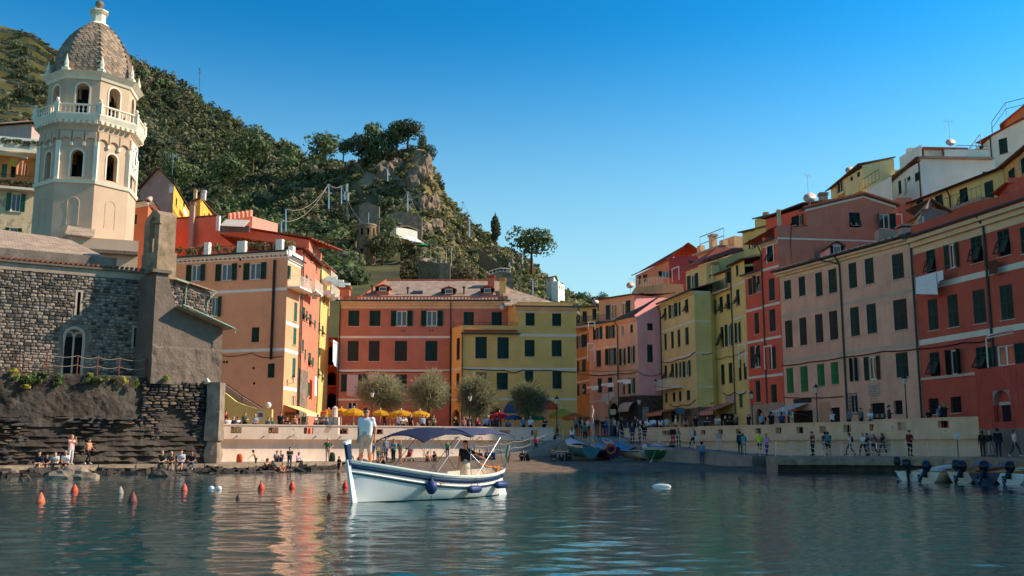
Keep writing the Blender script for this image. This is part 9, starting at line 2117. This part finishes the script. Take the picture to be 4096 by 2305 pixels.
hero('young man in white tee and beige shorts standing in the bow of the white boat',manJ,False,'short',[sk1,mat('tee_white','#dfe2ea',.85,.05,6.,local=True),mat('shorts_beige','#b3ab9d',.85,.08,6.,local=True),sk1,cmat('cloth','#8a6a55'),sk1,cmat('hair','#1d1613')],(pm.x,pm.y,pm.z),R(-12),1.07,1.08,man_extra)
def wom_extra(o,M,h,J):
 glasses(o,M,h,J['look']);b=MB();b.sm=True;b.lathe([(.15,.0),(.175,-.2),(.19,-.5),(.185,-.78)],24,(0,0,1.0),1.,.8);b.build('skirt',mat('skirt_cream','#c9c2b4',.85,.06,5.,local=True),o,M,local=True)
wJ=joints(chest=(0,0,1.30),neck=(0,0,1.44),head=(-.01,-.03,1.575),shoulderL=(-.165,0,1.37),shoulderR=(.165,0,1.37),elbowR=(.42,-.02,1.20),wristR=(.66,-.05,1.06),elbowL=(-.21,.02,1.1),wristL=(-.235,-.04,.86),hipL=(-.085,0,.92),hipR=(.085,0,.92),look=(-.35,-1,.02))
sk2=cmat('skin','#c58e6c');blk=mat('top_black','#1b1c22',.85,.08,6.,local=True);pw_=L_b(1.75,-.1,.22)
hero('woman in sleeveless black top and cream skirt steering at the tiller',wJ,True,'long',[sk2,blk,mat('skirt_cream','#c9c2b4'),sk2,cmat('cloth','#6a5a4a'),sk2,cmat('hair','#2c2019')],(pw_.x,pw_.y,pw_.z),R(8),.98,1.0,wom_extra)
def outboard(label,M,tilt=0.,m=None,group=None):
 o=tag(add('outboard_motor',None,None,M@MR(tilt,4,'Y')),label,'outboard motor',group);MM=WM[o.name];m=m or mat('outboard_navy','#1a2430',.35,.1,3.)
 b=MB();b.sm=True;rr=[[(x*a-.03,y*w,z)for x,y in((-1,-.6),(-.6,-1),(.6,-1),(1,-.5),(1,.5),(.6,1),(-.6,1),(-1,.6))]for z,a,w in((.12,.16,.12),(.2,.24,.17),(.42,.25,.17),(.54,.2,.14),(.58,.1,.08))];b.loft(rr,True,True);b.build('cowl',m,o,MM,local=True)
 b=MB();b.loft([[(x*a+ox,y*w,z)for x,y in((-1,0),(-.4,-1),(.6,-1),(1,0),(.6,1),(-.4,1))]for z,a,w,ox in((.13,.1,.09,0),(-.1,.09,.06,0),(-.45,.08,.04,0),(-.7,.1,.03,-.02))],True,True);b.box(-.25,.12,-.07,.07,-.5,-.485);b.build('leg',m,o,MM,local=True)
 b=MB();b.tube([(-.16,0,-.62),(.12,0,-.62)],[.05,.06],8)
 for k in range(3):a=k*2.09;b.slab([(-.18,.03*cos(a),-.62+.03*sin(a)),(-.2,.14*cos(a-.4),-.62+.14*sin(a-.4)),(-.15,.14*cos(a+.4),-.62+.14*sin(a+.4))],(.01,0,0))
 b.build('propeller',CHROME,o,MM,local=True)
 b=MB();b.box(.08,.28,-.1,.1,-.12,.12);b.tube([(.15,0,.18),(.7,.03,.28)],.025,6);b.build('bracket',IRON,o,MM,local=True);return o
def small_boat(label,stern,bow,z,B,cols_,trans=.75,roll=0.,pitch=0.,H_=(.5,.46,.72),cover=None,thwarts=3,group=None,dr=.18):
 M,L=boat_frame(stern,bow,roll,pitch,z);r=tag(add('rowing_boat',None,None,M),label,'boat',group);h=Hull(L,B,H_[0],H_[1],H_[2],.25,trans,dr)
 hm,im,sm_,cm=cols_;hull_parts(r,h,hm,im,.08,(('stripe',.05,.13,sm_,.012),),cm,(.82,im),22)
 if cover:
  b=MB();b.sm=True;rows=[]
  for i in range(13):
   t=cover[0]+(cover[1]-cover[0])*i/12;w=h.half(t)+.04;zt=h.sheer(t);rows.append([V3(L*t,w*s_,zt+.02+.16*(1-s_*s_)+.02*sin(i*1.7+s_*5))for s_ in np.linspace(1,-1,9)])
  b.loft(rows,False);b.build('cover',cover[2],r,M,local=True)
 for k in range(thwarts):
  t=.2+.22*k;w=h.half(t)*.95;b=MB();b.box(L*t-.1,L*t+.1,-w,w,h.sheer(t)-.2,h.sheer(t)-.16);b.build('thwart',VARN if k%2 else im,r,M,local=True)
 return r,M,h
def paint(n,c):return mat('boat_'+n,c,.4,.12,3.,local=True)
CREAMB,NAVYB,BLUEB,GREENB,REDB,WHB=paint('cream','#c9bfae'),paint('navy','#1d2c48'),paint('blue','#2d6f9c'),paint('green','#1f5a3a'),paint('red','#6a2026'),paint('white','#c9ccca')
COVB=mat('blue_tarp','#3a7fa8',.7,.12,4.);COVW=mat('white_tarp','#b9bcc2',.75,.1,4.);STRP=mat('striped_tarp','#7f93a8',.75,.4,7.)
GBB='boats pulled up on the beach'
def bp_(x,Y):p=at('Rr',x,1200,Y);return(p.x,Y)
b1,M1,H1=small_boat('beached boat with furled sail mast, teal hull and striped cover',bp_(470,82.2),bp_(215,88.),1.02,2.0,(paint('teal','#2f6a7c'),WHB,WHB,WHB),.7,R(6),R(4),(.75,.66,1.0),(.45,.98,COVW),group=GBB)
b2,M2,H2=small_boat('dark beached boat with striped tarp and orange life ring',bp_(735,83.2),bp_(520,86.5),.95,1.8,(NAVYB,WHB,paint('teal','#2f6a7c'),WHB),.7,R(-4),R(2),(.7,.62,.95),(.1,.9,STRP),group=GBB)
b3,M3,H3=small_boat('small blue boat at the top of the slipway',bp_(790,89.),bp_(625,90.5),1.65,1.5,(BLUEB,BLUEB,WHB,WHB),.7,R(5),R(5),group=GBB)
b4,M4,H4=small_boat('cream and navy beached boat with bright blue cover',bp_(1120,83.8),bp_(760,87.2),.98,1.9,(CREAMB,BLUEB,NAVYB,WHB),.7,R(-8),R(3),(.62,.56,.85),(.3,.95,COVB),group=GBB)
b5,M5,H5=small_boat('green beached boat with white stripe and oar',bp_(1365,84.),bp_(1135,82.2),.98,1.7,(GREENB,paint('cream','#c9bfae'),WHB,WHB),.7,R(10),R(-2),(.62,.56,.8),group=GBB)
b6,M6,H6=small_boat('white covered boat behind the green boat',bp_(1430,84.6),bp_(1210,87.),1.05,1.7,(WHB,WHB,NAVYB,WHB),.75,R(-5),R(2),(.65,.6,.85),(.35,.98,COVW),group=GBB)
b7,M7,H7=small_boat('low white and green skiff left of the mast boat',bp_(240,85.),bp_(20,86.4),.92,1.4,(WHB,paint('teal','#2f6a7c'),GREENB,WHB),.6,R(8),R(2),(.42,.38,.55),group=GBB)
pm_=at('Rr',505,1250,82.6);ms=thing('mast','furled sail mast leaning over the beached boats','mast',(pm_.x,82.6,.9));b=MB();tp_=at('Rr',490,640,83.5);b.tube([pm_,tp_],[.07,.04],8);b.build('spar',VARN,ms)
b=MB();b.sm=True;b.tube([pm_.lerp(tp_,f)+V3(.06*sin(f*30),-.05,0)for f in np.linspace(.05,.97,22)],[.05+.05*abs(sin(f*13))for f in np.linspace(.05,.97,22)],8);b.build('furled_sail',mat('sail_cloth','#a7a49e',.85,.3,8.),ms)
for x in(405,570):b=MB();b.tube([at('Rr',x,1060,84),tp_.lerp(pm_,.12)],.015,4);b.build('stay',CABLE,ms)
lr=at('Rr',708,1150,82.9);lrt=thing('life_ring','orange life ring hung on the dark beached boat','life ring',tuple(lr));b=MB();b.sm=True;b.tube([lr+V3(.36*cos(a),.05,.36*sin(a))for a in np.linspace(0,2*PI,20)],.1,8,False);b.build('ring',mat('life_ring_red','#b5462f',.6,.15,5.),lrt)
oo=thing('oar','pale oar leaning from the green boat to the sand','oar',tuple(at('Rr',1165,1325,81.2)));b=MB();p0,p1=at('Rr',1220,1180,82.2),at('Rr',1165,1325,80.6);p1.z=beach_z(p1.x,p1.y)+.06;b.tube([p0,p0.lerp(p1,.7)],.03,6);b.slab([p0.lerp(p1,.7)+V3(-.05,0,0),p0.lerp(p1,.7)+V3(.05,0,0),p1+V3(.13,0,0),p1+V3(-.13,0,0)],(0,.03,.02));b.build('blade',mat('pale_wood','#a89a86',.8,.2),oo)
for k,(x,y,Y,L,c_,lab)in enumerate(((920,1305,79.5,1.0,'#8f8474','flat plank on the dark beach'),(1015,1308,79.3,.8,'#9a8a72','second flat plank right of the first on the beach'),(1550,1300,79.6,2.6,'#2f5f8a','long blue pole lying on the beach'),(1600,1225,81.8,.5,'#b9b4aa','pale scrap lying on the upper beach'))):
 p=at('Rr',x,y,Y);b=MB();b.box(-L/2,L/2,-.1 if k!=2 else-.04,.1 if k!=2 else .04,0,.05);o=b.build('plank',mat('plank_%d'%k,c_,.85,.2,4.),None,MT((p.x,Y,beach_z(p.x,Y)+.03))@MR(.1*k,4,'Z'),local=True);tag(o,lab,'plank')
outboard('white outboard motor on the cream and navy beached boat',M4@MT((-.1,0,.55))@MR(PI,4,'Z')@MR(PI,4,'Z'),R(50),mat('outboard_white','#b9bcc0',.4,.1))
outboard('dark outboard motor on the white covered beached boat',M6@MT((-.1,0,.58)),R(40))
GM='boats moored at the right quay';GO='outboard motors at the right quay'
def ob(c,x,y,Y):p=at(c,x,y,Y);return(p.x,p.y)
mo=[(690,50.2,1150,53.4,1.5,(WHB,WHB,BLUEB,WHB),'white moored boat with blue bottom stripe at the left of the row','upright outboard on the white and blue moored boat',0,'#16202c'),(880,48.8,1480,52.,1.6,(CREAMB,paint('wood','#8a6a48'),WHB,VARN),'cream moored boat with wooden gunwale','tilted outboard on the cream moored boat',48,'#15263a'),(1290,48.,1860,51.4,1.6,(CREAMB,REDB,REDB,VARN),'moored boat with dark red inside and cream hull','tilted outboard on the dark red moored boat',46,'#16202c'),(1560,46.8,2080,50.4,1.6,(NAVYB,CREAMB,NAVYB,VARN),'navy hulled moored boat','tilted outboard on the navy moored boat',44,'#16202c'),(1850,46.,2420,49.4,1.7,(WHB,paint('wood','#8a6a48'),REDB,VARN),'white moored boat with wooden rail at the right edge','tilted outboard at the right edge of the frame',48,'#121a24')]
for k,(xs_,Ys_,xb_,Yb_,B_,cc,lab,lab2,tilt,oc)in enumerate(mo):
 r,M,h=small_boat(lab,ob('O',xs_,1080,Ys_),ob('O',xb_,1000,Yb_),.02,B_,cc,.82,R((-2,1,2,-1,1)[k]),0,(.5,.48,.75),group=GM,dr=.14)
 outboard(lab2,M@MT((-.12,0,.52)),R(tilt),mat('outboard_%s'%oc[1:],oc,.35,.1),GO)
for k,(xs_,Ys_,xb_,Yb_,lab,cv)in enumerate(((1440,54.5,1560,58.2,'small blue and white boat behind the row near the quay',COVB),(1700,53.5,1900,57.,'white boat with bright blue cover close to the quay',COVB))):small_boat(lab,ob('O',xs_,1000,Ys_),ob('O',xb_,920,Yb_),.02,1.6,(WHB,BLUEB,BLUEB,WHB),.8,0,0,(.5,.48,.8),(.3,.95,cv),group=GM,dr=.14)
pq=at('O',550,930,54.5);outboard('upright dark outboard motor standing left of the moored row',MT((pq.x,54.5,.62))@MR(R(70),4,'Z'),0,None,GO);pq=at('O',1235,980,50.8);outboard('upright grey outboard between the cream and red moored boats',MT((pq.x,50.8,.5))@MR(R(60),4,'Z'),0,mat('outboard_grey','#26323c',.4,.1),GO)
BUO=MB();BUO.sm=True;BUO.lathe([(.02,-.22),(.16,-.18),(.25,-.02),(.26,.1),(.2,.3),(.11,.46),(.06,.52),(.05,.58),(.02,.6)],16);BUOM=BUO.mesh('buoy',mat('buoy_slot','#cc4422'))
EYE=MB();EYE.sm=True;EYE.tube([(.06*cos(a),0,.62+.05*sin(a))for a in np.linspace(0,6.28,10)],.018,5,False);EYEM=EYE.mesh('eye',IRON)
def buoy(c,x,y,sc,col,lab):
 p=waterhit(c,x,y);o=add('buoy',BUOM,None,MT(p)@MR(RU(-.12,.12),4,'X')@MS(sc*.56,4),[mat('buoy_'+col[1:],col,.5,.3,5.,local=True)]);tag(o,lab,'buoy','mooring buoys');add('eye',EYEM,o,WM[o.name])
for a in(('C',350,1262,1.0,'#b5654a','faded salmon buoy nearest the left edge'),('C',653,1165,.95,'#e0512c','bright orange buoy behind the salmon one'),('C',1055,1178,.85,'#8f8a84','pale grey weedy buoy'),('C',1163,1255,1.0,'#6a3a38','dark two tone buoy in front of the grey one'),('C',1617,1155,.92,'#b55a48','dull red buoy in the dark reflection'),('Q',1288,1335,.95,'#e04a2c','orange buoy below the bathers'),('Q',1646,1318,.92,'#dd4a2c','orange buoy further right below the bathers'),('Q',2072,1432,.5,'#c9553a','small orange buoy left of the boat bow'),('Q',1020,1442,.5,'#4a4038','small dark buoy in the bright reflection'),('H',212,1060,.9,'#c5362c','red buoy half hidden behind the boat bow')):buoy(*a)
for c,x,y,lab in(('C',1890,1140,'two white floats on the water'),('C',692,1150,'white bottle floating by the orange buoy'),('I',1025,985,'red and white floats at the shoreline'),('I',1700,1158,'thin white plank floating off the beach')):
 p=waterhit(c,x,y);w=tag(add('float',None,None,MT(p)),lab,'float')
 for k in range(1 if 'bottle' in lab or 'plank' in lab else 2):
  b=MB();b.sm=True;b.lathe([(.02,-.08),(.12,-.03),(.14,.04),(.1,.12),(.02,.15)],12,(k*.3-.15,0,0),.9 if 'plank' not in lab else 3.,.7 if 'plank' not in lab else .3);b.build('shell',mat('float_red','#c53a3a',.5,.1)if 'red' in lab and k==0 else BWHITE,w,WM[w.name],local=True)
for k,(c,x0,x1,y,h_,lab)in enumerate((('C',400,800,1050,.75,'long pale flat boulder at the foot of the quay'),('C',1290,1480,1030,.55,'dark block shaped rock at the foot of the quay'),('C',150,260,1065,.3,'small rock in the water at the left'),('C',1480,1720,1015,.22,'flat wet rock under the quay foursome'),('Q',1190,1450,1140,.2,'low wet rock under the bathers'))):
 p0,p1=waterhit(c,x0,y),waterhit(c,x1,y);w=(p1.x-p0.x)/2;tag(add('boulder',boulder_mesh(80+k,mat('boulder_%s'%('pale' if k==0 else 'dark'),'#837c70' if k==0 else '#4d4943',.8,.3,1.5,bump=.8,bscale=4.),.55,'boulder',3),None,MT(((p0.x+p1.x)/2,p0.y+w*.4,0))@MR(.15,4,'Z')@MD((w,w*.55,h_*1.5,1))),lab,'rock')
 # plaza furniture
def canvas(n,c):
 m=leafmat('canvas_'+n,warm(srgb(c)),tuple(min(.9,v*1.12)for v in warm(srgb(c))),.45);return m
def parasol(label,c,x,ytop,yedge,halfw,Y,m,closed=False,poles=WHITEIRON,group='parasols on the plaza'):
 top=at(c,x,ytop,Y);ze=at(c,x,yedge,Y).z;r=at(c,x+halfw,yedge,Y).x-top.x;t=thing('parasol',label,'parasol',(top.x,Y,ZP),0,group)
 b=MB();b.tube([(top.x,Y,ZP),(top.x,Y,top.z)],.035,7);b.build('pole',poles,t);b=MB();b.lathe([(.25,0),(.25,.12),(.06,.14)],10,(top.x,Y,ZP));b.build('base',CONC,t)
 if closed:b=MB();b.lathe([(.06,-1.9),(.17,-1.5),(.12,-.3),(.02,0)],8,top);b.build('canopy',m,t);return
 b=MB();n_=8;rings=[]
 for f,zf in((.06,1.),(.35,.80),(.7,.45),(1.,0.)):
  ring=[]
  for k in range(n_*2):
   a=PI*2*k/(n_*2)+.2;rr=r*f*(1 if k%2==0 else .955);ring.append((top.x+rr*cos(a),Y+rr*sin(a),ze+(top.z-.1-ze)*zf-(0 if k%2==0 else .05*f)))
  rings.append(ring)
 b.loft(rings[::-1],True);b.poly(rings[0]);cn=b.build('canopy',m,t)
 v=MB();lo=[(p[0],p[1],p[2]-(.2 if k%2==0 else .24))for k,p in enumerate(rings[-1])];v.loft([lo,rings[-1]],True);v.build('valance',m,cn)
 rb=MB()
 for k in range(n_):a=PI*2*k/n_+.2;rb.tube([(top.x,Y,top.z-.15),(top.x+r*cos(a),Y+r*sin(a),ze)],.012,4);rb.tube([(top.x,Y,ze-.1),(top.x+r*.5*cos(a),Y+r*.5*sin(a),ze+(top.z-ze)*.55)],.012,4)
 rb.build('ribs',STEEL,t);b=MB();b.lathe([(.06,0),(.05,.08),(.02,.14)],8,(top.x,Y,top.z-.06));b.build('finial',WHITEP,t)
YC,OC,PC_=canvas('yellow','#dca42c'),canvas('orange','#d5682a'),canvas('straw','#cfa65a');RC,BC_,GC,YD=canvas('red','#a8303a'),canvas('blue','#2c62a0'),canvas('green','#2f8a68'),canvas('lemon','#cfae3f')
for a in(('bright yellow parasol left of the young man in the boat','H',308,205,268,115,95.5,YC),('yellow parasol just right of the young man','H',585,222,272,98,97,YC),('large yellow parasol in the middle of the yellow row','H',805,226,272,118,95.5,YC),('rightmost yellow parasol of the row','H',1002,232,280,105,95.2,YC),('pale straw parasol at the left end of the row','H',100,228,280,120,99,PC_),('orange parasol behind the straw one','H',40,222,258,85,102,OC),('yellow parasol behind the bright one at the left','H',175,208,245,80,104,YC),('ochre parasol half hidden behind the yellow row','H',690,262,300,100,101,PC_),('red parasol left of the dark tamarisk','H',1840,250,300,108,99,RC),('blue parasol under the dark tamarisk','H',1985,280,312,95,98,BC_),('green parasol under the dark tamarisk','I',350,402,438,120,99.5,GC),('lemon yellow parasol right of the dark tamarisk','I',640,340,420,140,99,YD),('bright orange parasol at the right end by the street','I',760,380,440,115,96.5,OC)):
 parasol(*a)
parasol('closed yellow parasol beside the white pillar','Q',2050,395,480,40,87,YC,True)
def dome_awning(label,c,x0,x1,ytop,ybase,Y,m):
 p0,p1=at(c,x0,ybase,Y),at(c,x1,ybase,Y);zt=at(c,(x0+x1)/2,ytop,Y).z;t=thing('dome_awning',label,'awning',(p0.x,Y,ZP));b=MB();b.sm=True;cx_,r=(p0.x+p1.x)/2,(p1.x-p0.x)/2;rows=[]
 for i in range(9):
  a=PI/2*i/8;rows.append([(cx_+r*cos(ph)*cos(a*.999),Y-r*.9*sin(ph)*cos(a*.999)+2,p0.z+(zt-p0.z)*sin(a))for ph in np.linspace(0,PI,14)])
 b.loft(rows,False);b.build('canvas',m,t);f=MB()
 for ph in(0,PI/2,PI):f.tube([(cx_+r*cos(ph),Y-r*.9*sin(ph)+2,ZP),(cx_+r*cos(ph),Y-r*.9*sin(ph)+2,p0.z)],.04,6)
 f.build('post',STEEL,t)
dome_awning('big blue rounded awning behind the dark tamarisk','G',1590,1790,1118,1232,105.5,BC_);dome_awning('big coral red rounded awning right of the dark tamarisk','G',1850,2090,1108,1200,105.5,canvas('coral','#c04f38'))
LAMPG=mat('lamp_glass','#b9c2bd',.2,.1)
def street_lamp(label,c,x,ytop,ybase,Y,z0):
 p=at(c,x,ybase,Y);zt=at(c,x,ytop,Y).z;t=thing('street_lamp',label,'street lamp',(p.x,Y,z0),0,'street lamps along the terrace');h=zt-z0;X=p.x
 b=MB();b.lathe([(.2,0),(.2,.12),(.13,.2),(.11,.7),(.07,.8),(.05,1.2),(.04,h-.85),(.07,h-.8),(.03,h-.72)],10,(X,Y,z0));b.build('post',mat('lamp_green_iron','#20302e',.5,.15),t)
 b=MB();b.lathe([(.1,h-.72),(.2,h-.3)],6,(X,Y,z0));ln=b.build('lantern',LAMPG,t);b=MB();b.lathe([(.24,h-.3),(.2,h-.22),(.1,h-.12),(.05,h-.05),(.01,h+.05)],6,(X,Y,z0));b.build('cap',MATS['lamp_green_iron'],ln)
for a in(('lamp post at the left among the yellow parasols','G',415,1022,1350,93,ZP),('lamp post between the two tamarisk groups','G',1292,1055,1350,94,ZP),('lamp post right of the dark tamarisk','G',2070,1080,1365,94.5,ZP),('lamp post in front of the bright red house','K',360,1130,1370,88.5,ZP),('lamp post beside the ice cream shop','K',803,1085,1350,81,ZP),('lamp post in front of the patched pink wall','K',1413,1022,1320,74.5,ZP),('lamp post in front of the lilac house','Rr',1040,545,890,96,ZP)):street_lamp(*a)
for c,x,y,Y,dx,lab in(('Rr',1225,380,106,1.6,'wall lantern on the left corner of the olive house'),('Rr',385,465,121,.9,'wall lantern in the shaded street'),('Q',1665,45,95,-1.2,'wall lantern on the corner of the salmon house')):
 p=at(c,x,y,Y);t=thing('wall_lantern',lab,'lantern',tuple(p));b=MB();b.tube([p+V3(0,0,-.35),p+V3(dx*.5,0,-.55),p+V3(dx,0,-.5)],.025,5);b.tube([p+V3(0,0,-.4),p+V3(0,0,-.2)],.03,5);b.build('arm',IRON,t);b=MB();b.lathe([(.1,-.25),(.2,.15)],6,p);b.build('lantern',LAMPG,t);b=MB();b.lathe([(.23,.15),(.08,.32),(.01,.42)],6,p);b.build('cap',IRON,t)
def tamarisk(label,c,x,y,wx,wy,Y,seed,cols_,nst=9000,zt=ZP):
 ce=at(c,x,y,Y);rx=at(c,x+wx,y,Y).x-ce.x;rz=ce.z-at(c,x,y+wy,Y).z;t=thing('tamarisk_tree',label,'tree',(ce.x,Y,ZP));r0=np.random.default_rng(seed)
 b=MB();base=V3(ce.x+.2,Y,ZP);fork=V3(ce.x,Y,ce.z-rz*.75);b.tube([base,base.lerp(fork,.5)+V3(.1,0,0),fork],[.22,.17,.14],8)
 ends=[]
 for k in range(16):
  a=r0.uniform(0,6.28);el=r0.uniform(.2,1.3);e=V3(ce.x+rx*.6*cos(a)*cos(el),Y+rx*.6*sin(a)*cos(el),ce.z-rz*.5+rz*1.1*sin(el));b.tube([fork,fork.lerp(e,.5)+V3(0,0,rz*.15),e],[.09,.05,.015],5);ends.append(e)
 b.build('trunk',BARK,t)
 nl=16;d=r0.normal(size=(nl,3));d/=np.linalg.norm(d,axis=1)[:,None];d[:,2]=d[:,2]*.9+.05;lob=d*r0.uniform(.35,.72,(nl,1))
 k=r0.integers(0,nl,nst);dd=r0.normal(size=(nst,3));dd/=np.linalg.norm(dd,axis=1)[:,None];p=lob[k]+dd*(r0.uniform(.05,.62,nst)**1.1)[:,None]
 dirv=p/(np.linalg.norm(p,axis=1)[:,None]+.1)+r0.normal(size=(nst,3))*.55+np.array([0,0,.35]);dirv/=np.linalg.norm(dirv,axis=1)[:,None]
 P_=np.array([ce.x,Y,ce.z])+p*np.array([rx,rx*.9,rz]);ln=r0.uniform(.3,.95,(nst,1));w=r0.uniform(.012,.03,(nst,1));sd=np.cross(dirv,r0.normal(size=(nst,3)));sd/=np.linalg.norm(sd,axis=1)[:,None]
 tip=P_+dirv*ln+np.array([0,0,-.12])*ln;mid=P_+dirv*ln*.55
 Q=np.stack([P_-sd*w*.6,mid-sd*w,tip,mid+sd*w],1);V=Q.reshape(-1,3)-np.array(WM[t.name].translation);add('crown',npmesh('crown',V,np.arange(len(V)).reshape(-1,4),cols_,False,r0.integers(0,len(cols_),nst)),t,WM[t.name])
TM=[leafmat('tamarisk_olive',(.24,.23,.10),(.38,.36,.18),.45),leafmat('tamarisk_straw',(.36,.31,.16),(.52,.45,.27),.45)];TD=[leafmat('tamarisk_green',(.12,.13,.06),(.21,.22,.12),.4),TM[0]]
tamarisk('feathery olive tamarisk at the left of the pair before the red house','G',520,1065,205,185,100,1,TM,11000)
tamarisk('feathery tamarisk at the right of the pair before the red house','G',925,1075,180,190,99,2,TM,10000)
tamarisk('feathery tamarisk in front of the yellow house corner','G',1355,1075,165,190,100,3,TM+TD[:1],9500)
tamarisk('dark green tamarisk in front of the blue awning','G',1815,1125,160,150,97,4,TD,8500)
nt=thing('notice_sign','small red and white notice on a post at the right quay','sign',tuple(on('O',1243,600,66.1,1.1)));p=at('O',1243,600,66.1);b=MB();b.tube([(p.x,66.1,1.1),(p.x,66.1,p.z)],.03,6);b.build('post',mat('rusty_iron','#7c4436'),nt);F=Face((p.x-.22,66.),(p.x+.22,66.));q=at('O',1243,522,66.);bx('panel',nt,F.M,0,.44,0,.03,p.z,q.z,WHITEP);bx('red_field',nt,F.M,.07,.37,-.006,-.001,p.z+.12,q.z-.3,mat('sign_red','#a8323a',.6,.05));lettering(nt,'F',F.M@MT((.22,-.012,(p.z+q.z)/2-.1))@MR(R(90),4,'X'),.3,WHITEP)
pl=[]
for i in range(34):
 x=RU(.5,FR.L*.86);q=FR.pt(x,ZW-.1-abs(random.gauss(0,.35)),.25+random.random()*.3);pl.append((q.x,q.y,q.z,RU(.2,.5),RU(.15,.4),i,i,random.choice([0,0,1])))
scatter('wall_flowers',pl,VARS,[leafmat('wall_plant',(.09,.13,.03),(.2,.24,.07)),leafmat('yellow_flowers',(.3,.26,.04),(.6,.48,.06))])['label']='green tufts with yellow flowers along the top of the rock wall'
ow=thing('overhead_wires','thin overhead wires crossing from the yellow house to the lilac house','wires',tuple(at('J',110,925,111)));cable(ow,[at('J',108,928,111),at('J',580,930,114)],.025,.15);cable(ow,[at('J',110,955,111),at('J',430,965,117)],.025,.2)
for k,(x,Y)in enumerate(((200,94.),(420,96.),(560,94.5),(700,96.),(900,94.))):
 p=at('H',x,400,Y);t=thing('cafe_table',('cafe table at the left end of the yellow parasols','second cafe table from the left under the parasols','middle cafe table under the yellow parasols','fourth cafe table from the left under the parasols','cafe table under the rightmost yellow parasol')[k],'table',(p.x,Y,ZP),0,'cafe tables under the parasols');b=MB();b.lathe([(.4,.72),(.4,.75)],14,(p.x,Y,ZP));b.build('top',WHITEP,t);b=MB();b.lathe([(.2,0),(.05,.05),(.04,.719)],8,(p.x,Y,ZP));b.build('leg',IRON,t)
ORD=('left end','second','middle','fourth','right end')
for k,(x,Y)in enumerate(((200,94.),(420,96.),(560,94.5),(700,96.),(900,94.))):
 p=at('H',x,400,Y)
 for j,(dx,dy,ci)in enumerate(((-.75,.1,3+k),(.72,.2,(k*5+7)%12),(.1,.8,(k*3+1)%12))):
  person('person in %s top seated %s the %s cafe table'%(cols[ci][1],('left of','right of','behind')[j],ORD[k]),(p.x+dx,Y+dy,ZP+.4),(-R90,R90,0)[j]*-1,'ledge',cols[ci][0],'#2b3242',group=GP,female=j==1,hs='long' if j==1 else 'short')
  b=MB();b.box(-.2,.2,-.2,.2,.36,.41);b.box(-.2,.2,.17,.2,.41,.8)
  for q in(-.17,.17):
   for w in(-.17,.17):b.box(q-.015,q+.015,w-.015,w+.015,0,.36)
  c_=b.build('cafe_chair',IRON,None,MT((p.x+dx,Y+dy,ZP))@MR((-R90,R90,0)[j]*-1,4,'Z'),local=True);tag(c_,'dark chair %s the %s cafe table'%(('left of','right of','behind')[j],ORD[k]),'chair','cafe chairs under the parasols')
